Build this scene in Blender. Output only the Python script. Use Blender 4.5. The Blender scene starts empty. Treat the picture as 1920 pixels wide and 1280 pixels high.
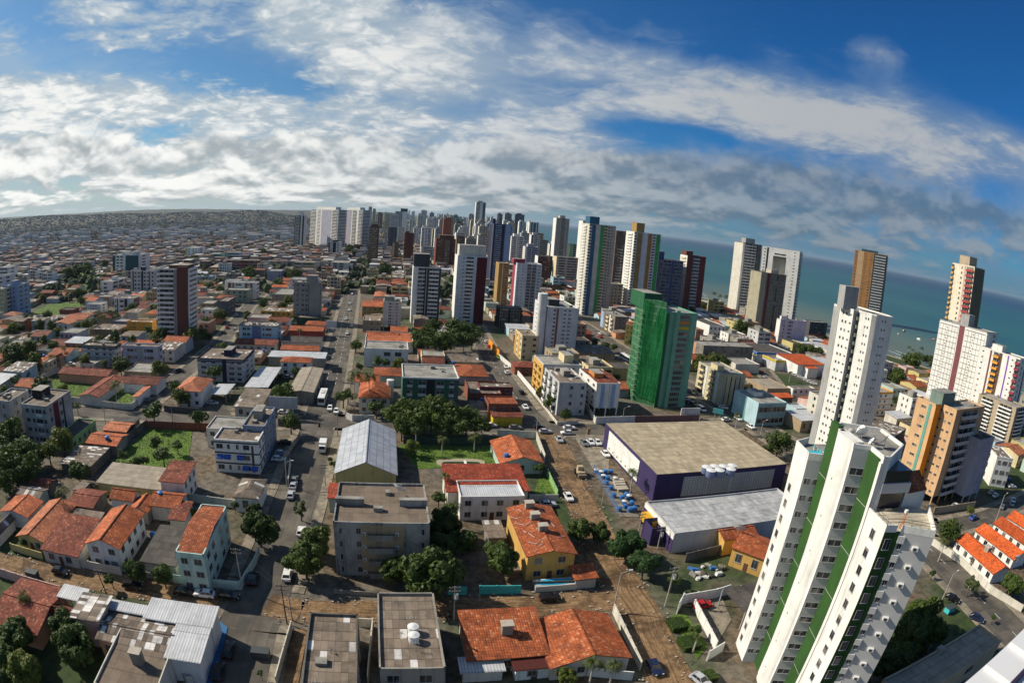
import bpy, math, random, re
from mathutils import Vector, Matrix
R = math.radians
SC = bpy.context.scene
COL = SC.collection
# ------------------------------------------------------------------ camera, sky, sun, exposure
cam = bpy.data.cameras.new('camera')
cam.type = 'PANO'
cam.panorama_type = 'FISHEYE_EQUISOLID'
cam.fisheye_lens = 36.0 * 1096.776 / 1920.0
cam.fisheye_fov = R(180)
cam.sensor_width = 36.0
cam.sensor_height = 24.0
cam.clip_start = 0.1
cam.clip_end = 80000
camo = bpy.data.objects.new('camera', cam); COL.objects.link(camo)
PITCH, ROLL, CAMZ = 0.2061868, 0.0806038, 68.0
fw = Vector((0, math.cos(PITCH), -math.sin(PITCH))); up = Vector((0, math.sin(PITCH), math.cos(PITCH))); rt = Vector((1, 0, 0))
r2 = math.cos(ROLL) * rt + math.sin(ROLL) * up
u2 = -math.sin(ROLL) * rt + math.cos(ROLL) * up
m = Matrix((r2, u2, -fw)).transposed().to_4x4(); m.translation = (0, 0, CAMZ)
camo.matrix_world = m
SC.camera = camo
SC.view_settings.view_transform = 'Standard'
SC.view_settings.look = 'None'
SC.view_settings.exposure = 0.25
SC.view_settings.gamma = 1.0
SC.render.engine = 'CYCLES'
SC.cycles.max_bounces = 6
SC.cycles.diffuse_bounces = 2
SC.cycles.glossy_bounces = 2
SC.cycles.transparent_max_bounces = 6
SC.cycles.volume_bounces = 0
SC.cycles.use_denoising = True
SUN_AZ, SUN_EL = 283.0, 37.0
sl = bpy.data.lights.new('sun', 'SUN'); sl.energy = 5.0; sl.angle = R(0.5); sl.color = (1.0, 0.91, 0.77)
so = bpy.data.objects.new('sun', sl); COL.objects.link(so)
sv = Vector((math.sin(R(SUN_AZ)) * math.cos(R(SUN_EL)), math.cos(R(SUN_AZ)) * math.cos(R(SUN_EL)), math.sin(R(SUN_EL))))
so.rotation_euler = (-sv).to_track_quat('-Z', 'Y').to_euler()
so.location = (-300, 60, 300)

class NT:
    """small helper that writes shader nodes"""
    dim = '3D'
    def __init__(s, tree):
        s.t = tree; s.n = tree.nodes; s.l = tree.links; s.n.clear()
    def new(s, typ, ins=None, **props):
        nd = s.n.new(typ)
        for k, v in props.items(): setattr(nd, k, v)
        for k, v in (ins or {}).items(): s.put(nd.inputs[k], v)
        return nd
    def put(s, sock, v):
        if isinstance(v, bpy.types.NodeSocket): s.l.new(v, sock)
        else: sock.default_value = v
    def m(s, op, a, b=None, c=None, clamp=False):
        nd = s.n.new('ShaderNodeMath'); nd.operation = op; nd.use_clamp = clamp
        for i, v in enumerate((a, b, c)):
            if v is not None: s.put(nd.inputs[i], v)
        return nd.outputs[0]
    def vm(s, op, a, b=None, out=0):
        nd = s.n.new('ShaderNodeVectorMath'); nd.operation = op
        s.put(nd.inputs[0], a)
        if b is not None: s.put(nd.inputs[3 if op == 'SCALE' else 1], b)
        return nd.outputs[out]
    def mix(s, f, a, b, mode='MIX'):
        nd = s.n.new('ShaderNodeMix'); nd.data_type = 'RGBA'; nd.blend_type = mode
        s.put(nd.inputs[0], f); s.put(nd.inputs[6], a); s.put(nd.inputs[7], b)
        return nd.outputs[2]
    def noise(s, vec, scale, detail=4.0, rough=0.55, dist=0.0):
        nd = s.new('ShaderNodeTexNoise', {}, noise_dimensions=s.dim)
        for k, v in dict(Vector=vec, Scale=scale, Detail=detail, Roughness=rough, Distortion=dist).items(): s.put(nd.inputs[k], v)
        return nd.outputs[0]
    def puff(s, vec, scale, det=3.0, smooth=.6):
        nd = s.new('ShaderNodeTexVoronoi', {'Vector': vec, 'Scale': scale}, feature='SMOOTH_F1', voronoi_dimensions='2D')
        nd.normalize = True
        s.put(nd.inputs['Detail'], det); s.put(nd.inputs['Roughness'], .55); s.put(nd.inputs['Smoothness'], smooth)
        return s.m('SUBTRACT', 1.0, nd.outputs['Distance'])
    def ss(s, v, a, b, lo=0.0, hi=1.0):
        nd = s.n.new('ShaderNodeMapRange'); nd.interpolation_type = 'SMOOTHSTEP'
        s.put(nd.inputs[0], v)
        for i, x in enumerate((a, b, lo, hi)): s.put(nd.inputs[i + 1], x)
        return nd.outputs[0]
    def xyz(s, v):
        nd = s.n.new('ShaderNodeSeparateXYZ'); s.put(nd.inputs[0], v); return nd.outputs
    def cxyz(s, x, y, z):
        nd = s.n.new('ShaderNodeCombineXYZ')
        for i, v in enumerate((x, y, z)): s.put(nd.inputs[i], v)
        return nd.outputs[0]

def c4(c): return (c[0], c[1], c[2], 1.0)

def make_world():
    w = bpy.data.worlds.new('World'); SC.world = w; w.use_nodes = True
    t = NT(w.node_tree); t.dim = '2D'
    d = t.new('ShaderNodeTexCoord').outputs['Generated']
    x, y, z = t.xyz(d)
    zc = t.m('MAXIMUM', z, 0.0)
    sky = t.new('ShaderNodeTexSky', sky_type='NISHITA', sun_disc=False)
    sky.sun_elevation = R(SUN_EL); sky.sun_rotation = R(SUN_AZ); sky.air_density = 1.0; sky.dust_density = 0.4; sky.ozone_density = 3.0; sky.altitude = 70
    DEG = 57.29578
    az = t.m('MULTIPLY', t.m('ARCTAN2', x, y), DEG)
    el = t.m('MULTIPLY', t.m('ARCSINE', z), DEG)
    sunny = t.ss(az, 30.0, -36.0)
    tint = t.mix(sunny, (SKYK * .16, SKYK * .66, SKYK * 1.16, 1), (SKYK * .60, SKYK * .92, SKYK * 1.08, 1))
    base = t.mix(1.0, sky.outputs[0], tint, 'MULTIPLY')
    def blobs(lst):
        acc = None
        for a0, e0, sa, se, k in lst:
            u = t.m('DIVIDE', t.m('SUBTRACT', az, a0), sa); v = t.m('DIVIDE', t.m('SUBTRACT', el, e0), se)
            g = t.m('MULTIPLY', t.m('EXPONENT', t.m('MULTIPLY', t.m('ADD', t.m('MULTIPLY', u, u), t.m('MULTIPLY', v, v)), -1.0)), k)
            acc = g if acc is None else t.m('ADD', acc, g)
        return acc
    # high veil and fleecy patches, laid on a plane overhead
    den = t.m('ADD', zc, 0.16)
    px, py = t.m('DIVIDE', x, den), t.m('DIVIDE', y, den)
    P = t.cxyz(px, py, 0.0)
    wv = t.noise(P, 1.6, 3.0)
    P2 = t.cxyz(t.m('ADD', px, t.m('MULTIPLY', wv, 0.35)), t.m('ADD', t.m('MULTIPLY', py, 1.1), t.m('MULTIPLY', wv, .5)), 0.0)
    n1 = t.noise(P2, 1.7, 7.0, 0.58)
    PW = t.cxyz(t.m('ADD', px, t.m('MULTIPLY', t.noise(P, 5.0, 4.0), .25)), t.m('ADD', t.m('MULTIPLY', py, .9), t.m('MULTIPLY', wv, .2)), 4.0)
    n1b = t.m('ADD', t.m('MULTIPLY', t.puff(PW, 9.0, 2.5), .9), -.12)
    n1c = t.noise(t.cxyz(px, t.m('MULTIPLY', py, .9), 8.0), 3.4, 8.0, 0.6)
    hi = blobs([(-52, 10.0, 10, 3.2, 0.40), (-24, 18, 11, 4.5, 0.14), (-16, 15.5, 7, 3.0, 0.34), (-34, 9.6, 14, 2.0, 0.20), (-14, 11.8, 12, 2.0, 0.10), (2, 15, 12, 4.0, 0.16), (-6, 21, 9, 4, 0.12), (-12, 8.6, 14, 1.9, 0.18), (-30, 6.5, 26, 2.2, 0.12), (8, 8, 12, 1.6, 0.14),
                (12, 16.0, 11, 2.2, 0.26), (20, 12.8, 10, 2.6, 0.40), (32, 13, 12, 3.0, 0.32), (46, 12.5, 14, 3.0, 0.30), (34, 21, 4, 2.6, 0.22), (24, 18.5, 4, 3, 0.14), (3, 11.0, 8, 2.0, 0.10), (10, 7.5, 26, 2.2, 0.12),
                (-54, 17.0, 9, 2.2, -0.16), (-47, 18.5, 5, 1.6, .14), (-38, 18.5, 6, 3, .12), (-43, 14.2, 9, 1.5, -0.22), (10, 10.4, 7, 1.2, -0.20), (16, 9.6, 7, 1.2, -0.28), (-25, 11.8, 9, 1.1, -0.22), (52, 21, 15, 5.5, -0.46), (34, 26, 14, 4.0, -0.36), (10, 25, 8, 3, -0.16), (-9, 10.9, 5, 1.1, -0.20), (46, 9, 10, 1.4, -0.1)])
    fle = t.ss(az, 2.0, -22.0)
    dd = t.m('ADD', t.m('ADD', n1, hi), t.m('MULTIPLY', t.m('SUBTRACT', t.m('ADD', t.m('MULTIPLY', n1b, .5), t.m('MULTIPLY', n1c, .5)), 0.5), t.m('ADD', .12, t.m('MULTIPLY', fle, .75))))
    veil = t.m('MULTIPLY', t.ss(t.m('ADD', t.m('ADD', t.noise(P2, .8, 5.0, .6), t.m('MULTIPLY', hi, .7)), t.m('MULTIPLY', t.ss(el, 26.0, 8.0), .10)), .45, .85), .72)
    dens1 = t.ss(dd, 0.48, t.m('ADD', .86, t.m('MULTIPLY', fle, -.14)))
    # cumulus in rows that close up toward the horizon
    ev = t.m('MULTIPLY', t.m('LOGARITHM', t.m('ADD', t.m('MAXIMUM', el, -.5), 2.0), 2.71828), 2.5)
    def deck(du, dv, s, seed, det):
        return t.noise(t.cxyz(t.m('ADD', t.m('MULTIPLY', az, .20 * s), du), t.m('ADD', t.m('MULTIPLY', ev, s), dv), seed), 1.0, det, 0.58, 0.25)
    def bank(du, dv, s_, seed, det):
        f = t.noise(t.cxyz(t.m('MULTIPLY', az, .5 * s_), t.m('MULTIPLY', ev, 2.2 * s_), seed + 2), 1.0, 3.0, .6)
        return t.puff(t.cxyz(t.m('ADD', t.m('ADD', t.m('MULTIPLY', az, .15 * s_), t.m('MULTIPLY', f, .22)), du), t.m('ADD', t.m('ADD', t.m('MULTIPLY', ev, .78 * s_), t.m('MULTIPLY', f, .22)), dv), seed), 1.0, det, .5)
    q1, q3 = deck(0, 0, .75, 3.0, 9.0), t.m('SUBTRACT', bank(0, 0, 1.5, 7.0, 3.0), .14)
    s1, s2 = deck(0, 0, .75, 3.0, 3.5), deck(.04, .30, .75, 3.0, 3.5)
    s3, s4 = q3, t.m('SUBTRACT', bank(.03, .24, 1.5, 7.0, 3.0), .14)
    lo = blobs([(-50, 5.8, 9, 2.0, 0.24), (-36, 4.6, 12, 2.0, 0.17), (-24, 4.8, 10, 2.4, 0.15), (-10, 5.6, 12, 2.6, 0.16), (2, 4.8, 12, 2.8, 0.22), (13, 4.8, 10, 2.6, 0.26), (21, 6.0, 8, 2.8, 0.24), (31, 5.8, 11, 2.8, 0.26), (44, 7.0, 12, 3.2, 0.24),
                (-30, 1.8, 30, 1.6, 0.12), (0, 2.0, 26, 1.5, 0.13), (34, 2.2, 16, 1.4, 0.10), (-38, 7.4, 6, 0.8, -0.10)])
    gate = t.m('MULTIPLY', t.ss(el, 0.0, 0.9), t.ss(t.m('ADD', el, t.m('MULTIPLY', t.m('SUBTRACT', q1, .5), 8.0)), 11.5, 7.0))
    mixq = t.m('ADD', t.m('MULTIPLY', q1, 0.55), t.m('MULTIPLY', q3, 0.45))
    dens2 = t.m('MULTIPLY', t.ss(t.m('ADD', mixq, lo), 0.57, t.m('ADD', .76, t.m('MULTIPLY', sunny, -.08))), gate)
    lit = t.ss(t.m('ADD', t.m('ADD', t.m('MULTIPLY', t.m('SUBTRACT', s1, s2), 1.0), t.m('MULTIPLY', t.m('SUBTRACT', s3, s4), .45)), t.m('MULTIPLY', t.m('SUBTRACT', q3, .5), .35)), -0.20, 0.22)
    dark = t.mix(sunny, (0.095, 0.145, 0.205, 1), (0.33, 0.37, 0.39, 1))
    brit = t.mix(sunny, (0.24, 0.275, 0.31, 1), (0.84, 0.84, 0.81, 1))
    cum = t.mix(lit, dark, brit)
    hicol = t.mix(t.ss(t.m('ADD', dd, t.m('MULTIPLY', t.m('SUBTRACT', t.m('ADD', n1b, n1c), 1.0), .55)), 0.62, 1.08), t.mix(sunny, (0.15, 0.23, 0.36, 1), (0.38, 0.45, 0.50, 1)), t.mix(sunny, (0.38, 0.40, 0.42, 1), (0.80, 0.80, 0.77, 1)))
    a = t.mix(veil, base, t.mix(sunny, (0.13, 0.21, 0.34, 1), (0.33, 0.42, 0.50, 1)))
    a = t.mix(t.m('MULTIPLY', dens1, 0.95), a, hicol)
    # pale air low down
    a = t.mix(t.m('MULTIPLY', t.ss(el, 6.0, 0.0), t.m('ADD', .62, t.m('MULTIPLY', sunny, .26))), a, t.mix(sunny, (0.10, 0.19, 0.27, 1), (0.38, 0.45, 0.46, 1)))
    a = t.mix(t.m('MULTIPLY', dens2, t.m('ADD', .80, t.m('MULTIPLY', sunny, .16))), a, cum)
    bg = t.new('ShaderNodeBackground', {'Color': a, 'Strength': 1.0})
    t.l.new(bg.outputs[0], t.new('ShaderNodeOutputWorld').inputs[0])
SKYK = 0.062
make_world()

# ------------------------------------------------------------------ materials
MATS = {}
PAL = dict(white=(.74,.73,.70), whitel=(.62,.63,.66), offwhite=(.60,.57,.50), lgrey=(.50,.50,.50), grey=(.33,.33,.33), grey2=(.27,.265,.25), dgrey=(.055,.058,.065), dgrey2=(.09,.09,.09), black=(.018,.018,.018),
  navy=(.02,.024,.06), blue=(.05,.16,.42), lblue=(.30,.40,.58), skyblue=(.27,.36,.55), bluew=(.13,.17,.29), blueg=(.22,.27,.37), bluet=(.03,.12,.21), steel=(.16,.20,.33), steel2=(.08,.10,.22), paleblue=(.40,.56,.62), paleteal=(.22,.36,.40), teal=(.03,.09,.11), teal2=(.17,.23,.20), turq=(.05,.42,.44),
  green=(.025,.12,.06), green2=(.06,.36,.09), dgreen=(.03,.07,.05), dgreenw=(.045,.11,.085), lgreen=(.30,.52,.20), limeg=(.24,.42,.16), tealg=(.12,.32,.26), mint=(.46,.62,.56), mint2=(.42,.52,.46), pistach=(.33,.36,.27), netgreen=(.13,.33,.24), netg1=(.02,.115,.05), netg2=(.17,.38,.28), netg3=(.24,.33,.18),
  yellow=(.58,.35,.10), yellow2=(.52,.44,.19), yellow3=(.76,.58,.16), yellowb=(.55,.42,.03), paleyel=(.52,.50,.32), mustard=(.34,.22,.08), mustard2=(.40,.20,.05), mustard3=(.42,.20,.065), cream=(.66,.55,.33), cream2=(.50,.46,.33), cream3=(.72,.64,.50), beige=(.46,.41,.34), tan=(.36,.27,.17), tan2=(.42,.34,.24), dtan=(.24,.18,.11), olive=(.16,.14,.09), olivec=(.36,.33,.24), oliveb=(.20,.185,.13), brown=(.12,.06,.04), brown2=(.13,.085,.065), brown3=(.16,.12,.10),
  peach=(.60,.38,.21), peachd=(.42,.27,.16), salmon=(.52,.27,.17), pink=(.56,.38,.36), pinkw=(.60,.42,.38), orange=(.72,.33,.045), orange2=(.60,.22,.05), orangeb=(.80,.30,.02), rust=(.30,.085,.04), brick=(.24,.08,.05), brick2=(.14,.05,.035), red=(.36,.06,.05), crimson=(.30,.04,.07), maroon=(.11,.016,.022), maroon2=(.15,.03,.035), maroonb=(.15,.04,.035), maroonl=(.24,.13,.12), plum=(.19,.065,.075), purple=(.040,.028,.095), purplew=(.05,.036,.12), purple2=(.20,.06,.40),
  lilac=(.44,.44,.52), lilac2=(.36,.36,.44), lilacw=(.56,.48,.58), slate=(.09,.10,.13), conc=(.30,.285,.25), dconc=(.15,.14,.12), concrete=(.30,.285,.25), mould=(.33,.325,.31), stained=(.44,.43,.42), dstain=(.22,.20,.18), open=(.2,.2,.2), poolblue=(.02,.35,.55))

def pri(name, col, rough=0.8, build=None, spec=0.3, metal=0.0):
    mt = bpy.data.materials.new(name); mt.use_nodes = True
    t = NT(mt.node_tree)
    p = t.new('ShaderNodeBsdfPrincipled', {'Roughness': rough, 'Metallic': metal})
    p.inputs['Specular IOR Level'].default_value = spec
    cs = build(t, c4(col)) if build else None
    if cs is None: p.inputs['Base Color'].default_value = c4(col)
    else: t.l.new(cs, p.inputs['Base Color'])
    t.l.new(p.outputs[0], t.new('ShaderNodeOutputMaterial').inputs[0])
    return mt

def stain(amount, streak):
    def f(t, c):
        pos = t.new('ShaderNodeNewGeometry').outputs['Position']
        n = t.noise(pos, 0.22, 6.0, 0.65)
        s = t.noise(t.vm('MULTIPLY', pos, (1.3, 1.3, 0.07)), 1.0, 4.0, 0.7)
        k = t.m('MULTIPLY', t.ss(n, 0.35, 0.7, 1.0, 1.0 - amount), t.ss(s, 0.48, 0.75, 1.0, 1.0 - streak))
        return t.mix(1.0, c, t.cxyz(k, k, t.m('MULTIPLY', k, 0.97)), 'MULTIPLY')
    return f

def wall_mat(name):
    key = 'wall_' + name
    if key not in MATS:
        a, b = {'mould': (.55, .75), 'stained': (.35, .6), 'dconc': (.5, .5), 'conc': (.4, .4), 'dstain': (.4, .6), 'black': (.2, .2)}.get(name, (.18, .32))
        MATS[key] = pri(key, PAL[name], 0.85, stain(a, b))
    return MATS[key]

def uvnode(t):
    return t.new('ShaderNodeUVMap').outputs[0]

def tile_build(dirt, patch):
    def f(t, c):
        uv = uvnode(t); x, y, _ = t.xyz(uv)
        obj = t.new('ShaderNodeObjectInfo')
        st = t.m('SINE', t.m('MULTIPLY', x, 2 * math.pi / 0.42))
        rw = t.m('FRACT', t.m('MULTIPLY', y, 1 / 0.55))
        pos = t.new('ShaderNodeNewGeometry').outputs['Position']
        n = t.noise(pos, 0.30, 7.0, 0.72); n2 = t.noise(pos, 2.2, 4.0, 0.8); n4 = t.noise(t.vm('ADD', pos, (40., 9., 3.)), 0.7, 6.0, 0.75)
        tile = t.new('ShaderNodeTexWhiteNoise', {'Vector': t.cxyz(t.m('FLOOR', t.m('DIVIDE', x, .42)), t.m('FLOOR', t.m('DIVIDE', y, .55)), 0.)}).outputs[0]
        k = t.m('ADD', t.m('MULTIPLY', st, 0.22), t.ss(rw, 0.0, 0.35, 0.58, 1.0))
        k = t.m('MULTIPLY', k, t.ss(n, 0.36, 0.68, 1.12, 1.0 - dirt))
        k = t.m('MULTIPLY', k, t.ss(n2, 0.30, 0.70, 0.80, 1.16))
        k = t.m('MULTIPLY', k, t.m('ADD', .74, t.m('MULTIPLY', tile, .5)))
        k = t.m('MULTIPLY', k, t.m('ADD', 0.75, t.m('MULTIPLY', obj.outputs['Random'], 0.45)))
        col = t.mix(t.ss(n4, 0.42, 0.72, 0.0, .62), c, (c[0] * .55 + .03, c[1] * .62 + .02, c[2] * .8 + .02, 1))
        col = t.mix(t.ss(tile, 0.80, 0.98, 0.0, patch), col, (0.50, 0.30, 0.17, 1))
        return t.mix(1.0, col, t.cxyz(k, k, k), 'MULTIPLY')
    return f

def sheet_build(w, l, var, lines, corr, dirt=.4, pale=0.0):
    """corrugated sheets: brick cells of random tint, dark joints, fine corrugation"""
    def f(t, c):
        uv = uvnode(t); x, y, _ = t.xyz(uv)
        cx, cy = t.m('FLOOR', t.m('DIVIDE', x, w)), t.m('FLOOR', t.m('DIVIDE', y, l))
        obj = t.new('ShaderNodeObjectInfo')
        wn = t.new('ShaderNodeTexWhiteNoise', {'Vector': t.cxyz(cx, cy, obj.outputs['Random'])}); 
        pos = t.new('ShaderNodeNewGeometry').outputs['Position']
        n = t.noise(pos, 0.30, 6.0, 0.7)
        k = t.m('ADD', 1.0 - var / 2, t.m('MULTIPLY', wn.outputs[0], var))
        jx, jy = t.m('FRACT', t.m('DIVIDE', x, w)), t.m('FRACT', t.m('DIVIDE', y, l))
        k = t.m('MULTIPLY', k, t.m('SUBTRACT', 1.0, t.m('MULTIPLY', t.m('LESS_THAN', jy, 0.22 / l), lines)))
        k = t.m('MULTIPLY', k, t.m('SUBTRACT', 1.0, t.m('MULTIPLY', t.m('LESS_THAN', jx, 0.10 / w), lines * .6)))
        k = t.m('MULTIPLY', k, t.m('ADD', 1.0, t.m('MULTIPLY', t.m('SINE', t.m('MULTIPLY', x, 2 * math.pi / corr)), 0.10 if corr < .4 else 0.22)))
        k = t.m('MULTIPLY', k, t.ss(n, 0.36, 0.72, 1.0, 1.0 - dirt))
        col = c
        if pale > 0: col = t.mix(t.m('GREATER_THAN', wn.outputs[0], 1.0 - pale), c, (0.52, 0.50, 0.47, 1))
        return t.mix(1.0, col, t.cxyz(k, k, k), 'MULTIPLY')
    return f

ROOFS = dict(tile=((.40, .100, .031), tile_build(.45, .35), .85), tile2=((.38, .062, .024), tile_build(.35, .2), .85), tiled=((.21, .055, .03), tile_build(.55, .25), .9), tile3=((.46, .15, .065), tile_build(.4, .4), .85), tileb=((.55, .095, .016), tile_build(.3, .15), .8),
  asb=((.225, .178, .135), sheet_build(1.1, 2.4, .5, .45, .2, .5, .06), .9), asb2=((.185, .142, .105), sheet_build(1.8, 4.4, .22, .35, .2, .35), .9), asbd=((.085, .075, .065), sheet_build(1.1, 2.4, .5, .3, .2, .4), .9), asbp=((.215, .17, .13), sheet_build(0.9, 1.7, .9, .5, .2, .5, .26), .9),
  conc=((.33, .315, .285), stain(.55, .2), .9), beige=((.40, .335, .225), sheet_build(1.05, 2.9, .34, .40, .2, .25), .9), tansheet=((.34, .29, .22), sheet_build(1.1, 2.2, .22, .3, .2, .3), .85), oldmetal=((.43, .435, .43), sheet_build(1.05, 3.0, .3, .35, .2, .45), .8), metal=((.50, .51, .52), sheet_build(1.0, 6.0, .14, .35, .5, .25), .5), silver=((.42, .44, .47), sheet_build(1.05, 1.9, .25, .35, .21, .2), .5), darkred=((.10, .022, .016), sheet_build(1.1, 2.4, .3, .3, .2, .3), .8), pave=((.50, .44, .33), sheet_build(1.2, 1.2, .12, .35, 9, .2), .8))
def roof_mat(n):
    key = 'roof_' + n
    if key not in MATS:
        c, b, r = ROOFS[n]; MATS[key] = pri(key, c, r, b)
    return MATS[key]

def glass_build(t, c):
    r = t.new('ShaderNodeObjectInfo').outputs['Random']
    pos = t.new('ShaderNodeNewGeometry').outputs['Position']
    w = t.new('ShaderNodeTexWhiteNoise', {'Vector': t.vm('FLOOR', t.vm('MULTIPLY', pos, (.4, .4, .36)))}).outputs[0]
    rr = t.m('FRACT', t.m('ADD', r, w))
    return t.mix(t.ss(rr, 0.72, 0.98), t.mix(t.ss(rr, 0.0, 0.6), (.010, .011, .014, 1), (.045, .05, .055, 1)), (.24, .21, .17, 1))
MATS['glass'] = pri('window_glass', (.02, .02, .03), 0.16, glass_build, 0.5)
MATS['frame_light'] = pri('frame_light', (.34, .34, .34), .6)
MATS['frame_dark'] = pri('frame_dark', (.03, .03, .03), .6)
def plain(name, col, rough=.7, spec=.3, metal=0.):
    if name not in MATS: MATS[name] = pri(name, col, rough, None, spec, metal)
    return MATS[name]

# ------------------------------------------------------------------ mesh building
class MB:
    def __init__(s): s.v, s.f, s.mi, s.uv, s.mats = [], [], [], [], []
    def mat(s, m):
        if m not in s.mats: s.mats.append(m)
        return s.mats.index(m)
    def face(s, pts, m, uvs=None):
        b = len(s.v); s.v.extend([tuple(p) for p in pts]); s.f.append(tuple(range(b, b + len(pts)))); s.mi.append(s.mat(m))
        s.uv.append(uvs or [(p[0], p[1]) for p in pts])
    def box(s, x0, x1, y0, y1, z0, z1, m, top=None, bot=False, T=None):
        P = [Vector((x, y, z)) for z in (z0, z1) for (x, y) in ((x0, y0), (x1, y0), (x1, y1), (x0, y1))]
        if T: P = [T @ p for p in P]
        for i in range(4):
            j = (i + 1) % 4; w = (x1 - x0) if i % 2 == 0 else (y1 - y0)
            s.face([P[i], P[j], P[j + 4], P[i + 4]], m, [(0, z0), (w, z0), (w, z1), (0, z1)])
        s.face([P[4], P[5], P[6], P[7]], top or m, [(x0, y0), (x1, y0), (x1, y1), (x0, y1)])
        if bot: s.face([P[3], P[2], P[1], P[0]], m)
    def prism(s, poly, z0, z1, m, top=None, T=None):
        n = len(poly)
        for i in range(n):
            a, b = poly[i], poly[(i + 1) % n]; L = math.hypot(b[0] - a[0], b[1] - a[1])
            mm = m[i] if isinstance(m, list) else m
            s.face([(a[0], a[1], z0), (b[0], b[1], z0), (b[0], b[1], z1), (a[0], a[1], z1)], mm, [(0, z0), (L, z0), (L, z1), (0, z1)])
        s.face([(p[0], p[1], z1) for p in poly], top or (m[0] if isinstance(m, list) else m))
    def cyl(s, x, y, r, z0, z1, m, n=14, r1=None, top=None, cap=True):
        r1 = r if r1 is None else r1
        A = [(x + r * math.cos(2 * math.pi * i / n), y + r * math.sin(2 * math.pi * i / n), z0) for i in range(n)]
        B = [(x + r1 * math.cos(2 * math.pi * i / n), y + r1 * math.sin(2 * math.pi * i / n), z1) for i in range(n)]
        for i in range(n):
            j = (i + 1) % n; s.face([A[i], A[j], B[j], B[i]], m)
        if cap: s.face(B, top or m)
    def tube(s, a, b, r, m, n=6, r1=None):
        a, b = Vector(a), Vector(b); d = (b - a).normalized()
        q = d.to_track_quat('Z', 'Y'); r1 = r if r1 is None else r1
        A = [a + q @ Vector((r * math.cos(2 * math.pi * i / n), r * math.sin(2 * math.pi * i / n), 0)) for i in range(n)]
        B = [b + q @ Vector((r1 * math.cos(2 * math.pi * i / n), r1 * math.sin(2 * math.pi * i / n), 0)) for i in range(n)]
        for i in range(n):
            j = (i + 1) % n; s.face([A[i], A[j], B[j], B[i]], m)
        s.face(B, m); s.face(A[::-1], m)
    def mesh(s, name, smooth=False):
        me = bpy.data.meshes.new(name); me.from_pydata(s.v, [], s.f)
        for m_ in s.mats: me.materials.append(m_)
        me.polygons.foreach_set('material_index', s.mi)
        ul = me.uv_layers.new(name='UVMap'); k = 0
        flat = [c for fu in s.uv for uv in fu for c in uv]
        ul.data.foreach_set('uv', flat)
        if smooth:
            me.polygons.foreach_set('use_smooth', [True] * len(me.polygons))
        me.update(); return me
    def obj(s, name, parent=None, smooth=False): return link(name, s.mesh(name, smooth), parent)

def link(name, data, parent=None):
    o = bpy.data.objects.new(name, data); COL.objects.link(o)
    if parent: o.parent = parent
    return o
def tag(o, label=None, cat=None, group=None, kind=None):
    if label: o['label'] = label
    if cat: o['category'] = cat
    if group: o['group'] = group
    if kind: o['kind'] = kind
    return o
def struct(name, mb): return tag(mb.obj(name), kind='structure')

# ------------------------------------------------------------------ facades
_unit = {}
def unit_window(light=True):
    k = 'w%d' % light
    if k not in _unit:
        b = MB(); g = MATS['glass']; f = MATS['frame_light'] if light else MATS['frame_dark']
        b.face([(0, -.35, 0), (1, -.35, 0), (1, -.35, 1), (0, -.35, 1)], g)
        for x0, x1, z0, z1 in ((0, .035, 0, 1), (.965, 1, 0, 1), (.035, .965, 0, .03), (.035, .965, .97, 1), (.485, .515, .03, .97)):
            b.box(x0, x1, -.7, 0, z0, z1, f, bot=True)
        b.box(-.03, 1.03, -1.2, 0, -.05, 0, MATS['frame_light'], bot=True)
        _unit[k] = b.mesh('window')
    return _unit[k]
def unit_strip():
    if 'strip' not in _unit:
        b = MB(); b.face([(0, -.35, 0), (1, -.35, 0), (1, -.35, 1), (0, -.35, 1)], MATS['glass'])
        f = MATS['frame_light']
        for z0, z1 in ((0, .06), (.94, 1)): b.box(0, 1, -.7, 0, z0, z1, f, bot=True)
        for i in range(7): b.box(i / 6 * .985, i / 6 * .985 + .015, -.7, 0, .06, .94, f)
        _unit['strip'] = b.mesh('window_strip')
    return _unit['strip']
def unit_balcony(c):
    k = 'b' + c
    if k not in _unit:
        b = MB(); w = wall_mat(c)
        b.box(0, 1, -1, 0, 0, .06, w, bot=True)
        b.box(0, 1, -1, -.92, .06, .42, w); b.box(0, .015, -.92, 0, .06, .42, w); b.box(.985, 1, -.92, 0, .06, .42, w)
        b.face([(0, -.04, .06), (1, -.04, .06), (1, -.04, .92), (0, -.04, .92)], MATS['glass'])
        for u in (.0, .32, .66, .97): b.box(u, u + .03, -.06, 0, .06, .92, MATS['frame_light'])
        _unit[k] = b.mesh('balcony')
    return _unit[k]
def unit_ac():
    if 'ac' not in _unit:
        b = MB(); w = plain('ac_white', (.6, .6, .58)); b.box(0, 1, -1, 0, 0, 1, w, bot=True); b.box(.15, .7, -1.03, -1, .15, .85, MATS['frame_dark'])
        _unit['ac'] = b.mesh('air_conditioner')
    return _unit['ac']

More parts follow.
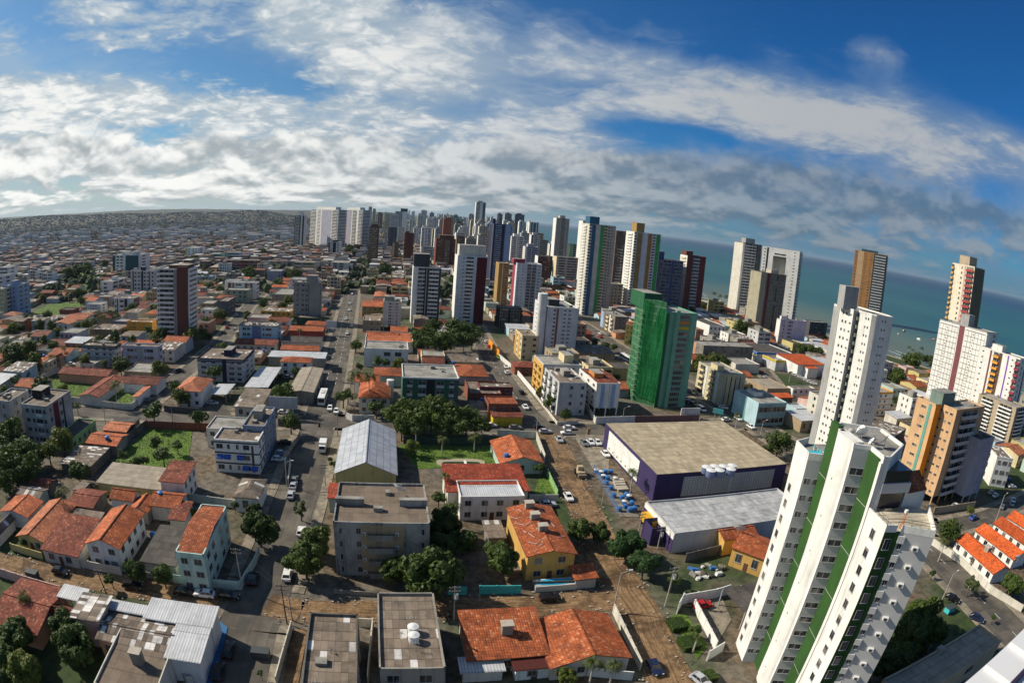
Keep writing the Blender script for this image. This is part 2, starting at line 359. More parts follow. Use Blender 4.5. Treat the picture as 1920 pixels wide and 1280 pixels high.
TOK = re.compile(r'^([a-zA-Z])(-?[\d.]+)-([\d.]+)(?::(.+))?$')
class Facade:
    """collects the parts of one building, then links at most 100 windows and 100 balconies as parts of their own"""
    def __init__(s, root, near, mb): s.root, s.near, s.mb, s.items, s.kinds = root, near, mb, [], {}
    def put(s, T, u0, u1, dep, z0, z1, kind, col=None):
        M = T @ Matrix.Translation((u0, 0, z0)) @ Matrix.Diagonal((u1 - u0, dep, z1 - z0, 1))
        s.items.append((kind, col, M, z1))
    def run(s, p0, p1, z0, h, n, spec):
        d = Vector((p1[0] - p0[0], p1[1] - p0[1], 0)); L = d.length
        if L < .3: return
        T = Matrix.Translation((p0[0], p0[1], 0)) @ Matrix.Rotation(math.atan2(d.y, d.x), 4, 'Z')
        fh = (h - z0) / n
        for tk in spec.split():
            if tk.startswith('t:'): continue
            g = TOK.match(tk)
            if not g: continue
            k, u0, u1, ex = g[1], float(g[2]) * L, float(g[3]) * L, g[4]
            zz = (.32, .76)
            if ex and re.match(r'^[\d.]+-[\d.]+$', ex): zz = tuple(float(q) for q in ex.split('-')); ex = None
            if k == 's': s.mb.box(u0, u1, -.14, 0, z0, h, wall_mat(ex), T=T)
            elif k == 'S': s.mb.box(u0, u1, -1.2, 0, z0, h + 1.4, wall_mat(ex), T=T)
            elif k == 'd': s.mb.box(u0, u1, -.05, 0, z0 + .5, h - .8, MATS['glass'], T=T)  # dark strip proud of the wall, painting the shade of a recessed slot
            elif k == 'D': s.mb.box(u0, u1, -.06, 0, z0, h - .2, wall_mat('black'), T=T)  # black strip on the wall face stands for the shade of a deep recess
            elif k == 'q':
                za, zb = z0 + zz[0] * (h - z0), z0 + zz[1] * (h - z0)
                b = MB(); b.box(u0, u1, -.12, 0, za, zb, wall_mat('lgrey'), T=T)
                nx = int((u1 - u0) / .9); nz = int((zb - za) / .55)
                for i in range(nx): b.box(u0 + (i + .05) * (u1 - u0) / nx, u0 + (i + .30) * (u1 - u0) / nx, -.17, -.12, za, zb, plain('block_dark', (.27, .27, .27)), T=T)
                for i in range(nz): b.box(u0, u1, -.16, -.12, za + i * (zb - za) / nz, za + (i + .28) * (zb - za) / nz, plain('block_dark', (.27, .27, .27)), T=T)
                for i in range(1, 4): b.box(u0 + i * (u1 - u0) / 4 - .2, u0 + i * (u1 - u0) / 4 + .2, -.2, -.12, za, zb, wall_mat('lgrey'), T=T)
                b.obj('glass_block_panel', s.root)
            elif k == 'P':
                za, zb = z0 + .10 * (h - z0), z0 + .88 * (h - z0)
                b = MB()
                for i in range(4):
                    for (a, c_) in ((.0, .64), (.655, 1.)):
                        b.box(u0 + i * (u1 - u0) / 4 + .06, u0 + (i + 1) * (u1 - u0) / 4 - .06, -.12, 0, za + a * (zb - za) * 1.0 - (0), za + c_ * (zb - za), wall_mat(ex), T=T)
                for i in range(7):
                    x = u0 + (i + .5) * (u1 - u0) / 7.2; b.box(x, x + .5, -.2, -.12, za + .12 * (zb - za), za + .12 * (zb - za) + .5, MATS['frame_dark'], T=T)
                b.obj('white_panel', s.root)
            elif k == 'g':
                b = MB(); b.box(u0, u1, -.05, 0, z0, h - 1.2, plain('grid_dark', (.07, .065, .07)), T=T); nx = max(2, int((u1 - u0) / 2.2))
                for i in range(nx):
                    for j in range(n):
                        b.box(u0 + (i + .055) * (u1 - u0) / nx, u0 + (i + .945) * (u1 - u0) / nx, -.14, -.05, z0 + (j + .05) * (fh * .97), z0 + (j + .95) * (fh * .97), wall_mat(ex), T=T)
                        if i == int(nx * .45): b.box(u0 + (i + .35) * (u1 - u0) / nx, u0 + (i + .65) * (u1 - u0) / nx, -.17, -.14, z0 + (j + .4) * (fh * .97), z0 + (j + .6) * (fh * .97), MATS['frame_dark'], T=T)
                b.obj('panel_grid', s.root)
            else:
                for i in range(n - 1, -1, -1):
                    a = z0 + i * fh
                    if k == 'w' or k == 'W':
                        if s.near: s.put(T, u0, u1, .12, a + zz[0] * fh, a + zz[1] * fh, k)
                        else: s.mb.box(u0, u1, -.04, 0, a + zz[0] * fh, a + zz[1] * fh, MATS['glass'], T=T)
                    elif k == 'b':
                        if s.near: s.put(T, u0, u1, 1.0, a, a + fh, 'b', ex)
                        else:
                            s.mb.box(u0, u1, -.05, 0, a + .3 * fh, a + .95 * fh, MATS['glass'], T=T); s.mb.box(u0, u1, -.9, 0, a, a + .36 * fh, wall_mat(ex), bot=True, T=T)
                    elif k == 'a': s.put(T, u0, min(u1, u0 + .9), .5, a + .30 * fh, a + .30 * fh + .55, 'a')
                    elif k == 'p': s.mb.box(u0, u1, -.07, 0, a + .0 * fh, a + .31 * fh, wall_mat(ex), T=T)
                    elif k == 'h': s.mb.box(u0, u1, -.09, 0, a + .86 * fh, a + fh, wall_mat(ex), T=T)
    def done(s):
        cnt = {}; ext = MB()
        s.items.sort(key=lambda it: -it[3])
        for kind, col, M, z in s.items:
            nm = {'w': 'window', 'W': 'window', 'b': 'balcony', 'a': 'air_conditioner'}[kind]
            me = {'w': lambda: unit_window(True), 'W': unit_strip, 'b': lambda: unit_balcony(col), 'a': unit_ac}[kind]()
            cnt[nm] = cnt.get(nm, 0) + 1
            if cnt[nm] > 96:
                for p in me.polygons:
                    ext.face([M @ me.vertices[v].co for v in p.vertices], me.materials[p.material_index])
                continue
            o = link(nm, me, s.root); o.matrix_basis = M
        if ext.f: tag(ext.obj('other_openings', s.root), kind='stuff')

def cname(c): return c if c in PAL else 'grey'
def building(kind, cat, label, x, y, rot, w, d, h, n=3, wall='white', near=0, F='', R_='', L='', B='', roof='conc', parapet=None, topbox=None, topbox2=None, seed=1, pil=0, awn=0, special=None, poly=None, faces=None, topb=None, group=None, **kw):
    rnd = random.Random(seed)
    P = poly or [(0, 0), (w, 0), (w, d), (0, d)]
    specs = faces or [F, R_, B, L]
    wm = wall_mat(wall); mb = MB(); z0 = 3.0 if pil else 0.0
    if special == 'gate':
        g0, g1, gz = .30 * w, .66 * w, .90 * h
        mb.prism([(0, 0), (g0, 0), (g0, d), (0, d)], 0, h, wm); mb.prism([(g1, 0), (w, 0), (w, d), (g1, d)], 0, h, wm)
        mb.prism([(g0, 0), (g1, 0), (g1, d * .3), (g0, d * .3)], gz, h, wm); mb.prism([(g0, d * .45), (g1, d * .45), (g1, d), (g0, d)], 0, gz + .3, wall_mat('offwhite'))
    else:
        mb.prism(P, z0, h, wm)
    root_me = None
    fc = Facade(None, near, mb)
    root = bpy.data.objects.new(kind, bpy.data.meshes.new(kind)); COL.objects.link(root)
    root.location = (x, y, 0); root.rotation_euler = (0, 0, R(rot)); tag(root, label, cat, group)
    fc.root = root
    tc = [tk[2:] for sp in specs for tk in sp.split() if tk.startswith('t:')]
    for i, sp in enumerate(specs):
        if i < len(P): fc.run(P[i], P[(i + 1) % len(P)], z0, h, n, sp)
    if pil:
        b = MB(); nx = max(3, int(w / 4)); ny = max(2, int(d / 5))
        for i in range(nx):
            for j in range(ny):
                b = MB(); cx, cy = .3 + i * (w - .6) / (nx - 1), .3 + j * (d - .6) / (ny - 1)
                b.box(cx - .2, cx + .2, cy - .2, cy + .2, 0, 3, wm); b.obj('column', root)
        b = MB(); b.box(w * .3, w * .7, d * .4, d * .9, 0, 3, wall_mat('dgrey')); b.obj('ground_core', root)
    # parapet ring and roof sheet
    if parapet != 'none':
        pc = wall_mat(tc[0] if tc else (parapet or wall)); ph = 1.4 if tc else .55; th = .22
        cxm = sum(p[0] for p in P) / len(P); cym = sum(p[1] for p in P) / len(P)
        b = MB()
        for i in range(len(P)):
            p0, p1 = Vector((*P[i], 0)), Vector((*P[(i + 1) % len(P)], 0)); dd = p1 - p0
            if dd.length < .2: continue
            T = Matrix.Translation(p0) @ Matrix.Rotation(math.atan2(dd.y, dd.x), 4, 'Z')
            b.box(-.05, dd.length + .05, -.05, th, h - (.9 if tc else .02) , h + ph - (.9 if tc else 0), pc, T=T)
        b.obj('parapet', root)
    b = MB(); zr = h + .06
    if len(P) == 4 and roof in ('tile', 'tiled'):
        b.face([(0, 0, h + .3), (w, 0, h + .3), (w, d / 2, h + 1.3), (0, d / 2, h + 1.3)], roof_mat(roof)); b.face([(0, d / 2, h + 1.3), (w, d / 2, h + 1.3), (w, d, h + .3), (0, d, h + .3)], roof_mat(roof))
    else: b.face([(p[0], p[1], zr) for p in P], roof_mat(roof))
    ro = b.obj('roof', root)
    for tb in (topbox, topbox2):
        if tb:
            b = MB(); b.box(tb[0] * w, tb[1] * w, tb[2] * d, tb[3] * d, h + .08, h + .08 + tb[4], wall_mat(cname(tb[5])), top=roof_mat('conc')); b.box(tb[0] * w - .1, tb[1] * w + .1, tb[2] * d - .1, tb[3] * d + .1, h + tb[4] + .08, h + tb[4] + .3, wall_mat(cname(tb[5])), top=roof_mat('conc'))
            b.obj('roof_tower', root)
    for (c, bw_, bd_, zt, col) in (topb or []):
        b = MB(); b.box(c[0] - x - bw_ / 2, c[0] - x + bw_ / 2, c[1] - y - bd_ / 2, c[1] - y + bd_ / 2, h + .08, zt, wall_mat(col)); b.obj('roof_tower', root)
    if near and h < 40 and special is None and w > 6:
        for i in range(rnd.randint(2, 4)):
            b = MB(); cx, cy = w * rnd.uniform(.15, .85), d * rnd.uniform(.15, .85)
            q = rnd.random()
            if q < .5: b.box(cx, cx + rnd.uniform(.8, 2), cy, cy + rnd.uniform(.8, 1.6), h + .08, h + rnd.uniform(.5, 1.2), wall_mat('conc')); b.obj('roof_hatch', ro)
            else:
                b.tube((cx, cy, h), (cx, cy, h + rnd.uniform(1.5, 3)), .035, MATS['frame_light']); b.tube((cx - .8, cy, h + 1.5), (cx + .8, cy, h + 1.5), .025, MATS['frame_light'])
                for k in range(4): b.tube((cx - .7 + k * .45, cy - .35, h + 1.5), (cx - .7 + k * .45, cy + .35, h + 1.5), .02, MATS['frame_light'])
                b.obj('antenna', ro)
    if awn:
        for u, st in ((.22, 1), (.52, 1), (.62, 0), (.82, 0), (.05, 1)):
            b = MB(); a0 = u * w; zz = (st + .78) * h / n
            b.face([(a0, -.02, zz), (a0, -1.0, zz - .8), (a0 + 1.9, -1.0, zz - .8), (a0 + 1.9, -.02, zz)], plain('awning_blue', (.03, .09, .36))); b.face([(a0, -1.0, zz - .8), (a0, -1.0, zz - 1.1), (a0 + 1.9, -1.0, zz - 1.1), (a0 + 1.9, -1.0, zz - .8)], plain('awning_blue', (.03, .09, .36)))
            b.obj('awning', root)
    if kw.get('cyl'):
        b = MB(); b.cyl(-2.6, 1.5, 2.4, 0, h + 7, wall_mat('white'), 24)
        for i in range(12): b.box(-5.06, -4.98, 1.2, 1.8, 3 + i * 2.2, 3.9 + i * 2.2, MATS['frame_dark'])
        b.obj('stair_shaft', root, True)
    if special == 'gate':
        fc.mb.box(g0 + 1, g1 - 1, -.1, 0, gz + 1.4, gz + 2.6, MATS['glass'])
    if special == 'net':
        nm = MATS.setdefault('net', net_mat())
        for (a, bb) in (((-.35 * w, 9, h + 5), (-1.2, -1.6, 3)), ((-.1, -.3, h + 1.5), (-.4, -1.3, 3))):
            b = MB(); N = 10
            top_a, top_b = Vector((-.45 * w, 9, h + 4)), Vector((-.2, -.3, h + 1)); bot_a, bot_b = Vector((-.42 * w, 7.6, 3)), Vector((-.6, -2.4, 3))
            rows = []
            for j in range(21):
                v = j / 20; row = []
                for i in range(N + 1):
                    u_ = i / N; p = (top_a.lerp(top_b, u_)).lerp(bot_a.lerp(bot_b, u_), v)
                    row.append(p + Vector((-.5 * math.sin(u_ * 9) * v, -.5 * math.sin(u_ * 7 + v * 3), 0)))
                rows.append(row)
            for j in range(20):
                for i in range(N): b.face([rows[j][i], rows[j + 1][i], rows[j + 1][i + 1], rows[j][i + 1]], nm)
        b.obj('safety_net', root)
        b = MB(); b.prism([(-.44 * w, 8.5), (-.1, .2), (-.05, d), (-.42 * w, d)], 0, h + 4, MATS.setdefault('netting', pri('netting', (.03, .15, .07), .9, netting_build)))
        b.obj('netted_wing', root)
        for j in range(1, n):
            b = MB(); z = j * h / n; b.box(-.445 * w, .02, -.25, .0, z, z + .3, wall_mat('netg3'), bot=True, T=Matrix.Translation((0, 0, 0)))
            b = MB(); b.box(-.52 * w, -.40 * w, 7.9, 8.6, z, z + .22, wall_mat('netg3'), bot=True); b.obj('scaffold_deck', root)
        for j, c_ in ((n - 2, 'orange2'), (n - 3, 'yellowb')):
            b = MB(); b.box(.43 * w, .77 * w, -.35, -.1, (j + .25) * h / n, (j + .8) * h / n, wall_mat(c_)); b.obj('painted_opening', root)
    fc.done()
    root.data = mb.mesh(kind)
    return root

def netting_build(t, c):
    pos = t.new('ShaderNodeNewGeometry').outputs['Position']; x, y, z = t.xyz(pos)
    st = t.noise(t.vm('MULTIPLY', pos, (1.3, 1.3, .12)), 1.0, 6.0, .7); pt = t.noise(pos, .35, 5.0, .7)
    fl = t.m('LESS_THAN', t.m('FRACT', t.m('DIVIDE', z, 2.85)), .16)
    a = t.mix(t.ss(st, .35, .65), (.010, .062, .026, 1), (.045, .17, .075, 1))
    a = t.mix(t.ss(pt, .52, .7, 0, .6), a, (.10, .17, .085, 1))
    return t.mix(t.m('MULTIPLY', fl, .55), a, (.16, .24, .15, 1))

def net_mat():
    mt = bpy.data.materials.new('safety_net'); mt.use_nodes = True; t = NT(mt.node_tree)
    pos = t.new('ShaderNodeNewGeometry').outputs['Position']
    st = t.noise(t.vm('MULTIPLY', pos, (1.6, 1.6, .10)), 1.0, 5.0, .7)
    d = t.new('ShaderNodeBsdfDiffuse', {'Color': t.mix(t.ss(st, .38, .62), (.008, .07, .028, 1), (.05, .30, .13, 1))}); tr = t.new('ShaderNodeBsdfTransparent', {'Color': (.5, .9, .6, 1)}); tl = t.new('ShaderNodeBsdfTranslucent', {'Color': (.04, .34, .11, 1)})
    a = t.new('ShaderNodeMixShader', {0: .4, 1: d.outputs[0], 2: tl.outputs[0]}); b = t.new('ShaderNodeMixShader', {0: .50, 1: a.outputs[0], 2: tr.outputs[0]})
    t.l.new(b.outputs[0], t.new('ShaderNodeOutputMaterial').inputs[0]); return mt

def roof_shape(b, w, d, h, kind, rise, m, ov=.45, wallm=None):
    """roof sheets with thickness over a w x d box whose eaves are at height h; gables go to wallm faces"""
    x0, x1, y0, y1 = -ov, w + ov, -ov, d + ov; t = .16; z = h
    def slab(pts, uv):
        b.face(pts, m, uv); lo = [(p[0], p[1], p[2] - t) for p in pts]; b.face(lo[::-1], m)
        for i in range(len(pts)):
            j = (i + 1) % len(pts); b.face([lo[i], lo[j], pts[j], pts[i]], m)
    G = []
    if kind == 'gx':
        s = math.hypot(d / 2 + ov, rise); k = rise / (d / 2); e = z - k * ov
        slab([(x0, y0, e), (x1, y0, e), (x1, d / 2, z + rise), (x0, d / 2, z + rise)], [(x0, 0), (x1, 0), (x1, s), (x0, s)])
        slab([(x1, y1, e), (x0, y1, e), (x0, d / 2, z + rise), (x1, d / 2, z + rise)], [(x1, 0), (x0, 0), (x0, s), (x1, s)])
        G = [[(0, d, z), (0, 0, z), (0, d / 2, z + rise - .05)], [(w, 0, z), (w, d, z), (w, d / 2, z + rise - .05)]]
        b.box(x0, x1, d / 2 - .15, d / 2 + .15, z + rise - .03, z + rise + .1, m)
    elif kind == 'gy':
        s = math.hypot(w / 2 + ov, rise); k = rise / (w / 2); e = z - k * ov
        slab([(x0, y1, e), (x0, y0, e), (w / 2, y0, z + rise), (w / 2, y1, z + rise)], [(y1, 0), (y0, 0), (y0, s), (y1, s)])
        slab([(x1, y0, e), (x1, y1, e), (w / 2, y1, z + rise), (w / 2, y0, z + rise)], [(y0, 0), (y1, 0), (y1, s), (y0, s)])
        G = [[(0, 0, z), (w, 0, z), (w / 2, 0, z + rise - .05)], [(w, d, z), (0, d, z), (w / 2, d, z + rise - .05)]]
        b.box(w / 2 - .15, w / 2 + .15, y0, y1, z + rise - .03, z + rise + .1, m)
    elif kind == 'hip':
        q = min(w, d) / 2; e = z - .12
        if w >= d: ra, rb = (q, d / 2, z + rise), (w - q, d / 2, z + rise)
        else: ra, rb = (w / 2, q, z + rise), (w / 2, d - q, z + rise)
        A, B_, C_, D_ = (x0, y0, e), (x1, y0, e), (x1, y1, e), (x0, y1, e); s = math.hypot(q, rise)
        if w >= d:
            slab([A, B_, rb, ra], [(x0, 0), (x1, 0), (rb[0], s), (ra[0], s)]); slab([C_, D_, ra, rb], [(x1, 0), (x0, 0), (ra[0], s), (rb[0], s)])
            slab([B_, C_, rb], [(y0, 0), (y1, 0), (d / 2, s)]); slab([D_, A, ra], [(y1, 0), (y0, 0), (d / 2, s)])
        else:
            slab([A, B_, ra], [(x0, 0), (x1, 0), (w / 2, s)]); slab([C_, D_, rb], [(x1, 0), (x0, 0), (w / 2, s)])
            slab([B_, C_, rb, ra], [(y0, 0), (y1, 0), (rb[1], s), (ra[1], s)]); slab([D_, A, ra, rb], [(y1, 0), (y0, 0), (ra[1], s), (rb[1], s)])
    elif kind == 'sy':
        slab([(x0, y0, z), (x1, y0, z), (x1, y1, z + rise), (x0, y1, z + rise)], [(x0, 0), (x1, 0), (x1, d), (x0, d)])
        G = [[(0, d, z), (0, 0, z), (0, d, z + rise - .1)], [(w, 0, z), (w, d, z), (w, d, z + rise - .1)], [(w, d, z), (0, d, z), (0, d, z + rise - .1), (w, d, z + rise - .1)]]
    elif kind == 'sx':
        slab([(x0, y0, z), (x1, y0, z + rise), (x1, y1, z + rise), (x0, y1, z)], [(y0, 0), (y0, w), (y1, w), (y1, 0)])
        G = [[(0, 0, z), (w, 0, z), (w, 0, z + rise - .1)], [(w, d, z), (0, d, z), (w, d, z + rise - .1)], [(w, 0, z), (w, d, z), (w, d, z + rise - .1), (w, 0, z + rise - .1)]]
    else:
        b.face([(0, 0, z - .12), (w, 0, z - .12), (w, d, z - .12), (0, d, z - .12)], m)
    return G

def house(kind, cat, label, x, y, rot, w, d, h, roof='gx', rise=1.3, wall='white', mat='tile', win='', tank=None, group=None, fascia=None, seed=0, parts=True):
    root_mb = MB(); wm = wall_mat(wall); b = MB(); posts = []; rnd_ = random.Random(9)
    G = roof_shape(b, w, d, h, roof, rise, roof_mat(mat), .45 if roof != 'flat' else 0)
    if wall == 'open':
        for cx in (.15, w - .15):
            for cy in (.15, d / 2, d - .15):
                q = MB(); q.box(cx - .09, cx + .09, cy - .09, cy + .09, 0, h, MATS['frame_light']); posts.append(q)
        G = []
    elif roof == 'flat':
        for a in ((0, w, 0, .2), (0, w, d - .2, d), (0, .2, .2, d - .2), (w - .2, w, .2, d - .2)): root_mb.box(*a, 0, h + .35, wm)
        b.face([(.2, .2, h - .05), (w - .2, .2, h - .05), (w - .2, d - .2, h - .05), (.2, d - .2, h - .05)], roof_mat(mat))
    else:
        root_mb.box(0, w, 0, d, 0, h - .02, wm)
    for g in G: root_mb.face(g, wm)
    root = root_mb.obj(kind) if root_mb.f else link(kind, None)
    for q in posts: q.obj('post', root)
    root.location = (x, y, 0); root.rotation_euler = (0, 0, R(rot)); tag(root, label, cat, group)
    ro = b.obj('roof', root)
    fc = Facade(root, 1, MB()); n = 2 if h > 5.4 else 1
    for c_, p0, p1, L in (('F', (0, 0), (w, 0), w), ('R', (w, 0), (w, d), d)):
        if c_ in win:
            k = max(1, int(L / 3.2)); sp = ' '.join('w%.2f-%.2f' % ((i + .3) / k, (i + .3) / k + min(.4 / k, 1.5 / L)) for i in range(k))
            fc.run(p0, p1, 0, h, n, sp)
            if c_ == 'F':
                q = MB(); q.box(w * .5 - .5, w * .5 + .5, -.06, 0, 0, min(2.1, h * .7), wall_mat('brown')); q.obj('door', root)
    fc.done()
    spots = {'box': [(.55, .5)], 'box3': [(.45, .92), (.45, .66), (.5, .40)]}.get(tank, [])
    for (u, v) in spots:
        q = MB(); cx, cy = u * w, v * d; q.box(cx - .9, cx + .9, cy - .7, cy + .7, h - .2, h + rise + 1.1, wall_mat('conc')); q.box(cx - 1.05, cx + 1.05, cy - .85, cy + .85, h + rise + 1.1, h + rise + 1.3, wall_mat('beige')); q.obj('roof_box', ro)
    if tank == 'box3':
        for k in range(16):
            u, v = rnd_.uniform(.1, .9) * w, rnd_.uniform(.1, .9) * d; a = rnd_.choice((0.5, 2.4, 1.0, 1.9)); L = rnd_.uniform(1., 2.6); zf = lambda p: h + rise * (1 - abs(p - w / 2) / (w / 2)) + .12
            q = MB(); q.tube((u, v, zf(u)), (u + L * math.cos(a), v + L * math.sin(a), zf(min(w, max(0, u + L * math.cos(a))))), .045, plain('pipe_white', (.6, .6, .56)), 5); q.obj('water_pipe', ro)
    if fascia:
        q = MB(); q.box(-.3, w, -.25, -.05, h - .9, h + .3, wall_mat('blue' if fascia == 'blue' else 'yellowb')); q.box(-.25, -.05, 0, d, h - .9, h + .3, wall_mat('blue' if fascia == 'blue' else 'yellowb')); q.obj('fascia', root)
    return root

# ------------------------------------------------------------------ what stands where (metres; x east of the view axis, y away from the ledge)
KEEP = [
[(30.0,214.0),(31.7,193.4),(73.0,202.5),(77.6,219.7),(76.9,237.5),(61.5,245.0),(47.2,229.0)],
[(78.7,74.1),(106.7,60.8),(118.4,62.2),(125.8,69.6),(116.4,105.0),(89.0,93.7)],
[(-40.6,203.6),(-1.3,215.1),(0.5,155.3),(-29.2,148.2)],
[(-75.0,206.8),(-64.2,182.5),(-62.5,158.0),(-74.1,167.1)],
[(-132.5,184.4),(-115.6,159.4),(-85.1,165.8),(-94.4,184.7),(-111.2,195.1)],
[(149.0,348.1),(157.9,261.7),(204.3,336.8),(188.3,361.3)],
[(27.7,218.9),(32.7,195.0),(18.1,189.2),(11.5,222.3)],
[(-8.0,311.1),(11.5,222.3),(5.9,220.9),(1.3,261.8)],
[(156.8,124.1),(187.1,133.8),(193.9,153.7),(207.3,158.0),(207.9,143.6),(175.0,114.9)],
]
ROADS = [
('main',[(-37.2,51.1),(-41.0,69.3),(-42.9,84.3),(-49.9,123.2),(-60.7,172.5),(-70.5,214.2),(-96.6,316.9),(-140.4,482.9),(-175.3,625.7),(-231.7,877.9)],5.6,0),
('cross',[(-330,97),(-154.9,144.8),(-122.9,154.7),(-83.5,163.7),(-60.7,172.5),(-8.3,182.7),(13.2,186.1),(35.4,188.9),(75,199),(95,205)],5.2,0),
('middle',[(13.1,184.6),(6.9,203.4),(-6.4,262.1),(-16.3,318.7),(-31.4,404.6),(-70,560),(-130,800)],4.6,0),
('side',[(-126.8,156.6),(-133.2,189.9),(-139.2,223.4),(-149.5,266.1),(-187.3,375.0),(-215.2,466.2),(-273.0,653.0)],4.2,0),
('avenue',[(20,520),(49.8,389.2),(68.6,296.7),(83.6,254.4),(96.9,210.4),(104,176),(107,150),(111,125),(114,104),(113.5,84),(113,62),(112,30)],6.4,0),
('beachroad',[(140,260),(200,245),(240,180),(262,120)],4.5,0),
('bend',[(112,118),(128,113),(150,115),(186,123),(240,140)],4.0,0),
('shopstreet',[(99,206),(135,262),(150,330),(120,480),(60,800)],4.0,0),
('dirt_south',[(13.4,181.6),(16.1,173.4),(19.1,145.9),(21.7,127.5),(24.2,105.5),(28.0,86.4),(30.1,66.0)],4.3,1),
('dirt_cross',[(-107.8,60.0),(-101.5,62.2),(-73.8,70.4),(-52.6,74.8),(-48.9,75.5)],3.6,1),
('dirt_east',[(-40.2,77.6),(-33.4,77.6),(-20.8,81.2),(-7.7,85.2),(7.9,88.0),(24.6,91.3)],3.4,1),
('lane',[(-97.5,78.9),(-100.5,98.4),(-106.4,121.6)],2.0,1),
]
LAWNS = [
([(-159.7,160.6),(-167.8,179.4),(-189.8,174.7),(-177.0,156.5)],'lawn'),
([(-108.5,117.2),(-90.2,122.5),(-86.3,128.3),(-97.5,149.7),(-112.5,145.7)],'lawn'),
([(-23.0,144.9),(-1.5,152.8),(-2.1,166.8),(-31.7,160.5)],'lawn'),
([(-145.8,163.2),(-132.8,161.8),(-141.4,178.6),(-149.9,174.9)],'lawn'),
([(-394.7,338.4),(-374.6,351.4),(-407.2,383.7),(-402.5,346.4)],'lawn'),
([(-391.5,405.9),(-369.9,411.7),(-383.2,427.5),(-403.8,418.8)],'lawn'),
([(-309.4,263.9),(-301.0,294.4),(-324.8,349.0),(-352.3,326.8),(-328.2,267.6)],'lawn'),
([(8.5,133.6),(14.6,135.5),(13.9,147.8),(10.1,145.0)],'lawn'),
([(35.9,72.3),(39.0,75.8),(37.0,86.3),(33.7,85.4)],'lawn'),
([(40.3,75.7),(46.0,83.4),(46.2,91.5),(39.9,88.4)],'pave'),
([(26.3,153.9),(30.6,152.5),(36.0,184.0),(23.2,179.1)],'pave'),
([(-30.6,73.0),(-32.9,72.2),(-31.1,58.2),(-28.1,59.2)],'dirt'),
([(-43.5,53.2),(-41.1,54.3),(-42.5,61.6),(-44.4,68.6),(-47.7,70.2)],'bluepave'),
([(29.8,125.6),(34.8,125.9),(30.8,152.5),(26.3,153.4)],'pave'),
([(164.8,271.8),(173.2,284.8),(170.1,311.2),(155.0,298.8)],'asphalt'),
([(-394.7,438.1),(-500.4,540.9),(-521.0,537.3),(-438.1,427.6),(-341.6,368.6)],'lawn'),
([(-97.0,162.6),(-91.0,166.5),(-103.6,181.1),(-107.5,172.6)],'asphalt'),
]
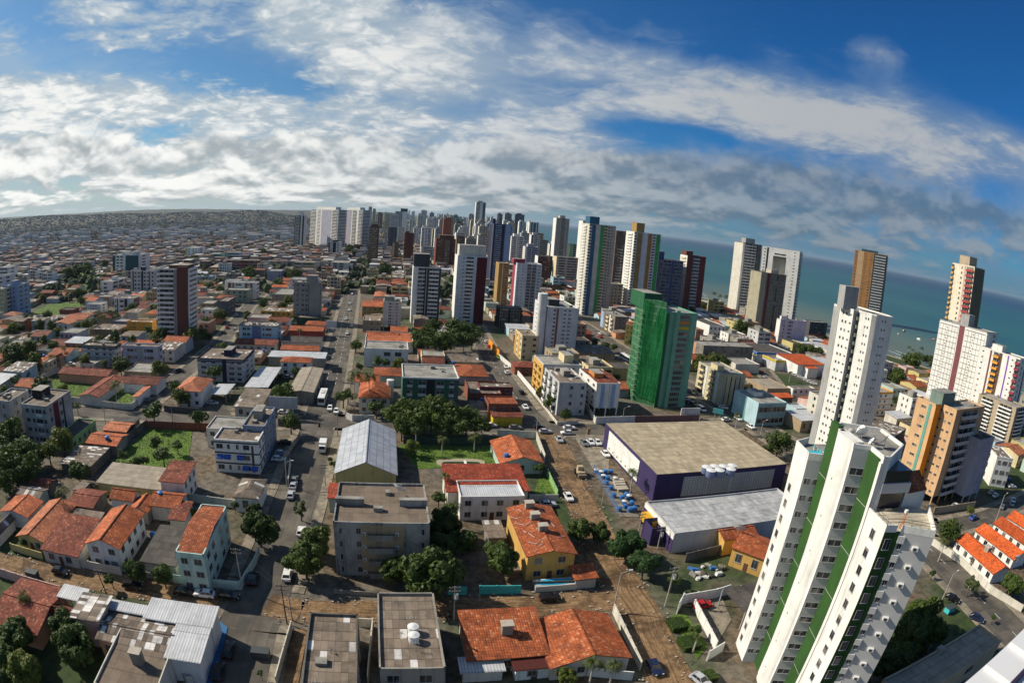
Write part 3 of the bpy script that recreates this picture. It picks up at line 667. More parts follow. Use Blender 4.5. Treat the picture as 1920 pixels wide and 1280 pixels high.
BLD = [
('apartment_block','apartment block','weathered grey four storey block with mouldy walls and a yellow balcony bay',-30.3,90.9,12.5,18.2,16.9,11.9,{'n':4,'wall':'mould','near':1,'F':'s.285-.735:tan b.363-.497:conc b.503-.635:conc a.30-.335 a.645-.68 w.235-.285 w.69-.75 w.06-.085:.3-.75 w.92-.945:.3-.75','L':'w.3-.4 w.6-.7','roof':'asb2','topbox':(0,0.31,0.44,0.5,1.3,'conc'),'topbox2':(0.7,1,0.44,0.5,1.3,'mould'),'seed':1,'R_':'w.2-.28 w.5-.58 w.75-.83'}),
('apartment_block','low building','long flat roofed building with broken brown sheets under a walled dirt yard',-24.4,50.5,12.5,7.9,21,5.5,{'n':2,'wall':'dconc','near':1,'F':'w.2-.4 w.6-.8','L':'w.1-.2 w.4-.5','roof':'asb','seed':2,'R_':'w.1-.2 w.4-.5 w.7-.8'}),
('apartment_block','low building','flat roofed building carrying two round white water tanks',-14.7,58.7,12.5,9.3,18.7,7.5,{'n':2,'wall':'conc','near':1,'F':'w.1-.3 w.6-.8','L':'','roof':'asb','seed':3,'R_':'w.2-.3 w.6-.7'}),
('apartment_block','apartment block','white three storey block with grey bands and blue awnings',-75.5,126.1,12.5,12.6,9.1,8.9,{'n':3,'wall':'white','near':1,'F':'h0-1:dgrey w.05-.2 w.3-.36 w.5-.56 w.66-.8 d.84-.89','roof':'asb','awn':1,'seed':4,'R_':'h0-1:dgrey w.15-.3 w.6-.75'}),
('apartment_block','apartment block','narrow taller block with bare blue side wall and messy roof',-70.9,135.4,12.5,6.4,16.1,10.1,{'n':4,'wall':'blueg','near':1,'F':'w.2-.4','roof':'asb','topbox':(0.3,0.7,0.35,0.7,2.5,'conc'),'seed':5,'R_':'w.15-.25 w.4-.5 w.7-.8'}),
('apartment_block','apartment block','dark green and white block with pale parapet roof terraces',-36.2,189.5,12.5,19.5,18.1,12.5,{'n':4,'wall':'dgreenw','near':1,'F':'s.0-.08:green s.19-.27:green w.28-.42 p.28-.42:lgrey p.08-.18:lgrey w.08-.18 D.43-.57 w.60-.74 p.60-.74:lgrey s.74-.82:green w.83-.92 p.83-.92:lgrey','roof':'conc','parapet':'white','seed':6,'R_':'w.2-.3 w.6-.7'}),
('office_block','office','white office block with slanted ramp walls and rooftop terraces',-64.7,244.7,12.5,19.7,15.8,8,{'n':2,'wall':'white','near':1,'F':'w.45-.6 w.7-.85','roof':'conc','parapet':'white','seed':7,'R_':'w.2-.8'}),
('apartment_block','apartment block','four storey block with navy roof edge and navy stair stripe',-124.6,199.2,12.5,20.5,19.7,8.9,{'n':4,'wall':'lgrey','near':1,'F':'t:navy w.08-.2 w.3-.4 s.54-.63:navy w.68-.8 w.86-.95 h0-1:grey','roof':'asb','topbox':(0.5,0.66,0.3,0.7,2.4,'navy'),'seed':8,'R_':'w.2-.4 w.6-.8'}),
('apartment_block','apartment block','stained white four storey block with a black roof tank and maroon recess',-146.0,116.0,12.5,11.1,16.4,12,{'n':4,'wall':'stained','near':1,'F':'w.15-.3 w.4-.5 p.55-.8:white w.55-.8 w.85-.95','roof':'asb','topbox':(0.0,0.4,0.45,0.8,2.4,'black'),'seed':9,'R_':'s.25-.45:maroon w.5-.6 w.1-.18 s.62-.68:navy'}),
('apartment_block','apartment block','stained white four storey block with grey roof beside the dark grove',-160.6,113.4,12.5,8.6,12.7,12,{'n':4,'wall':'stained','near':1,'F':'w.2-.35 w.6-.75','roof':'asb','seed':10,'R_':'w.3-.4 w.6-.7'}),
('apartment_block','apartment block','four storey grey white block with dark green parapet',-191.7,196.6,12.5,19.8,6.8,9.1,{'n':4,'wall':'lgrey','near':1,'F':'t:dgreen h0-1:grey w.2-.27 w.42-.52 w.65-.73 w.83-.9','roof':'asb','seed':11,'R_':'w.2-.4 w.6-.8'}),
('apartment_block','apartment block','three storey pale lilac block with grey stair stripe',-169.1,202.6,12.5,18.9,5.5,9.5,{'n':3,'wall':'lilac','near':1,'F':'w.13-.32 w.36-.4 s.41-.57:grey w.42-.56 w.62-.66 w.68-.87','roof':'asb','seed':12,'R_':'s0-.3:grey w.4-.7'}),
('office_block','office','bright orange four storey building',-209.1,255.9,12.5,16.9,6.5,7.9,{'n':4,'wall':'orange','near':1,'F':'w.1-.4:.6-.75 w.65-.75:.6-.75','roof':'asb','parapet':'orange','seed':13,'R_':'w.3-.5'}),
('apartment_tower','tower','white tower with brown curved front panel and fourteen banded floors',-184.2,253.5,12.5,19.0,15,37.5,{'n':15,'wall':'white','near':1,'F':'b.08-.55:white w.02-.07 s.56-.66:grey S.66-.985:brick2','roof':'conc','topbox':(0.35,0.95,0.1,0.8,1.8,'brown'),'seed':14,'R_':'W.12-.9 h0-1:white'}),
('apartment_block','apartment block','four storey white block with blue stair strip and tattered roof',-134.5,257.1,12.5,20.4,10.4,11,{'n':4,'wall':'paleblue','near':1,'F':'w.1-.2 w.22-.3 s.35-.58:steel w.38-.55 w.7-.85 w.62-.67 s.02-.08:white','roof':'asbp','parapet':'conc','seed':16,'R_':'w.3-.6'}),
('apartment_tower','tower','wide plain grey eight storey block with square roof tower',-134.0,330.9,12.5,16.7,10.7,24,{'n':8,'wall':'grey2','near':1,'F':'w.12-.2 w.3-.4 w.46-.54 a.2-.25 d.56-.58','roof':'conc','topbox':(0.45,0.85,0.3,0.8,4,'grey2'),'seed':17,'R_':'s0-.2:teal w.5-.7'}),
('apartment_block','apartment block','windowless beige block beside the wide grey block',-173.3,385.4,12.5,14.8,32.6,7.2,{'n':4,'wall':'olivec','F':'w.2-.26','roof':'conc','seed':18,'R_':''}),
('apartment_block','apartment block','pale block with two rows of small square windows',-211.2,381.3,12.5,18.6,10.9,9,{'n':3,'wall':'pistach','F':'w.1-.18 w.35-.43 w.6-.68 w.8-.88','roof':'conc','seed':19,'R_':'w.3-.5'}),
('apartment_block','apartment block','white block with red brick stripes along the side street',-220.1,399.7,12.5,24.7,10,12,{'n':4,'wall':'white','F':'s.05-.15:brick s.2-.25:brick s.62-.7:brick s.8-.87:brick w.3-.5 w.72-.78','roof':'conc','seed':20,'R_':'W.1-.9'}),
('apartment_block','apartment block','white block with sloped roof behind the brick striped block',-226.2,407.5,12.5,11.7,12,12,{'n':4,'wall':'white','F':'w.6-.7 w.8-.9','roof':'conc','seed':21,'R_':'w.3-.5'}),
('apartment_block','apartment block','dark slate house block with bare front beside the side street',-190.0,331.3,12.5,7.7,19.2,9,{'n':3,'wall':'slate','F':'','roof':'asb','seed':22,'R_':'w.2-.35 w.6-.75'}),
('apartment_block','apartment block','long maroon brick block with white floor lines',-319.1,564.5,12.5,45.7,14,13,{'n':4,'wall':'maroonb','F':'h0-1:pink s.2-.24:brick s.55-.6:brick w.3-.5 w.7-.9','roof':'conc','seed':23,'R_':'w.3-.6'}),
('apartment_block','apartment block','cream block with open corridor floors by the grey tower pair',-243.0,597.6,12.5,23.4,16.6,11,{'n':3,'wall':'cream2','F':'W.02-.35 W.45-.98 s.36-.44:grey','roof':'conc','seed':24,'R_':'w.3-.6'}),
('apartment_block','apartment block','grey white block with open balconies near the main road',-204.1,613.8,12.5,19.7,29.2,11,{'n':4,'wall':'offwhite','F':'s.0-.08:white b.1-.35:lgrey b.45-.7:lgrey','roof':'conc','seed':25,'R_':'w.3-.6'}),
('apartment_block','apartment block','lilac grey plain block before the avenue trees',-237.9,515.8,12.5,14.2,19.0,9,{'n':3,'wall':'lilac2','F':'w.8-.9','roof':'conc','seed':26,'R_':'w.3-.6'}),
('apartment_block','apartment block','white terrace roofed block behind the wide grey block',-180.8,438.1,12.5,22.0,16,12,{'n':4,'wall':'white','F':'h0-1:grey w.1-.3','roof':'conc','seed':27,'R_':'w.3-.6'}),
('apartment_block','apartment block','teal green low block among trees beyond the brown panelled tower',-406.5,680.2,12.5,17.9,26.2,9,{'n':3,'wall':'tealg','F':'w.2-.4 w.6-.8','roof':'conc','seed':28,'R_':'w.3-.6'}),
('apartment_block','apartment block','white school block with long stepped bands',-387.7,701.2,12.5,20.6,12,10,{'n':3,'wall':'white','F':'W.05-.95','roof':'conc','seed':29,'R_':'W.1-.9'}),
('apartment_block','apartment block','small white block with green end wall beyond the curved tower',-466.8,717.1,12.5,20.0,32.5,13.4,{'n':6,'wall':'white','F':'s0-.12:lgreen w.2-.35 w.55-.7 w.8-.9','roof':'conc','seed':30,'R_':'w.3-.6'}),
('apartment_tower','tower','grey white block with one tall navy stripe',-299.2,373.5,12.5,24.0,6.7,21,{'n':7,'wall':'lgrey','F':'s.08-.12:navy s.42-.5:navy w.15-.22 w.28-.38 w.52-.6 w.66-.72 s.73-.76:navy w.84-.9','roof':'conc','topbox':(0.38,0.52,0.2,0.7,3,'navy'),'seed':31,'R_':'w.3-.6'}),
('apartment_block','apartment block','white block with open balcony side beside the soccer field',-330.1,368.3,12.5,11.9,24.8,12,{'n':4,'wall':'white','F':'w.3-.55','roof':'conc','topbox':(0.4,0.7,0.5,0.8,2.5,'white'),'seed':32,'R_':'b.1-.45:white b.55-.9:white'}),
('apartment_tower','tower','slim blue glass block on the avenue beyond the trees',-401.1,468.6,12.5,32.1,29.7,24,{'n':8,'wall':'white','F':'s0-.1:teal s.5-1:teal w.15-.25 w.3-.4 w.55-.6 w.7-.8','roof':'conc','topbox':(0.25,0.4,0.2,0.7,3,'white'),'topbox2':(0.6,0.75,0.2,0.7,3,'white'),'seed':33,'R_':'w.3-.6'}),
('apartment_tower','tower','sky blue seven storey block with corner bays',-351.7,271.2,12.5,15.2,18,21,{'n':7,'wall':'skyblue','near':1,'F':'d.4-.45 w.1-.2 w.28-.34 w.55-.62 w.75-.85','roof':'conc','topbox':(0.45,0.7,0.2,0.6,3,'skyblue'),'seed':34,'R_':'w.2-.4 w.6-.8'}),
('apartment_tower','tower','pale yellow seven storey block at the picture edge',-354.5,262.0,12.5,12.8,14,20,{'n':7,'wall':'paleyel','near':1,'F':'w.5-.62 w.72-.78 w.88-.94','roof':'conc','seed':35,'R_':'w.3-.6'}),
('apartment_block','apartment block','white stepped flats beyond the sky blue block',-450.5,342.2,12.5,6.0,20,17,{'n':5,'wall':'white','F':'W.1-.9','roof':'conc','seed':36,'R_':'w.3-.6'}),
('apartment_block','apartment block','white rear flats with dark window band at the frame side',-533.2,402.4,12.5,20.0,18,17,{'n':5,'wall':'white','F':'W.1-.9','roof':'conc','seed':37,'R_':'w.3-.6'}),
('apartment_block','apartment block','white cube house with eight dark windows behind palms',-288.8,306.0,12.5,11.9,11.4,5.7,{'n':3,'wall':'white','F':'w.25-.32 w.45-.52 w.6-.7','roof':'conc','seed':38,'R_':'w.3-.6'}),
('apartment_block','apartment block','white and grey flats with navy stripes behind the palms',-265.8,311.5,12.5,15.7,12.1,10,{'n':3,'wall':'white','F':'s.15-.2:navy s.55-.7:navy w.05-.12 w.3-.5','roof':'asb','seed':39,'R_':'b.1-.9:tan'}),
('mint_house','house','three storey mint house with broken tiled roof at the corner',-57.2,75.4,12.5,5.7,19.0,8.4,{'n':3,'wall':'mint','near':1,'F':'w.15-.4 w.62-.9','L':'','roof':'tile','seed':40,'R_':'w.1-.2 w.3-.4 w.6-.7 w.85-.93'}),
('apartment_tower','tower','unfinished tower wrapped in green safety netting',58.8,218.9,12.5,14.1,17,38.3,{'n':17,'wall':'netgreen','near':1,'F':'s.0-.1:netg1 s.12-.30:netg2 S.28-.4:netg2 W.38-.76:.10-.82 s.82-1:netg2','L':'s0-1:netg3 h0-1:netg2','roof':'conc','topbox':(-0.45,0.1,0.5,1.3,6,'netg1'),'seed':46,'special':'net','R_':'s0-1:netg2'}),
('apartment_block','apartment block','grey white four storey block with ragged side balconies',18.1,200.8,12.5,10.6,20.6,12,{'n':4,'wall':'lgrey','near':1,'F':'w.4-.5 w.8-.9','L':'b.1-.25:white b.4-.55:white b.75-.9:white','roof':'asb','topbox':(0.4,0.65,0.45,0.7,2,'conc'),'seed':41,'R_':'w.3-.5'}),
('apartment_block','apartment block','white and light blue block raised on pillars with orange roof box',32.1,203.6,12.5,9.4,20.9,12,{'n':4,'wall':'white','near':1,'pil':1,'F':'s.2-.35:lblue s.42-.58:white w.2-.35 w.42-.58:.4-.6 s.65-.8:lblue w.65-.8','L':'w.1-.2 w.5-.6 w.8-.9','roof':'tiled','topbox':(0.1,0.5,0.3,0.6,2.2,'orange2'),'seed':42,'R_':'w.3-.5'}),
('apartment_block','apartment block','yellow fronted block behind the ragged balcony block',13.4,226.2,12.5,16.2,16,12,{'n':4,'wall':'lgrey','near':1,'F':'w.4-.5 w.7-.8','L':'s0-1:yellow b.2-.4:yellow b.6-.8:yellow','roof':'conc','topbox':(0.6,0.85,0.3,0.8,3,'cream'),'seed':43,'R_':'w.3-.5'}),
('apartment_block','apartment block','cream block with yellow curved bays on the middle street',4.9,282.0,12.5,8.1,16,12,{'n':4,'wall':'cream','near':1,'F':'w.1-.25 w.7-.9','L':'s0-.2:yellow s.5-.7:yellow w.3-.4 w.8-.9','roof':'asb','seed':44,'R_':'w.3-.5'}),
('apartment_tower','tower','white slab tower with red window strip and round stair shaft',16.3,286.5,12.5,16.4,26.4,26.4,{'n':13,'wall':'whitel','near':1,'F':'w.2-.27:.3-.7 s.3-.36:brick w.31-.35 w.52-.6:.4-.7 w.68-.76:.4-.7','L':'w.4-.6','roof':'conc','topbox':(0.15,0.5,0.3,0.7,3,'dgrey'),'cyl':1,'seed':45,'R_':'s0-1:slate w.4-.6'}),
('apartment_block','apartment block','bright yellow four storey flats with dark square windows',67.6,343.0,-14.0,10.9,12,12,{'n':4,'wall':'yellow3','near':1,'F':'w.1-.16 w.3-.38 w.5-.6 w.8-.92','roof':'tiled','seed':47,'R_':'w.3-.5'}),
('apartment_block','apartment block','long low white and pale blue block with stained end wall',66.6,377.1,12.5,9.9,26,11,{'n':4,'wall':'dstain','near':1,'F':'w.3-.4 w.6-.7','L':'s0-.2:lblue b.45-.6:cream s.62-.7:white b.75-.9:cream w.3-.4','roof':'conc','seed':48,'R_':'w.3-.5'}),
('apartment_block','apartment block','cream scalloped flats with vertical brown slots',89.6,226.4,12.5,11.9,22,13.5,{'n':5,'wall':'cream2','near':1,'F':'d.15-.19 d.35-.39 d.55-.59 d.75-.79 s.2-.33:cream s.4-.53:cream','L':'b.1-.3:cream s.32-.4:white b.5-.7:cream s.75-.85:white','roof':'conc','topbox':(0.1,0.35,0.3,0.6,2,'cream'),'seed':49,'R_':'w.3-.5'}),
('church','church','pale old hall with blind arched side and stepped front',106.4,306.2,12.5,35.2,14,10,{'n':2,'wall':'dstain','near':1,'F':'w.15-.2:.3-.7 w.4-.45:.3-.7 w.65-.7:.3-.7 w.85-.9:.3-.7','L':'s.2-.4:salmon','roof':'conc','seed':50,'R_':''}),
('commercial_building','commercial building','pale blue commercial building with white roof box at the junction',96.9,201.4,12.5,14.6,18,9,{'n':2,'wall':'paleteal','near':1,'F':'W.02-.98:.25-.75','L':'s0-1:paleblue','roof':'conc','parapet':'paleblue','topbox':(0.35,0.6,0.55,0.9,1.6,'white'),'seed':51,'R_':''}),
('apartment_block','apartment block','orange and white striped small block behind the grey and white tower',171.0,222.0,12.5,12.6,10,11,{'n':4,'wall':'white','near':1,'F':'h0-1:orange w.2-.3 w.5-.6','L':'h0-1:orange','roof':'conc','parapet':'orange','seed':52,'R_':''}),
('apartment_block','apartment block','white seven storey block with lilac side before the beach',192.7,386.9,12.5,26.7,4.9,18.9,{'n':7,'wall':'lilacw','near':1,'F':'w.12-.16 w.3-.4 w.42-.46 s.55-.75:lilacw w.55-.6','L':'s0-1:white w.2-.3 w.6-.7','roof':'conc','topbox':(0.05,0.3,0.3,0.7,2.5,'white'),'seed':53,'R_':'w.3-.5'}),
('apartment_block','apartment block','dark empty concrete block on the beach front',248.4,439.8,12.5,21.5,8.3,13,{'n':4,'wall':'dgrey2','F':'b.3-.5:dgrey b.55-.8:dgrey','roof':'conc','seed':54,'R_':'w.3-.5'}),
('store_building','store','purple big box store with white panels and beige sheet roof',40.0,134.7,12.5,44.0,39.0,8.0,{'n':2,'wall':'purple','near':1,'F':'q.19-.90:.12-.85','L':'P.10-.72:white','roof':'beige','parapet':'none','seed':60,'special':'store','R_':''}),
('apartment_tower','tower','dark and white slab with stepped white cap beside the twin towers',-399.1,978.1,12.5,20.0,14,58.1,{'n':22,'wall':'white','F':'b.08-.45:white s.0-.06:dgrey s.45-.55:dgrey s.70-.86:dgrey','roof':'conc','topbox':(0.3,0.75,0.2,0.9,7,'white'),'seed':70,'R_':'s.2-.5:dgrey'}),
('apartment_tower','tower','huge white twin tower of many balconies and pale lilac middle',-388.4,1031.5,-42.0,102.6,18,69.5,{'n':27,'wall':'white','F':'b.0-.2:white s.20-.24:white s.42-.78:lilac2 w.44-.52 w.56-.62 w.68-.76 b.8-.98:white w.26-.38','roof':'conc','topbox':(0.15,0.85,0.2,0.8,5,'white'),'seed':71,'R_':'b.1-.9:white'}),
('apartment_tower','tower','huge white twin tower of many balconies with faint red stripe',-346.8,1091.5,-42.0,77.3,18,70.7,{'n':27,'wall':'white','F':'b.0-.12:white s.15-.5:lilac2 w.18-.26 w.38-.46 b.54-.72:white s.30-.34:pink b.82-.98:white','roof':'conc','topbox':(0.2,0.8,0.2,0.8,5,'white'),'seed':72,'R_':'b.1-.9:white'}),
('apartment_tower','tower','short white block with navy middle before the twin towers',-272.4,802.8,12.5,18.5,12,23.0,{'n':10,'wall':'white','F':'s.0-.12:slate s.35-.6:navy w.15-.3 w.68-.85','roof':'conc','topbox':(0.3,0.7,0.2,0.8,3,'navy'),'seed':73,'R_':'w.3-.6'}),
('apartment_tower','tower','tall beige twin shaft tower',-456.4,1702.5,12.5,9.9,14,84.1,{'n':27,'wall':'olivec','F':'s0-.3:cream','roof':'conc','seed':74,'R_':'w.3-.6'}),
('apartment_tower','tower','lower beige shaft joined to the tall beige tower',-399.3,1535.9,12.5,7.7,14,77.5,{'n':26,'wall':'cream2','F':'w.2-.8','roof':'conc','seed':75,'R_':'w.3-.6'}),
('apartment_tower','tower','dark brown tower with striped balcony rails',-203.9,771.9,12.5,13.3,14,48.1,{'n':20,'wall':'brown','F':'b.05-.85:tan','roof':'conc','topbox':(0.2,0.8,0.2,0.8,4,'brown'),'seed':76,'R_':'w.3-.6'}),
('apartment_tower','tower','teal and grey tower with white end slab',-317.6,1449.9,12.5,31.0,16,72.7,{'n':24,'wall':'lgrey','F':'b.0-.45:lgrey s.5-.56:teal s.58-.98:white','roof':'conc','topbox':(0.42,1,0.3,0.9,8,'teal'),'seed':77,'R_':'s0-1:teal'}),
('apartment_tower','tower','slim near black slab tower',-235.5,1027.6,12.5,15.0,12,42.0,{'n':16,'wall':'dgrey','F':'s.1-.3:slate s.6-.8:slate','roof':'conc','seed':78,'R_':'s0-1:lgrey'}),
('apartment_tower','tower','white banded tower behind the black slab',-295.9,1390.8,12.5,18.5,12,34.9,{'n':18,'wall':'white','F':'W.1-.9 h0-1:white','roof':'conc','seed':79,'R_':'w.3-.6'}),
('apartment_tower','tower','small olive slab tower',-185.4,841.8,12.5,9.1,10,24.1,{'n':11,'wall':'olive','F':'s.0-.3:cream','roof':'conc','seed':80,'R_':'w.3-.6'}),
('apartment_tower','tower','plain red brown brick slab tower',-163.5,817.3,12.5,13.4,13,40.3,{'n':18,'wall':'brick2','F':'s0-.12:brick s.5-.56:maroon','roof':'conc','topbox':(0.1,0.5,0.2,0.8,3,'brick2'),'seed':81,'R_':'s0-1:brick'}),
('apartment_tower','tower','white tower with comb shaped balconies behind the brown complex',-160.8,944.0,12.5,15.5,14,46.2,{'n':19,'wall':'white','F':'b.0-.25:white w.4-.6 b.7-.95:white','roof':'conc','topbox':(0.1,0.5,0.2,0.8,4,'white'),'seed':82,'R_':'w.3-.6'}),
('apartment_tower','tower','grey banded block at the foot of the comb tower',-143.7,850.2,12.5,18.5,10,20.3,{'n':9,'wall':'lgrey','F':'b.2-.95:white','roof':'conc','seed':83,'R_':'w.3-.6'}),
('apartment_tower','tower','plain orange brown slab tower with flat top',-150.0,1126.4,12.5,15.3,14,61.9,{'n':27,'wall':'rust','F':'s0-.1:brick','roof':'conc','topbox':(0.2,1,0.2,0.8,3,'rust'),'seed':84,'R_':'s0-1:rust'}),
('apartment_tower','tower','brown brick complex with glowing orange balcony edges',-106.9,745.7,12.5,25.2,16,37.9,{'n':19,'wall':'brick2','F':'b.08-.38:rust b.44-.7:tan s.72-.8:maroon w.84-.95','L':'s0-1:rust b.2-.8:rust','roof':'conc','topbox':(0.15,0.9,0.2,0.8,5,'brick2'),'seed':85,'R_':'s0-1:dgrey'}),
('apartment_tower','tower','brown tower leaning behind the brick complex',-76.8,710.6,12.5,10.1,14,43.5,{'n':20,'wall':'brown2','F':'s.2-.3:tan w.4-.6 w.7-.9','roof':'conc','seed':86,'R_':'s0-1:maroon'}),
('apartment_tower','tower','very tall white tower with black balcony slots',-133.5,1677.0,12.5,27.9,17,113.9,{'n':31,'wall':'white','F':'b.05-.42:white s.45-.7:white s.72-1:slate w.75-.95','roof':'conc','topbox':(0.2,0.7,0.2,0.8,4,'grey'),'seed':87,'R_':'b.1-.9:slate'}),
('apartment_tower','tower','squat white tower before the very tall one',-84.3,1029.3,12.5,25.5,14,35.0,{'n':14,'wall':'white','F':'w.1-.2 s.3-.5:lgrey w.6-.7 w.85-.9','roof':'conc','topbox':(0.1,0.5,0.2,0.8,4,'white'),'seed':88,'R_':'w.3-.6'}),
('apartment_tower','tower','blue and navy tower with glass balcony grid',-28.1,576.7,12.5,18.9,16,63.3,{'n':30,'wall':'bluew','F':'s0-.06:white s.08-.16:navy b.2-.5:skyblue s.5-.66:navy s.7-.98:skyblue w.75-.95','L':'s0-1:navy','roof':'conc','topbox':(0.02,0.15,0.1,0.9,5,'navy'),'seed':89,'R_':'s0-1:navy'}),
('apartment_tower','tower','white tower with curved dark balcony bay beside the tree grove',-63.8,353.7,12.5,17.1,14,35.3,{'n':14,'wall':'white','near':1,'F':'s0-.16:white b.18-.42:lgrey s.40-.48:dgrey s.50-.58:dgrey b.58-.93:white s.93-1:dgrey w.30-.36','L':'s0-1:white','roof':'conc','topbox':(0.0,0.58,0.2,0.9,8,'dgrey'),'seed':90,'R_':'s0-1:dgrey'}),
('apartment_tower','tower','white and maroon tower with round porthole windows',-38.4,368.9,12.5,18.8,16,43.0,{'n':18,'wall':'whitel','near':1,'F':'w.18-.24:.4-.65 b.30-.55:white s.56-.66:whitel b.68-.98:maroon s.66-1:maroon','L':'s0-1:white','roof':'conc','topbox':(0.04,0.95,0.1,0.8,7,'offwhite'),'seed':91,'R_':'s0-1:maroon'}),
('apartment_tower','tower','mustard tower with tan banded front beside the red slab',-14.5,448.6,12.5,8.0,14,34.3,{'n':17,'wall':'mustard','F':'s0-.28:mustard s.32-.42:cream w.5-.9','L':'s0-1:mustard','roof':'conc','seed':92,'R_':'w.3-.6'}),
('apartment_tower','tower','grey white comb balcony tower with crimson side slab',-0.7,429.1,12.5,18.8,14,36.7,{'n':16,'wall':'whitel','near':1,'F':'w.05-.10:.35-.6 w.22-.27:.4-.6 b.42-.58:grey b.62-.78:grey w.85-.95:.35-.6','L':'s0-.6:crimson','roof':'conc','topbox':(-0.1,0.35,0.3,0.9,3,'crimson'),'seed':93,'R_':'s0-1:lgrey'}),
('apartment_tower','tower','low white tower block raised on columns by the main road',-75.3,325.9,12.5,10.4,13,16.8,{'n':8,'wall':'offwhite','near':1,'pil':1,'F':'w.28-.45 a.5-.55 w.72-.8 s.22-.26:white','L':'s0-1:offwhite','roof':'conc','topbox':(0.05,0.6,0.3,0.8,2.5,'conc'),'seed':94,'R_':'w.3-.6'}),
('apartment_tower','unfinished building','black bare concrete frame of an unfinished building',-10.0,362.1,12.5,15.1,8.6,12.8,{'n':6,'wall':'black','near':1,'F':'b.08-.42:dgrey b.52-.92:dgrey','roof':'conc','seed':95,'R_':'b.1-.9:dgrey'}),
('apartment_tower','tower','dark tower at the back of the far cluster',-86.0,2081.2,12.5,17.2,14,87.0,{'n':20,'wall':'dgrey','F':'b.1-.4:white w.6-.8','roof':'conc','topbox':(0.2,0.7,0.2,0.8,4,'dgrey'),'seed':100,'R_':'w.3-.6'}),
('apartment_tower','tower','grey tower with dark crown in the far cluster',-62.2,2110.1,12.5,25.9,14,91.6,{'n':21,'wall':'grey','F':'W.1-.9','roof':'conc','topbox':(0.2,0.7,0.2,0.8,4,'grey'),'seed':101,'R_':'w.3-.6'}),
('apartment_tower','tower','wide slate tower of the far cluster',-23.9,2053.3,12.5,33.1,14,91.4,{'n':21,'wall':'slate','F':'w.15-.3 w.4-.6 w.7-.9','roof':'conc','topbox':(0.2,0.7,0.2,0.8,4,'slate'),'seed':102,'R_':'w.3-.6'}),
('apartment_tower','tower','bright white slab before the slate far tower',-6.7,1630.5,12.5,15.4,14,67.0,{'n':20,'wall':'white','F':'s.3-.5:dgrey w.6-.9','roof':'conc','topbox':(0.2,0.7,0.2,0.8,4,'white'),'seed':103,'R_':'w.3-.6'}),
('apartment_tower','tower','white slab with dark edge before the sea',17.8,1679.0,12.5,11.3,14,67.1,{'n':19,'wall':'white','F':'b.1-.4:white w.6-.8','roof':'conc','topbox':(0.2,0.7,0.2,0.8,4,'white'),'seed':104,'R_':'w.3-.6'}),
('apartment_tower','tower','slender white tower beside the orange slab',-291.9,2048.2,12.5,9.1,14,70.7,{'n':16,'wall':'white','F':'W.1-.9','roof':'conc','topbox':(0.2,0.7,0.2,0.8,4,'white'),'seed':105,'R_':'w.3-.6'}),
('apartment_tower','tower','tower with a curved teal crown',-224.6,1867.9,12.5,25.1,14,67.8,{'n':17,'wall':'tealg','F':'w.15-.3 w.4-.6 w.7-.9','roof':'conc','topbox':(0.2,0.7,0.2,0.8,4,'tealg'),'seed':106,'R_':'w.3-.6'}),
('apartment_tower','tower','grey block with stepped top behind the brick complex',-155.0,1365.2,12.5,12.2,14,48.6,{'n':17,'wall':'grey','F':'s.3-.5:dgrey w.6-.9','roof':'conc','topbox':(0.2,0.7,0.2,0.8,4,'grey'),'seed':107,'R_':'w.3-.6'}),
('apartment_tower','tower','lilac grey tower near the very tall tower',-207.0,2280.9,12.5,22.9,14,79.4,{'n':16,'wall':'lilac2','F':'b.1-.4:white w.6-.8','roof':'conc','topbox':(0.2,0.7,0.2,0.8,4,'lilac2'),'seed':108,'R_':'w.3-.6'}),
('apartment_tower','tower','pair of far white slabs on the horizon plain',-559.0,3216.8,12.5,34.5,14,90.7,{'n':13,'wall':'white','F':'W.1-.9','roof':'conc','topbox':(0.2,0.7,0.2,0.8,4,'white'),'seed':109,'R_':'w.3-.6'}),
('apartment_tower','tower','thin grey tower by the very tall one',-153.7,1535.7,12.5,10.4,14,51.1,{'n':16,'wall':'lgrey','F':'w.15-.3 w.4-.6 w.7-.9','roof':'conc','topbox':(0.2,0.7,0.2,0.8,4,'lgrey'),'seed':110,'R_':'w.3-.6'}),
('apartment_tower','tower','dark block with pale penthouse behind the blue tower',-8.5,975.8,12.5,13.1,14,34.6,{'n':17,'wall':'dgrey','F':'s.3-.5:dgrey w.6-.9','roof':'conc','topbox':(0.2,0.7,0.2,0.8,4,'dgrey'),'seed':111,'R_':'w.3-.6'}),
('apartment_tower','tower','pale block with deep dark centre recess',3.9,873.7,12.5,15.9,14,30.4,{'n':16,'wall':'offwhite','F':'b.1-.4:white w.6-.8','roof':'conc','topbox':(0.2,0.7,0.2,0.8,4,'offwhite'),'seed':112,'R_':'w.3-.6'}),
('apartment_tower','tower','pale blue narrow tower behind the navy one',-28.1,1430.3,12.5,9.1,14,52.3,{'n':17,'wall':'lblue','F':'W.1-.9','roof':'conc','topbox':(0.2,0.7,0.2,0.8,4,'lblue'),'seed':113,'R_':'w.3-.6'}),
('apartment_tower','tower','small tower with orange top corner',-75.4,1228.8,12.5,9.5,14,42.2,{'n':16,'wall':'orange2','F':'w.15-.3 w.4-.6 w.7-.9','roof':'conc','topbox':(0.2,0.7,0.2,0.8,4,'orange2'),'seed':114,'R_':'w.3-.6'}),
('apartment_tower','tower','white tower with grey bands behind the squat one',-98.6,1641.1,12.5,16.7,14,53.3,{'n':15,'wall':'white','F':'s.3-.5:dgrey w.6-.9','roof':'conc','topbox':(0.2,0.7,0.2,0.8,4,'white'),'seed':115,'R_':'w.3-.6'}),
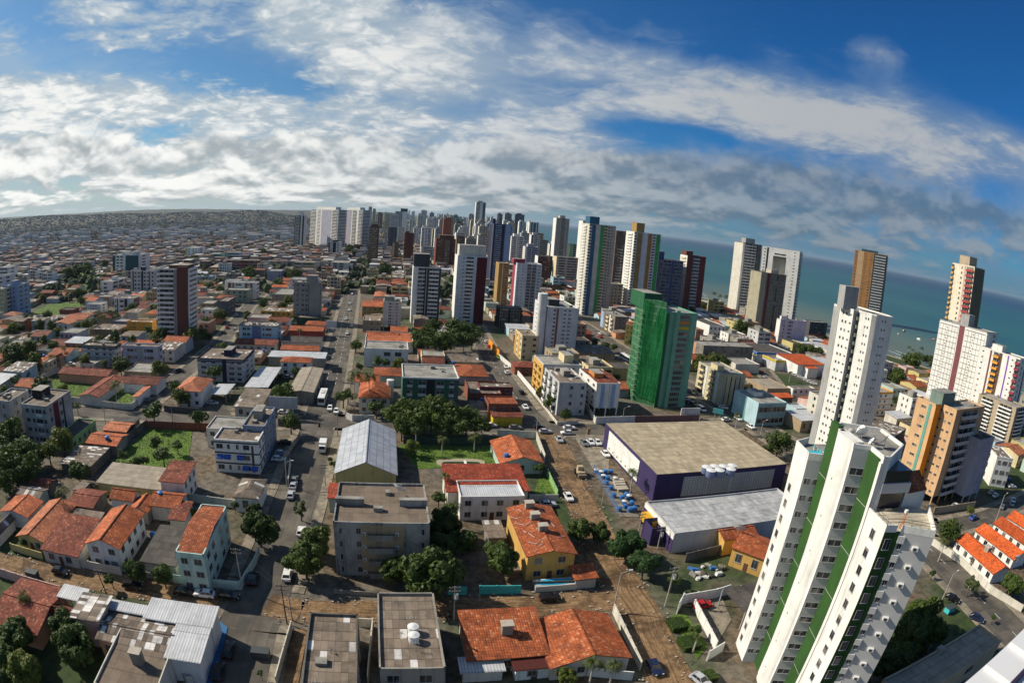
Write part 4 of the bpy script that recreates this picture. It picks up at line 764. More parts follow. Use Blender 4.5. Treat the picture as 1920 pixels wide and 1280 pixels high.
('apartment_tower','tower','white mid tower next to the red brown slab',-231.1,1252.6,12.5,12.1,14,37.7,{'n':14,'wall':'white','F':'b.1-.4:white w.6-.8','roof':'conc','topbox':(0.2,0.7,0.2,0.8,4,'white'),'seed':116,'R_':'w.3-.6'}),
('apartment_tower','tower','narrow light tower beside the black slab',-210.4,896.4,12.5,3.7,14,37.7,{'n':20,'wall':'lgrey','F':'W.1-.9','roof':'conc','topbox':(0.2,0.7,0.2,0.8,4,'lgrey'),'seed':117,'R_':'w.3-.6'}),
('apartment_tower','tower','cream tower behind the comb balconies',-180.9,1194.9,12.5,5.7,14,38.6,{'n':15,'wall':'cream2','F':'w.15-.3 w.4-.6 w.7-.9','roof':'conc','topbox':(0.2,0.7,0.2,0.8,4,'cream2'),'seed':118,'R_':'w.3-.6'}),
('apartment_tower','tower','tall beige tower with stacked dark balconies before the sea',48.5,824.4,12.5,19.3,16,76.9,{'n':27,'wall':'beige','F':'w.1-.16 w.25-.3 b.38-.7:beige w.85-.92','L':'s0-1:white w.4-.6','roof':'conc','topbox':(0.3,0.7,0.2,0.8,4,'beige'),'seed':120,'R_':'w.3-.6'}),
('apartment_tower','tower','grey tower with white edge fins behind the teal striped one',69.9,669.0,12.5,9.0,15,74.7,{'n':28,'wall':'grey','F':'s0-.12:white s.3-.4:white w.5-.9','L':'s0-1:white','roof':'conc','seed':121,'R_':'w.3-.6'}),
('apartment_tower','tower','tall tower striped teal white and leaf green',52.0,447.1,12.5,21.7,18,70.5,{'n':30,'wall':'beige','near':1,'F':'b.0-.09:white s.10-.24:bluet s.26-.42:offwhite s.43-.55:green2 b.56-.68:cream w.72-.8 w.84-.88 s.92-1:beige','L':'s0-1:offwhite b.3-.7:white','roof':'conc','topbox':(0.08,0.45,0.3,0.9,6,'bluet'),'seed':122,'R_':'s0-1:lgrey'}),
('apartment_tower','tower','dark brown tower between the teal striped and orange towers',84.7,517.3,12.5,13.7,16,67.3,{'n':27,'wall':'brown2','F':'b.1-.4:dgrey w.5-.6 b.65-.9:dgrey','roof':'conc','seed':123,'R_':'w.3-.6'}),
('apartment_tower','tower','mid height black fronted tower with grey balcony trays',86.1,518.2,12.5,7.0,10,53.1,{'n':20,'wall':'dgrey','F':'b.1-.9:lgrey','roof':'conc','seed':124,'R_':'w.3-.6'}),
('apartment_tower','tower','beige concrete block with staggered slots',77.7,482.5,12.5,12.0,12,22.6,{'n':8,'wall':'tan2','F':'w.2-.28 w.45-.55 w.7-.9','roof':'conc','seed':125,'R_':'w.3-.6'}),
('apartment_tower','tower','tall tower with orange core and green end',94.8,484.3,12.5,24.9,18,68.0,{'n':28,'wall':'whitel','near':1,'F':'b.0-.1:white s.12-.30:mustard s.33-.5:whitel s.52-.66:mustard2 b.7-.8:white s.84-.98:green2','L':'s0-1:white b.2-.8:white','roof':'conc','topbox':(0.12,0.42,0.2,0.8,8,'mustard'),'seed':126,'R_':'s0-1:dgreen'}),
('apartment_tower','tower','blue slab tower with lilac bands and side shaft',117.5,504.8,12.5,31.4,16,46.4,{'n':15,'wall':'steel2','near':1,'F':'b.06-.14:white s.0-.05:skyblue b.2-.6:steel b.68-.96:steel s.6-.67:steel2','L':'s0-1:skyblue w.3-.6','roof':'conc','topbox':(0.02,0.4,0.2,0.9,7,'steel2'),'seed':127,'R_':'w.3-.6'}),
('apartment_tower','tower','dark red tower with white balcony trays beside the blue slab',153.2,517.9,12.5,20.0,14,52.4,{'n':17,'wall':'maroonb','near':1,'F':'s0-.3:maroonb b.32-.66:lgrey s.68-1:maroon2','L':'s0-1:white b.2-.8:cream','roof':'conc','topbox':(0.0,0.35,0.2,0.9,4,'brick2'),'seed':128,'R_':'s0-1:maroon'}),
('apartment_tower','tower','beige stepped block with brown window bands',42.0,646.9,12.5,25.0,14,32.1,{'n':11,'wall':'beige','F':'W.1-.4 W.5-.95','L':'s0-1:cream','roof':'conc','seed':129,'R_':'w.3-.6'}),
('apartment_tower','tower','charcoal block with white side fins',21.7,659.0,12.5,17.0,14,30.6,{'n':11,'wall':'dgrey','F':'b.1-.85:maroon','L':'s0-1:white','roof':'conc','seed':130,'R_':'w.3-.6'}),
('apartment_tower','tower','white and dark block with lime green corner',81.9,959.2,12.5,21.8,12,37.5,{'n':11,'wall':'dgrey','F':'s0-.3:lgreen h.3-1:white s.6-.7:black','roof':'conc','seed':131,'R_':'w.3-.6'}),
('apartment_tower','tower','grey block with hollow dark frame front',2.9,872.7,12.5,16.3,12,29.6,{'n':9,'wall':'lgrey','F':'d.3-.7','roof':'conc','seed':132,'R_':'w.3-.6'}),
('apartment_tower','tower','orange tinted block with deep shade side by the sea',19.4,1164.4,12.5,27.0,12,46.6,{'n':12,'wall':'peachd','F':'s0-.2:mustard W.3-.9','roof':'conc','seed':133,'R_':'w.3-.6'}),
('apartment_tower','tower','twin white tower with dark gap by the sea horizon',18.7,1375.2,12.5,22.3,14,67.8,{'n':18,'wall':'white','F':'s.2-.35:slate d.45-.7 s.85-.95:slate','roof':'conc','seed':134,'R_':'w.3-.6'}),
('apartment_tower','tower','olive tan block with balcony rows before the beige tower',29.3,1094.0,12.5,24.5,12,36.4,{'n':10,'wall':'olivec','F':'W.1-.9','roof':'conc','seed':135,'R_':'w.3-.6'}),
('apartment_tower','tower','tall white edged tower with dark striped balconies on the beach road',216.6,540.7,12.5,23.2,16,71.0,{'n':25,'wall':'brown3','near':1,'F':'s0-.1:white b.12-.7:lgrey d.75-.8 w.85-.95','L':'s0-1:offwhite','roof':'conc','topbox':(0.3,0.8,0.4,0.9,5,'grey'),'seed':140,'R_':'s0-1:dgrey w.3-.6'}),  # dark wall tone puts the shade of the front into its colour
('apartment_tower','tower','tall white tower with a hollow gate shaped frame',225.8,512.0,-36.0,36.8,19,70.1,{'n':24,'wall':'white','near':1,'F':'w.05-.09:.3-.6 D.12-.17 w.85-.9:.4-.6','L':'s0-1:white w.4-.6','roof':'conc','special':'gate','seed':141,'R_':'b.1-.9:lgrey s0-.1:grey'}),
('apartment_tower','tower','slim olive tower before the white gate framed tower',187.8,422.8,12.5,26.1,15,49.5,{'n':17,'wall':'oliveb','near':1,'F':'s0-.2:olivec s.25-.35:maroon2 w.4-.46 w.52-.58 d.62-.68 w.72-.78 w.84-.92','L':'s0-1:olivec','roof':'conc','topbox':(0.5,0.8,0.3,0.8,3,'beige'),'seed':142,'R_':'w.3-.6'}),
('apartment_tower','tower','golden brown beach tower with cream strip and dark trays',410.2,630.4,-34.0,44.3,20,84.6,{'n':25,'wall':'mustard3','near':1,'F':'w.03-.08:.3-.6 s.1-.28:peach w.12-.15 w.32-.36:.3-.6 w.48-.54:.3-.6 s.58-1:dgrey b.62-.95:lgrey','L':'s0-1:mustard3','roof':'conc','topbox':(0.2,0.7,0.3,0.8,3,'teal'),'seed':143,'R_':'b.1-.9:dgrey s0-.1:teal'}),
('apartment_tower','tower','cream beach tower with red balcony panels and an olive side wall',277,272,14,15,19,80,{'n':25,'wall':'cream3','near':1,'L':'b.0-.1:yellow w.42-.48 s.56-.62:pink b.66-.97:red','F':'s0-1:olive w.78-.93:.2-.7','roof':'conc','topbox':(0.0,0.7,0.25,0.7,6,'tan2'),'seed':144,'R_':''}),  # olive on the south face carries its shade in the colour
('apartment_tower','tower','white tower with a dark square grid and a plum stair stripe',236,214,15,14,34,47,{'n':16,'wall':'white','near':1,'L':'g.02-.41:white s.43-.54:plum g.56-.97:white','F':'w.6-.8','roof':'conc','parapet':'grey','topbox':(0.2,0.7,0.45,0.62,6,'grey'),'seed':145,'R_':''}),
('apartment_tower','tower','white tower with purple edges and rows of orange balcony panels',236.5,186,15,11,27,40,{'n':14,'wall':'white','near':1,'L':'w.08-.12:.4-.6 s.27-.31:plum b.36-.5:orange s.50-.57:brown s.70-.73:purple2 w.80-.84:.4-.6 b.90-1:crimson','F':'s.7-.8:maroon w.3-.4','roof':'conc','topbox':(0.2,0.7,0.5,0.75,3,'white'),'seed':146,'R_':''}),
('apartment_tower','tower','tall grey and white tower with stepped shafts and rooftop block',116.3,188.0,0,10,10,52,{'n':18,'wall':'white','near':1,'faces':['s0-1:grey2','s0-1:grey','w.25-.36:.35-.65 w.5-.6:.35-.65 w.8-.92:.4-.58','s0-1:grey','b.05-.95:pistach','w.5-.6:.35-.6 w.72-.82:.35-.6','s0-1:grey','w.35-.42:.4-.6 w.52-.6:.4-.6'],'roof':'conc','seed':147,'topb':[((114.5,177),6,4.5,60,'grey')],'dish':5,'poly':[(0.0,0.0),(-2.7,-3.5),(-3.1,-8.5),(-1.4,-15.4),(1.3,-14.8),(1.0,-16.5),(2.6,-21.8),(3.9,-23.1),(11.2,-23.5),(12.7,-18.0),(10.7,0.0)]}),  # grey on the plain south return and strip is their shade put into colour
('apartment_tower','tower','white tower with dark green fins and a round white pier beside the white roof ledge',46.7,70.2,0,10,10,44.5,{'n':14,'wall':'white','near':2,'faces':[],'roof':'conc','seed':148,'special':'whitetower','poly':[(0.0,0.0),(-0.3,-3.6),(-0.9,-8.1),(1.7,-8.9),(1.4,-12.7),(2.5,-12.8),(8.3,-8.2),(8.8,-1.2),(2.3,1.0)]}),
('apartment_block','apartment block','peach tiled apartment block with dark stacked balconies in shade',133.4,127.6,15.0,20.8,8.1,31,{'n':10,'wall':'peach','near':1,'F':'b.2-.75:lgrey d.18-.2 d.76-.78 s.85-1:peach','L':'w.12-.3:.4-.65 w.45-.58:.4-.62 w.7-.84:.4-.62','roof':'conc','parapet':'peach','pil':1,'topbox':(-0.05,0.35,0.75,1.4,3.6,'teal2'),'seed':150,'R_':'w.3-.5'}),
('apartment_block','apartment block','narrow peach wing with a sea green window strip',128.0,132.9,15.0,3.5,8.2,31,{'n':10,'wall':'peach','near':1,'L':'w.3-.55:.4-.62 s.66-.8:tealg w.66-.8:.3-.8','F':'s0-1:orangeb w.4-.6:.4-.6','roof':'conc','parapet':'peach','seed':151,'R_':''}),
('apartment_block','apartment block','plain lilac grey block on columns behind the peach block',147.7,125.7,15.0,11.5,12,22,{'n':7,'wall':'lilac2','near':1,'F':'w.6-.66:.4-.6 w.82-.86:.4-.6','L':'','roof':'asbd','pil':1,'seed':152,'R_':'w.3-.5'}),
('commercial_building','commercial building','white three floor car showroom with tattered roof',176.6,138.7,-25.0,7.9,14,11,{'n':3,'wall':'white','near':1,'F':'W.1-.3 W.4-.7 W.8-.95','L':'w.3-.5','roof':'asbp','seed':153,'R_':''}),
('apartment_block','apartment block','beige block with white balcony tiers cut by the frame edge',226.2,173.5,15.0,14,24,19.6,{'n':11,'wall':'tan2','near':1,'L':'b.1-.4:white b.55-.9:white','F':'w.08-.16 b.2-.9:white','roof':'conc','seed':154,'R_':''}),
('low_building','low building','long flat roofed building with beige and brown sheet bays beside the white roof ledge',64.2,46.5,13,32,7,7,{'n':2,'wall':'tan2','near':1,'F':'w.2-.3 w.6-.7','L':'w.3-.4','roof':'tansheet','seed':155,'R_':''}),
]
HOUSES = [
('tiled_house','house','small red tiled green hut behind the weathered grey block',-39.1,115.2,12.5,2.7,5.6,4,{'roof':'sy','rise':0.8,'wall':'mint2','mat':'tile2'}),
('tiled_house','house','cream walled yellow and green hall annex with orange tiled lean-to roof',-37.5,127.6,12.5,10.7,3.7,3.6,{'roof':'sy','rise':1.2,'wall':'yellow2','mat':'tile','win':'F'}),
('metal_roof_hall','hall','big hall with a silver metal gable roof and yellow front wall',-40.8,126.4,12.5,15.2,30,5.2,{'roof':'gy','rise':3.2,'wall':'yellow2','mat':'silver'}),
('tiled_house','house','orange tiled house with two joined roofs and a dark sheet porch',-2.7,68.0,12.5,12.6,10.6,3.4,{'roof':'sy','rise':1.6,'wall':'offwhite','mat':'tile','tank':'box','win':'F'}),
('tiled_house','house','orange tiled gable house beside a tall roadside pole at the dirt crossroads',10.2,67.6,12.5,13.1,11.8,3.3,{'roof':'gy','rise':2.0,'wall':'offwhite','mat':'tile','win':'F'}),
('tiled_house','house','white sheet roofed annex under the two roofed tiled house',-3.4,65.7,12.5,6.2,2.8,2.6,{'roof':'sy','rise':0.3,'wall':'offwhite','mat':'metal'}),
('tiled_house','house','dark red sheet roofed annex in front of the joined tiled roofs',4.7,67.1,12.5,6.1,3.0,2.8,{'roof':'sy','rise':0.3,'wall':'white','mat':'darkred','win':'F'}),
('tiled_house','house','two storey yellow house with long orange roof and three roof boxes',6.4,96.3,12.5,9.6,19.7,6.2,{'roof':'gy','rise':1.1,'wall':'yellow','mat':'tile','win':'F','tank':'box3'}),
('tiled_house','house','tiny orange tiled shed by the yellow house pool',16.1,94.2,12.5,4.2,3.8,2.6,{'roof':'sy','rise':0.6,'wall':'grey','mat':'tile'}),
('white_house','house','white modern house with a ribbed white roof before the long red roof',-8.8,118.8,12.5,15.0,8.6,6.0,{'roof':'flat','wall':'white','mat':'metal','win':'F'}),
('tiled_house','house','long red tiled house roof behind the white modern house',-12.1,122.4,12.5,19.3,12.2,5.6,{'roof':'sy','rise':1.5,'wall':'offwhite','mat':'tile2'}),
('tiled_house','house','low shed with grey sheet roof between the mango tree and the yellow house',-1.6,107.4,12.5,3.4,6.5,3,{'roof':'sy','rise':0.3,'wall':'conc','mat':'asb'}),
('grey_roof_house','house','low white house with mossy grey hip roof and air conditioners',-60.5,107.9,12.5,5.9,9.6,4.2,{'roof':'hip','rise':1.2,'wall':'white','mat':'asb','win':'F'}),
('tiled_house','house','hip roofed house with orange tiles and white round water tower',-50.4,184.5,12.5,10.6,16.9,6.0,{'roof':'hip','rise':2.6,'wall':'offwhite','mat':'tile','win':'F'}),
('tiled_house','house','orange tiled house just behind the palm garden house',-53.3,218.1,12.5,11.1,11.9,4.5,{'roof':'hip','rise':1.2,'wall':'mint2','mat':'tile'}),
('tiled_house','house','orange tiled house joined behind the dark green block',-20.2,230.8,12.5,11.9,18.6,3.8,{'roof':'hip','rise':1.5,'wall':'grey','mat':'tile'}),
('brick_house','house','bare brick house with pale parapet roof by the middle street',-13.5,202.8,12.5,11.5,16.8,5,{'roof':'flat','wall':'brick','mat':'asb','win':'F'}),
('grey_roof_house','house','small grey sheet hip roofed house with blue water tank beside the row trees',-11.5,188.9,12.5,7.4,11.8,3.3,{'roof':'hip','rise':0.9,'wall':'white','mat':'asb'}),
('grey_roof_house','house','grey gable house with concrete coloured roof in the middle block',-27.8,251.8,12.5,14.0,17.8,4,{'roof':'gx','rise':2,'wall':'cream','mat':'asb'}),
('tiled_house','house','pair of small orange roofed houses before the dark tree grove',-42.5,260.5,12.5,8.7,11.5,4,{'roof':'gx','rise':1,'wall':'pink','mat':'tile'}),
('shop','shop','long white flat roofed shop with orange tile patches behind the office block',-71.9,273.0,12.5,24.0,24.2,5,{'roof':'flat','wall':'white','mat':'tile'}),
('shed','shed','long shed with tan twin sheet roofs beside the main road',-77.5,186.8,12.5,8.8,31.9,4.5,{'roof':'gy','rise':0.5,'wall':'conc','mat':'tansheet'}),
('shed','shed','open car port with grey sheet roof beside the tan twin shed',-96.6,188.6,12.5,8.7,28.0,3.5,{'roof':'sx','rise':0.3,'wall':'open','mat':'metal'}),
('shop','shop','low workshop with brown sheet roof and blue shop front',-89.7,166.2,12.5,9.2,18.2,4,{'roof':'sy','rise':0.6,'wall':'offwhite','mat':'asb','win':'F'}),
('tiled_house','house','white two storey house with orange hip roof before the metal shed',-94.6,219.1,12.5,12.6,8.3,6,{'roof':'hip','rise':1.2,'wall':'white','mat':'tile','win':'F'}),
('shed','shed','long silver roofed shed by the main road',-105.4,230.4,12.5,25.4,9.0,4.5,{'roof':'sy','rise':0.4,'wall':'conc','mat':'metal'}),
('tiled_house','house','orange tiled house with roof box beside the main road',-106.0,245.8,12.5,17.7,10.0,4.2,{'roof':'gx','rise':1.1,'wall':'white','mat':'tile'}),
('shed','shed','dark sheet roofed hall beside the main road',-110.5,257.8,12.5,19.0,13.5,5,{'roof':'gx','rise':1.2,'wall':'offwhite','mat':'asbd'}),
('shop','shop','low shop with long orange roof and red front',-117.5,284.3,12.5,18.2,13.5,5,{'roof':'gx','rise':1.2,'wall':'red','mat':'tile'}),
('tiled_house','house','dark red roofed house under the blue and white block',-131.6,246.9,12.5,21.1,12.4,4.5,{'roof':'gx','rise':1.2,'wall':'offwhite','mat':'tiled','win':'F'}),
('tiled_house','house','white two storey house with salmon hip roof at the street corner',-115.8,168.4,12.5,9.9,15.5,6,{'roof':'hip','rise':2,'wall':'white','mat':'tile3','win':'F'}),
('shed','shed','grey metal roofed car port behind the corner house wall',-105.8,176.7,12.5,6.4,12.3,3.2,{'roof':'sx','rise':0.3,'wall':'open','mat':'metal'}),
('green_house','house','low lime green house with mouldy flat grey roof',-131.5,116.7,12.5,6.9,17.4,3.6,{'roof':'flat','wall':'limeg','mat':'asbd','win':'FR'}),
('tiled_house','house','orange tiled hovel with blue water tank in the slanted row',-120.0,120.4,12.5,10.9,8.7,3.2,{'roof':'gx','rise':1,'wall':'conc','mat':'tile'}),
('grey_roof_house','house','patched grey sheet hovel with scattered loose panels',-117.8,105.4,12.5,10.5,12.5,3,{'roof':'sx','rise':0.3,'wall':'dconc','mat':'asbp'}),
('tiled_house','house','grey and orange patched hovel at the end of the slanted row',-121.9,131.6,12.5,8.5,7.8,3,{'roof':'gx','rise':0.7,'wall':'dconc','mat':'tile3'}),
('grey_roof_house','house','dark sheet hovel roof touching the cross street',-123.6,139.2,12.5,8.4,4.0,3,{'roof':'sx','rise':0.3,'wall':'conc','mat':'asbd'}),
('shed','shed','large low hall with pale beige sheet roof',-98.6,100.5,12.5,18.6,10.8,3.6,{'roof':'sy','rise':0.5,'wall':'yellow2','mat':'tansheet'}),
('tiled_house','house','white two storey house with dark red roof beside the beige hall',-80.0,104.7,12.5,6.3,10.1,6,{'roof':'sy','rise':0.8,'wall':'white','mat':'tiled','win':'R'}),
('tiled_house','house','long orange tiled wing along the green lot',-183.3,171.5,12.5,26.1,9.4,4,{'roof':'gx','rise':1.4,'wall':'salmon','mat':'tiled'}),
('tiled_house','house','dark orange tiled wing slanting down to the white wall',-153.2,153.4,12.5,9.1,25.4,3.5,{'roof':'gy','rise':1,'wall':'offwhite','mat':'tiled'}),
('tiled_house','house','orange tiled wing facing the corner lot garden',-145.2,172.8,12.5,15.1,10.2,4,{'roof':'gx','rise':1.2,'wall':'white','mat':'tiled'}),
('tiled_house','house','narrow salmon lean-to along the white lot wall',-132.2,162.0,12.5,2.3,13.2,3.2,{'roof':'sx','rise':0.4,'wall':'white','mat':'tile3'}),
('shop','shop','low yellow arcaded building with broken white roof',-155.6,328.3,12.5,19.9,14.9,5.5,{'roof':'flat','wall':'orange','mat':'asbp','win':'F'}),
('concrete_house','house','beige house beside the dark slate block',-207.9,339.1,12.5,9.4,14.9,5.5,{'roof':'flat','wall':'tan','mat':'conc','win':'F'}),
('concrete_house','house','white L shaped house under the beige house',-193.7,316.0,12.5,9.0,9.2,6,{'roof':'flat','wall':'white','mat':'conc','win':'FR'}),
('shed','shed','big hall with pale cream sheet roof below the maroon block',-327.9,554.8,12.5,23.9,33.8,6,{'roof':'sy','rise':1,'wall':'brown','mat':'tansheet'}),
('shop','shop','green edged flat roof shop beneath the wide grey block',-127.9,321.7,12.5,13.1,13.5,4.5,{'roof':'flat','wall':'dgreen','mat':'asb'}),
('tiled_house','house','low house with orange gable roofs beside the main road bend',-116.7,307.3,12.5,11.9,10.6,4,{'roof':'hip','rise':1.2,'wall':'offwhite','mat':'tile'}),
('tiled_house','house','orange tiled house with white front among trees',-268.3,249.2,12.5,12.7,11.7,4.5,{'roof':'gy','rise':1.3,'wall':'white','mat':'tile3','win':'F'}),
('tiled_house','house','orange hip roofed house between the trees and palms',-274.3,265.3,12.5,16.8,20.4,4,{'roof':'gx','rise':1.3,'wall':'offwhite','mat':'tile'}),
('shed','shed','large open petrol style canopy hall with brown flat roof and orange edge',-228.4,242.9,12.5,20.2,16.8,5,{'roof':'flat','wall':'dtan','mat':'asb'}),
('concrete_house','house','small blue walled house beside the orange building',-229.5,266.3,12.5,13.4,9.8,5,{'roof':'flat','wall':'bluew','mat':'conc'}),
('concrete_house','house','cream two storey house at the lane corner',-197.7,174.8,12.5,3.1,7.7,6,{'roof':'flat','wall':'cream','mat':'asb','win':'FR'}),
('tiled_house','house','tan gable house behind the cream lane house',-197.5,183.1,12.5,3.1,3.4,6.5,{'roof':'gy','rise':1,'wall':'tan','mat':'tile','win':'F'}),
('metal_roof_building','building','white ribbed metal roofed corner building',-55.4,59.6,12.5,12.0,4.9,5.5,{'roof':'sy','rise':0.2,'wall':'white','mat':'metal'}),
('metal_roof_building','building','white ribbed front wing over the blue painted pavement',-47.3,52.7,12.5,5.4,8.3,5.3,{'roof':'sy','rise':0.2,'wall':'white','mat':'metal'}),
('metal_roof_building','building','patchwork brown sheet roofed workshop joined to the ribbed corner building',-60.8,51.2,12.5,13.1,7.2,5,{'roof':'gx','rise':0.4,'wall':'salmon','mat':'asbp','win':'F'}),
('metal_roof_building','building','thin white ribbed strip roof behind the patchwork workshop',-63.3,58.6,12.5,7.4,1.8,5.4,{'roof':'sy','rise':0.2,'wall':'white','mat':'metal'}),
('grey_roof_house','house','pink walled house with grey patched roof beside the workshop',-67.7,52.4,12.5,5.8,6.8,6,{'roof':'sx','rise':0.5,'wall':'pinkw','mat':'asbp','win':'R'}),
('grey_roof_house','house','flat grey roofed building with a roof box at the picture bottom',-55.1,41.5,12.5,10.5,14,5,{'roof':'flat','wall':'offwhite','mat':'asb2','tank':'box'}),
('tiled_house','house','long dark red tiled house along the dirt street',-84.2,44.0,12.5,11.3,14,3.6,{'roof':'gx','rise':1.2,'wall':'salmon','mat':'tiled'}),
('tiled_house','house','small dark tiled wing beside the white porch roof',-75.1,51.9,12.5,4.7,3.7,3.5,{'roof':'gx','rise':1,'wall':'salmon','mat':'tiled'}),
('shed','shed','little white metal porch roof on posts',-75.2,57.2,12.5,5.2,3.2,4.5,{'roof':'sy','rise':0.15,'wall':'open','mat':'metal'}),
('tiled_house','house','yellow fronted gable house with white ridge cap on the dirt street',-100.8,69.7,12.5,7.9,17,3.3,{'roof':'gy','rise':1.2,'wall':'yellow2','mat':'tile3','win':'F'}),
('tiled_house','house','rust tiled house with garage doors on the dirt street',-91.3,69.1,12.5,9.6,12.9,3.2,{'roof':'sy','rise':1.6,'wall':'offwhite','mat':'tiled','win':'F'}),
('tiled_house','house','two storey white house with layered orange roofs and open veranda',-80.0,73.5,12.5,8.1,14.5,5.8,{'roof':'gy','rise':1.6,'wall':'white','mat':'tile','win':'FR'}),
('grey_roof_house','house','dark sheet roofed garage between the layered house and the mint house',-67.5,76.5,12.5,7.5,13.5,3.4,{'roof':'sy','rise':0.4,'wall':'offwhite','mat':'asbd'}),
('grey_roof_house','house','grey sheet roofed house between rust and layered tiled houses',-92.8,81.6,12.5,7.4,4.5,3.5,{'roof':'sy','rise':0.5,'wall':'conc','mat':'asb'}),
('tiled_house','house','pale gable house roof with white end wall in the lane cluster',-89.5,94.9,12.5,6.2,4.3,4,{'roof':'gx','rise':1.3,'wall':'white','mat':'tile'}),
('tiled_house','house','orange tiled house with blue tank in the lane cluster',-78.0,96.5,12.5,7.3,6.9,4,{'roof':'gx','rise':1.3,'wall':'offwhite','mat':'tile'}),
('tiled_house','house','orange tiled lower wing in the lane cluster',-82.1,93.0,12.5,4.6,6.2,3.5,{'roof':'gy','rise':1,'wall':'conc','mat':'tile'}),
('tiled_house','house','orange tiled corner wing behind the mint house',-70.7,93.5,12.5,3.7,6.6,3.5,{'roof':'sy','rise':1,'wall':'offwhite','mat':'tiled'}),
('tiled_house','house','white walled orange tiled house at the lane edge',-113.0,74.9,12.5,9.1,7.8,3.6,{'roof':'gy','rise':1.1,'wall':'white','mat':'tile'}),
('grey_roof_house','house','pale roofed hut at the lane bottom',-108.5,66.7,12.5,2.2,7.9,3,{'roof':'gy','rise':0.8,'wall':'white','mat':'asb'}),
('grey_roof_house','house','mint walled hut with grey roof and water tank in the lane',-116.3,84.6,12.5,7.6,4.7,3.2,{'roof':'gx','rise':0.6,'wall':'mint2','mat':'asb'}),
('tiled_house','house','dark red roofed hut under the grove trees',-116.8,90.5,12.5,6.3,3.9,3.2,{'roof':'gx','rise':0.9,'wall':'dconc','mat':'tiled'}),
('grey_roof_house','house','grey sheet hovel beside the coconut palm',-103.1,94.9,12.5,2.9,3.7,3,{'roof':'sx','rise':0.3,'wall':'dconc','mat':'asb'}),
('tiled_house','house','dark brown shed behind the coconut palm in the lane cluster',-99.1,88.0,12.5,7.4,8.4,3.2,{'roof':'gx','rise':0.8,'wall':'dconc','mat':'tiled'}),
('tiled_house','house','orange hip gable roofed house beside the dirt road fence',-0.3,146.5,12.5,11.8,16.1,3.6,{'roof':'gy','rise':1.8,'wall':'mint2','mat':'tile','win':'F'}),
('brick_house','house','maroon brick house with orange awning roof on the corner',-6.2,189.2,12.5,10.3,8.8,6,{'roof':'flat','wall':'brick','mat':'tile','win':'F'}),
('shop','shop','yellow bar with orange roof facing the crossing',-4.2,184.6,12.5,10.0,7.3,3.4,{'roof':'sy','rise':0.8,'wall':'yellowb','mat':'tiled'}),
('brick_house','house','grey flat house behind the corner brick house',-10.5,208.6,12.5,12.6,6.6,6,{'roof':'flat','wall':'maroonb','mat':'asb','win':'F'}),
('shop','shop','long low brown shop with twin white roof vents',32.3,282.0,12.5,20.8,16.6,6,{'roof':'sy','rise':0.6,'wall':'tan','mat':'asb'}),
('shop','shop','dark flat roofed depot beside the avenue',41.3,253.6,12.5,16.4,12.0,6,{'roof':'flat','wall':'tan','mat':'asbd'}),
('shop','shop','brown flat roofed hall between the slab tower and depot',31.3,263.9,12.5,9.3,11.6,6,{'roof':'flat','wall':'dconc','mat':'asb'}),
('tiled_house','house','orange tiled house under the green netted tower',45.7,228.7,12.5,6.8,12.9,4,{'roof':'gx','rise':1,'wall':'grey','mat':'tile'}),
('concrete_house','house','tan gable house beyond the netted tower',122.7,373.6,12.5,6.1,18.5,8,{'roof':'flat','wall':'salmon','mat':'asb','win':'F'}),
('white_house','house','white villa with dark flat roof and balcony bands',140.4,397.3,12.5,14.3,39.2,8,{'roof':'flat','wall':'white','mat':'asbd','win':'FR'}),
('shop','shop','blue grey shop beside the junction building',119.7,210.5,12.5,7.1,7.2,5,{'roof':'flat','wall':'paleblue','mat':'metal','win':'F'}),
('shop','shop','white warehouse store with bright orange roof',161.5,292.0,12.5,21.3,21.8,7,{'roof':'sy','rise':1.2,'wall':'white','mat':'tileb'}),
('shop','shop','white annex of the orange roofed store',167.0,288.9,12.5,7.9,6.4,6,{'roof':'sy','rise':0.5,'wall':'white','mat':'tileb'}),
('shop','shop','car dealer hall with blue and yellow fascia',147.3,321.9,12.5,29.0,26,6,{'roof':'flat','wall':'white','mat':'asbd','fascia':'blue'}),
('shop','shop','grey shop hall with yellow fascia beside the dealer hall',151.6,302.0,12.5,31.8,14,6,{'roof':'flat','wall':'lgrey','mat':'asb','fascia':'yellow'}),
('shop','shop','low beige roofed depot behind the junction building',118.8,240.6,12.5,14.4,19.0,5,{'roof':'flat','wall':'tan','mat':'tansheet'}),
('shop','shop','red roofed shop between depot and junction building',117.4,227.2,12.5,10.1,4.7,5,{'roof':'sy','rise':0.6,'wall':'dconc','mat':'tileb'}),
('shop','shop','white flat roofed petrol shop with long canopy',133.3,241.6,12.5,14.6,4.6,5.5,{'roof':'flat','wall':'white','mat':'asb','win':'F'}),
('shop','shop','low pale roofed shop court by the avenue trees',120.4,288.4,12.5,16.6,15.1,5,{'roof':'flat','wall':'offwhite','mat':'conc'}),
('store_annex','store','white sheet roofed annex of the purple store',39.0,108.8,12.5,41,16.0,5,{'roof':'flat','wall':'lgrey','mat':'oldmetal','win':''}),
('tiled_house','house','orange roofed house with yellow storeys behind the low white tower',-98.7,365.1,12.5,13.7,24.3,7,{'roof':'gx','rise':1.4,'wall':'mustard','mat':'tile','win':'F'}),
('shop','shop','brown flat shop house with yellow sign beside the main road',-85.3,317.9,12.5,10.2,19.7,6.5,{'roof':'flat','wall':'tan','mat':'asb','win':'F'}),
('tiled_house','house','orange twin gables behind the white long shop',-75.2,287.4,12.5,16.8,10.4,4.5,{'roof':'gx','rise':1.4,'wall':'offwhite','mat':'tile'}),
('shed','shed','dark depot with brown patch roof beside the grey and white tower',147.9,174.9,36.6,23.0,16,5,{'roof':'flat','wall':'dgrey2','mat':'asbp'}),
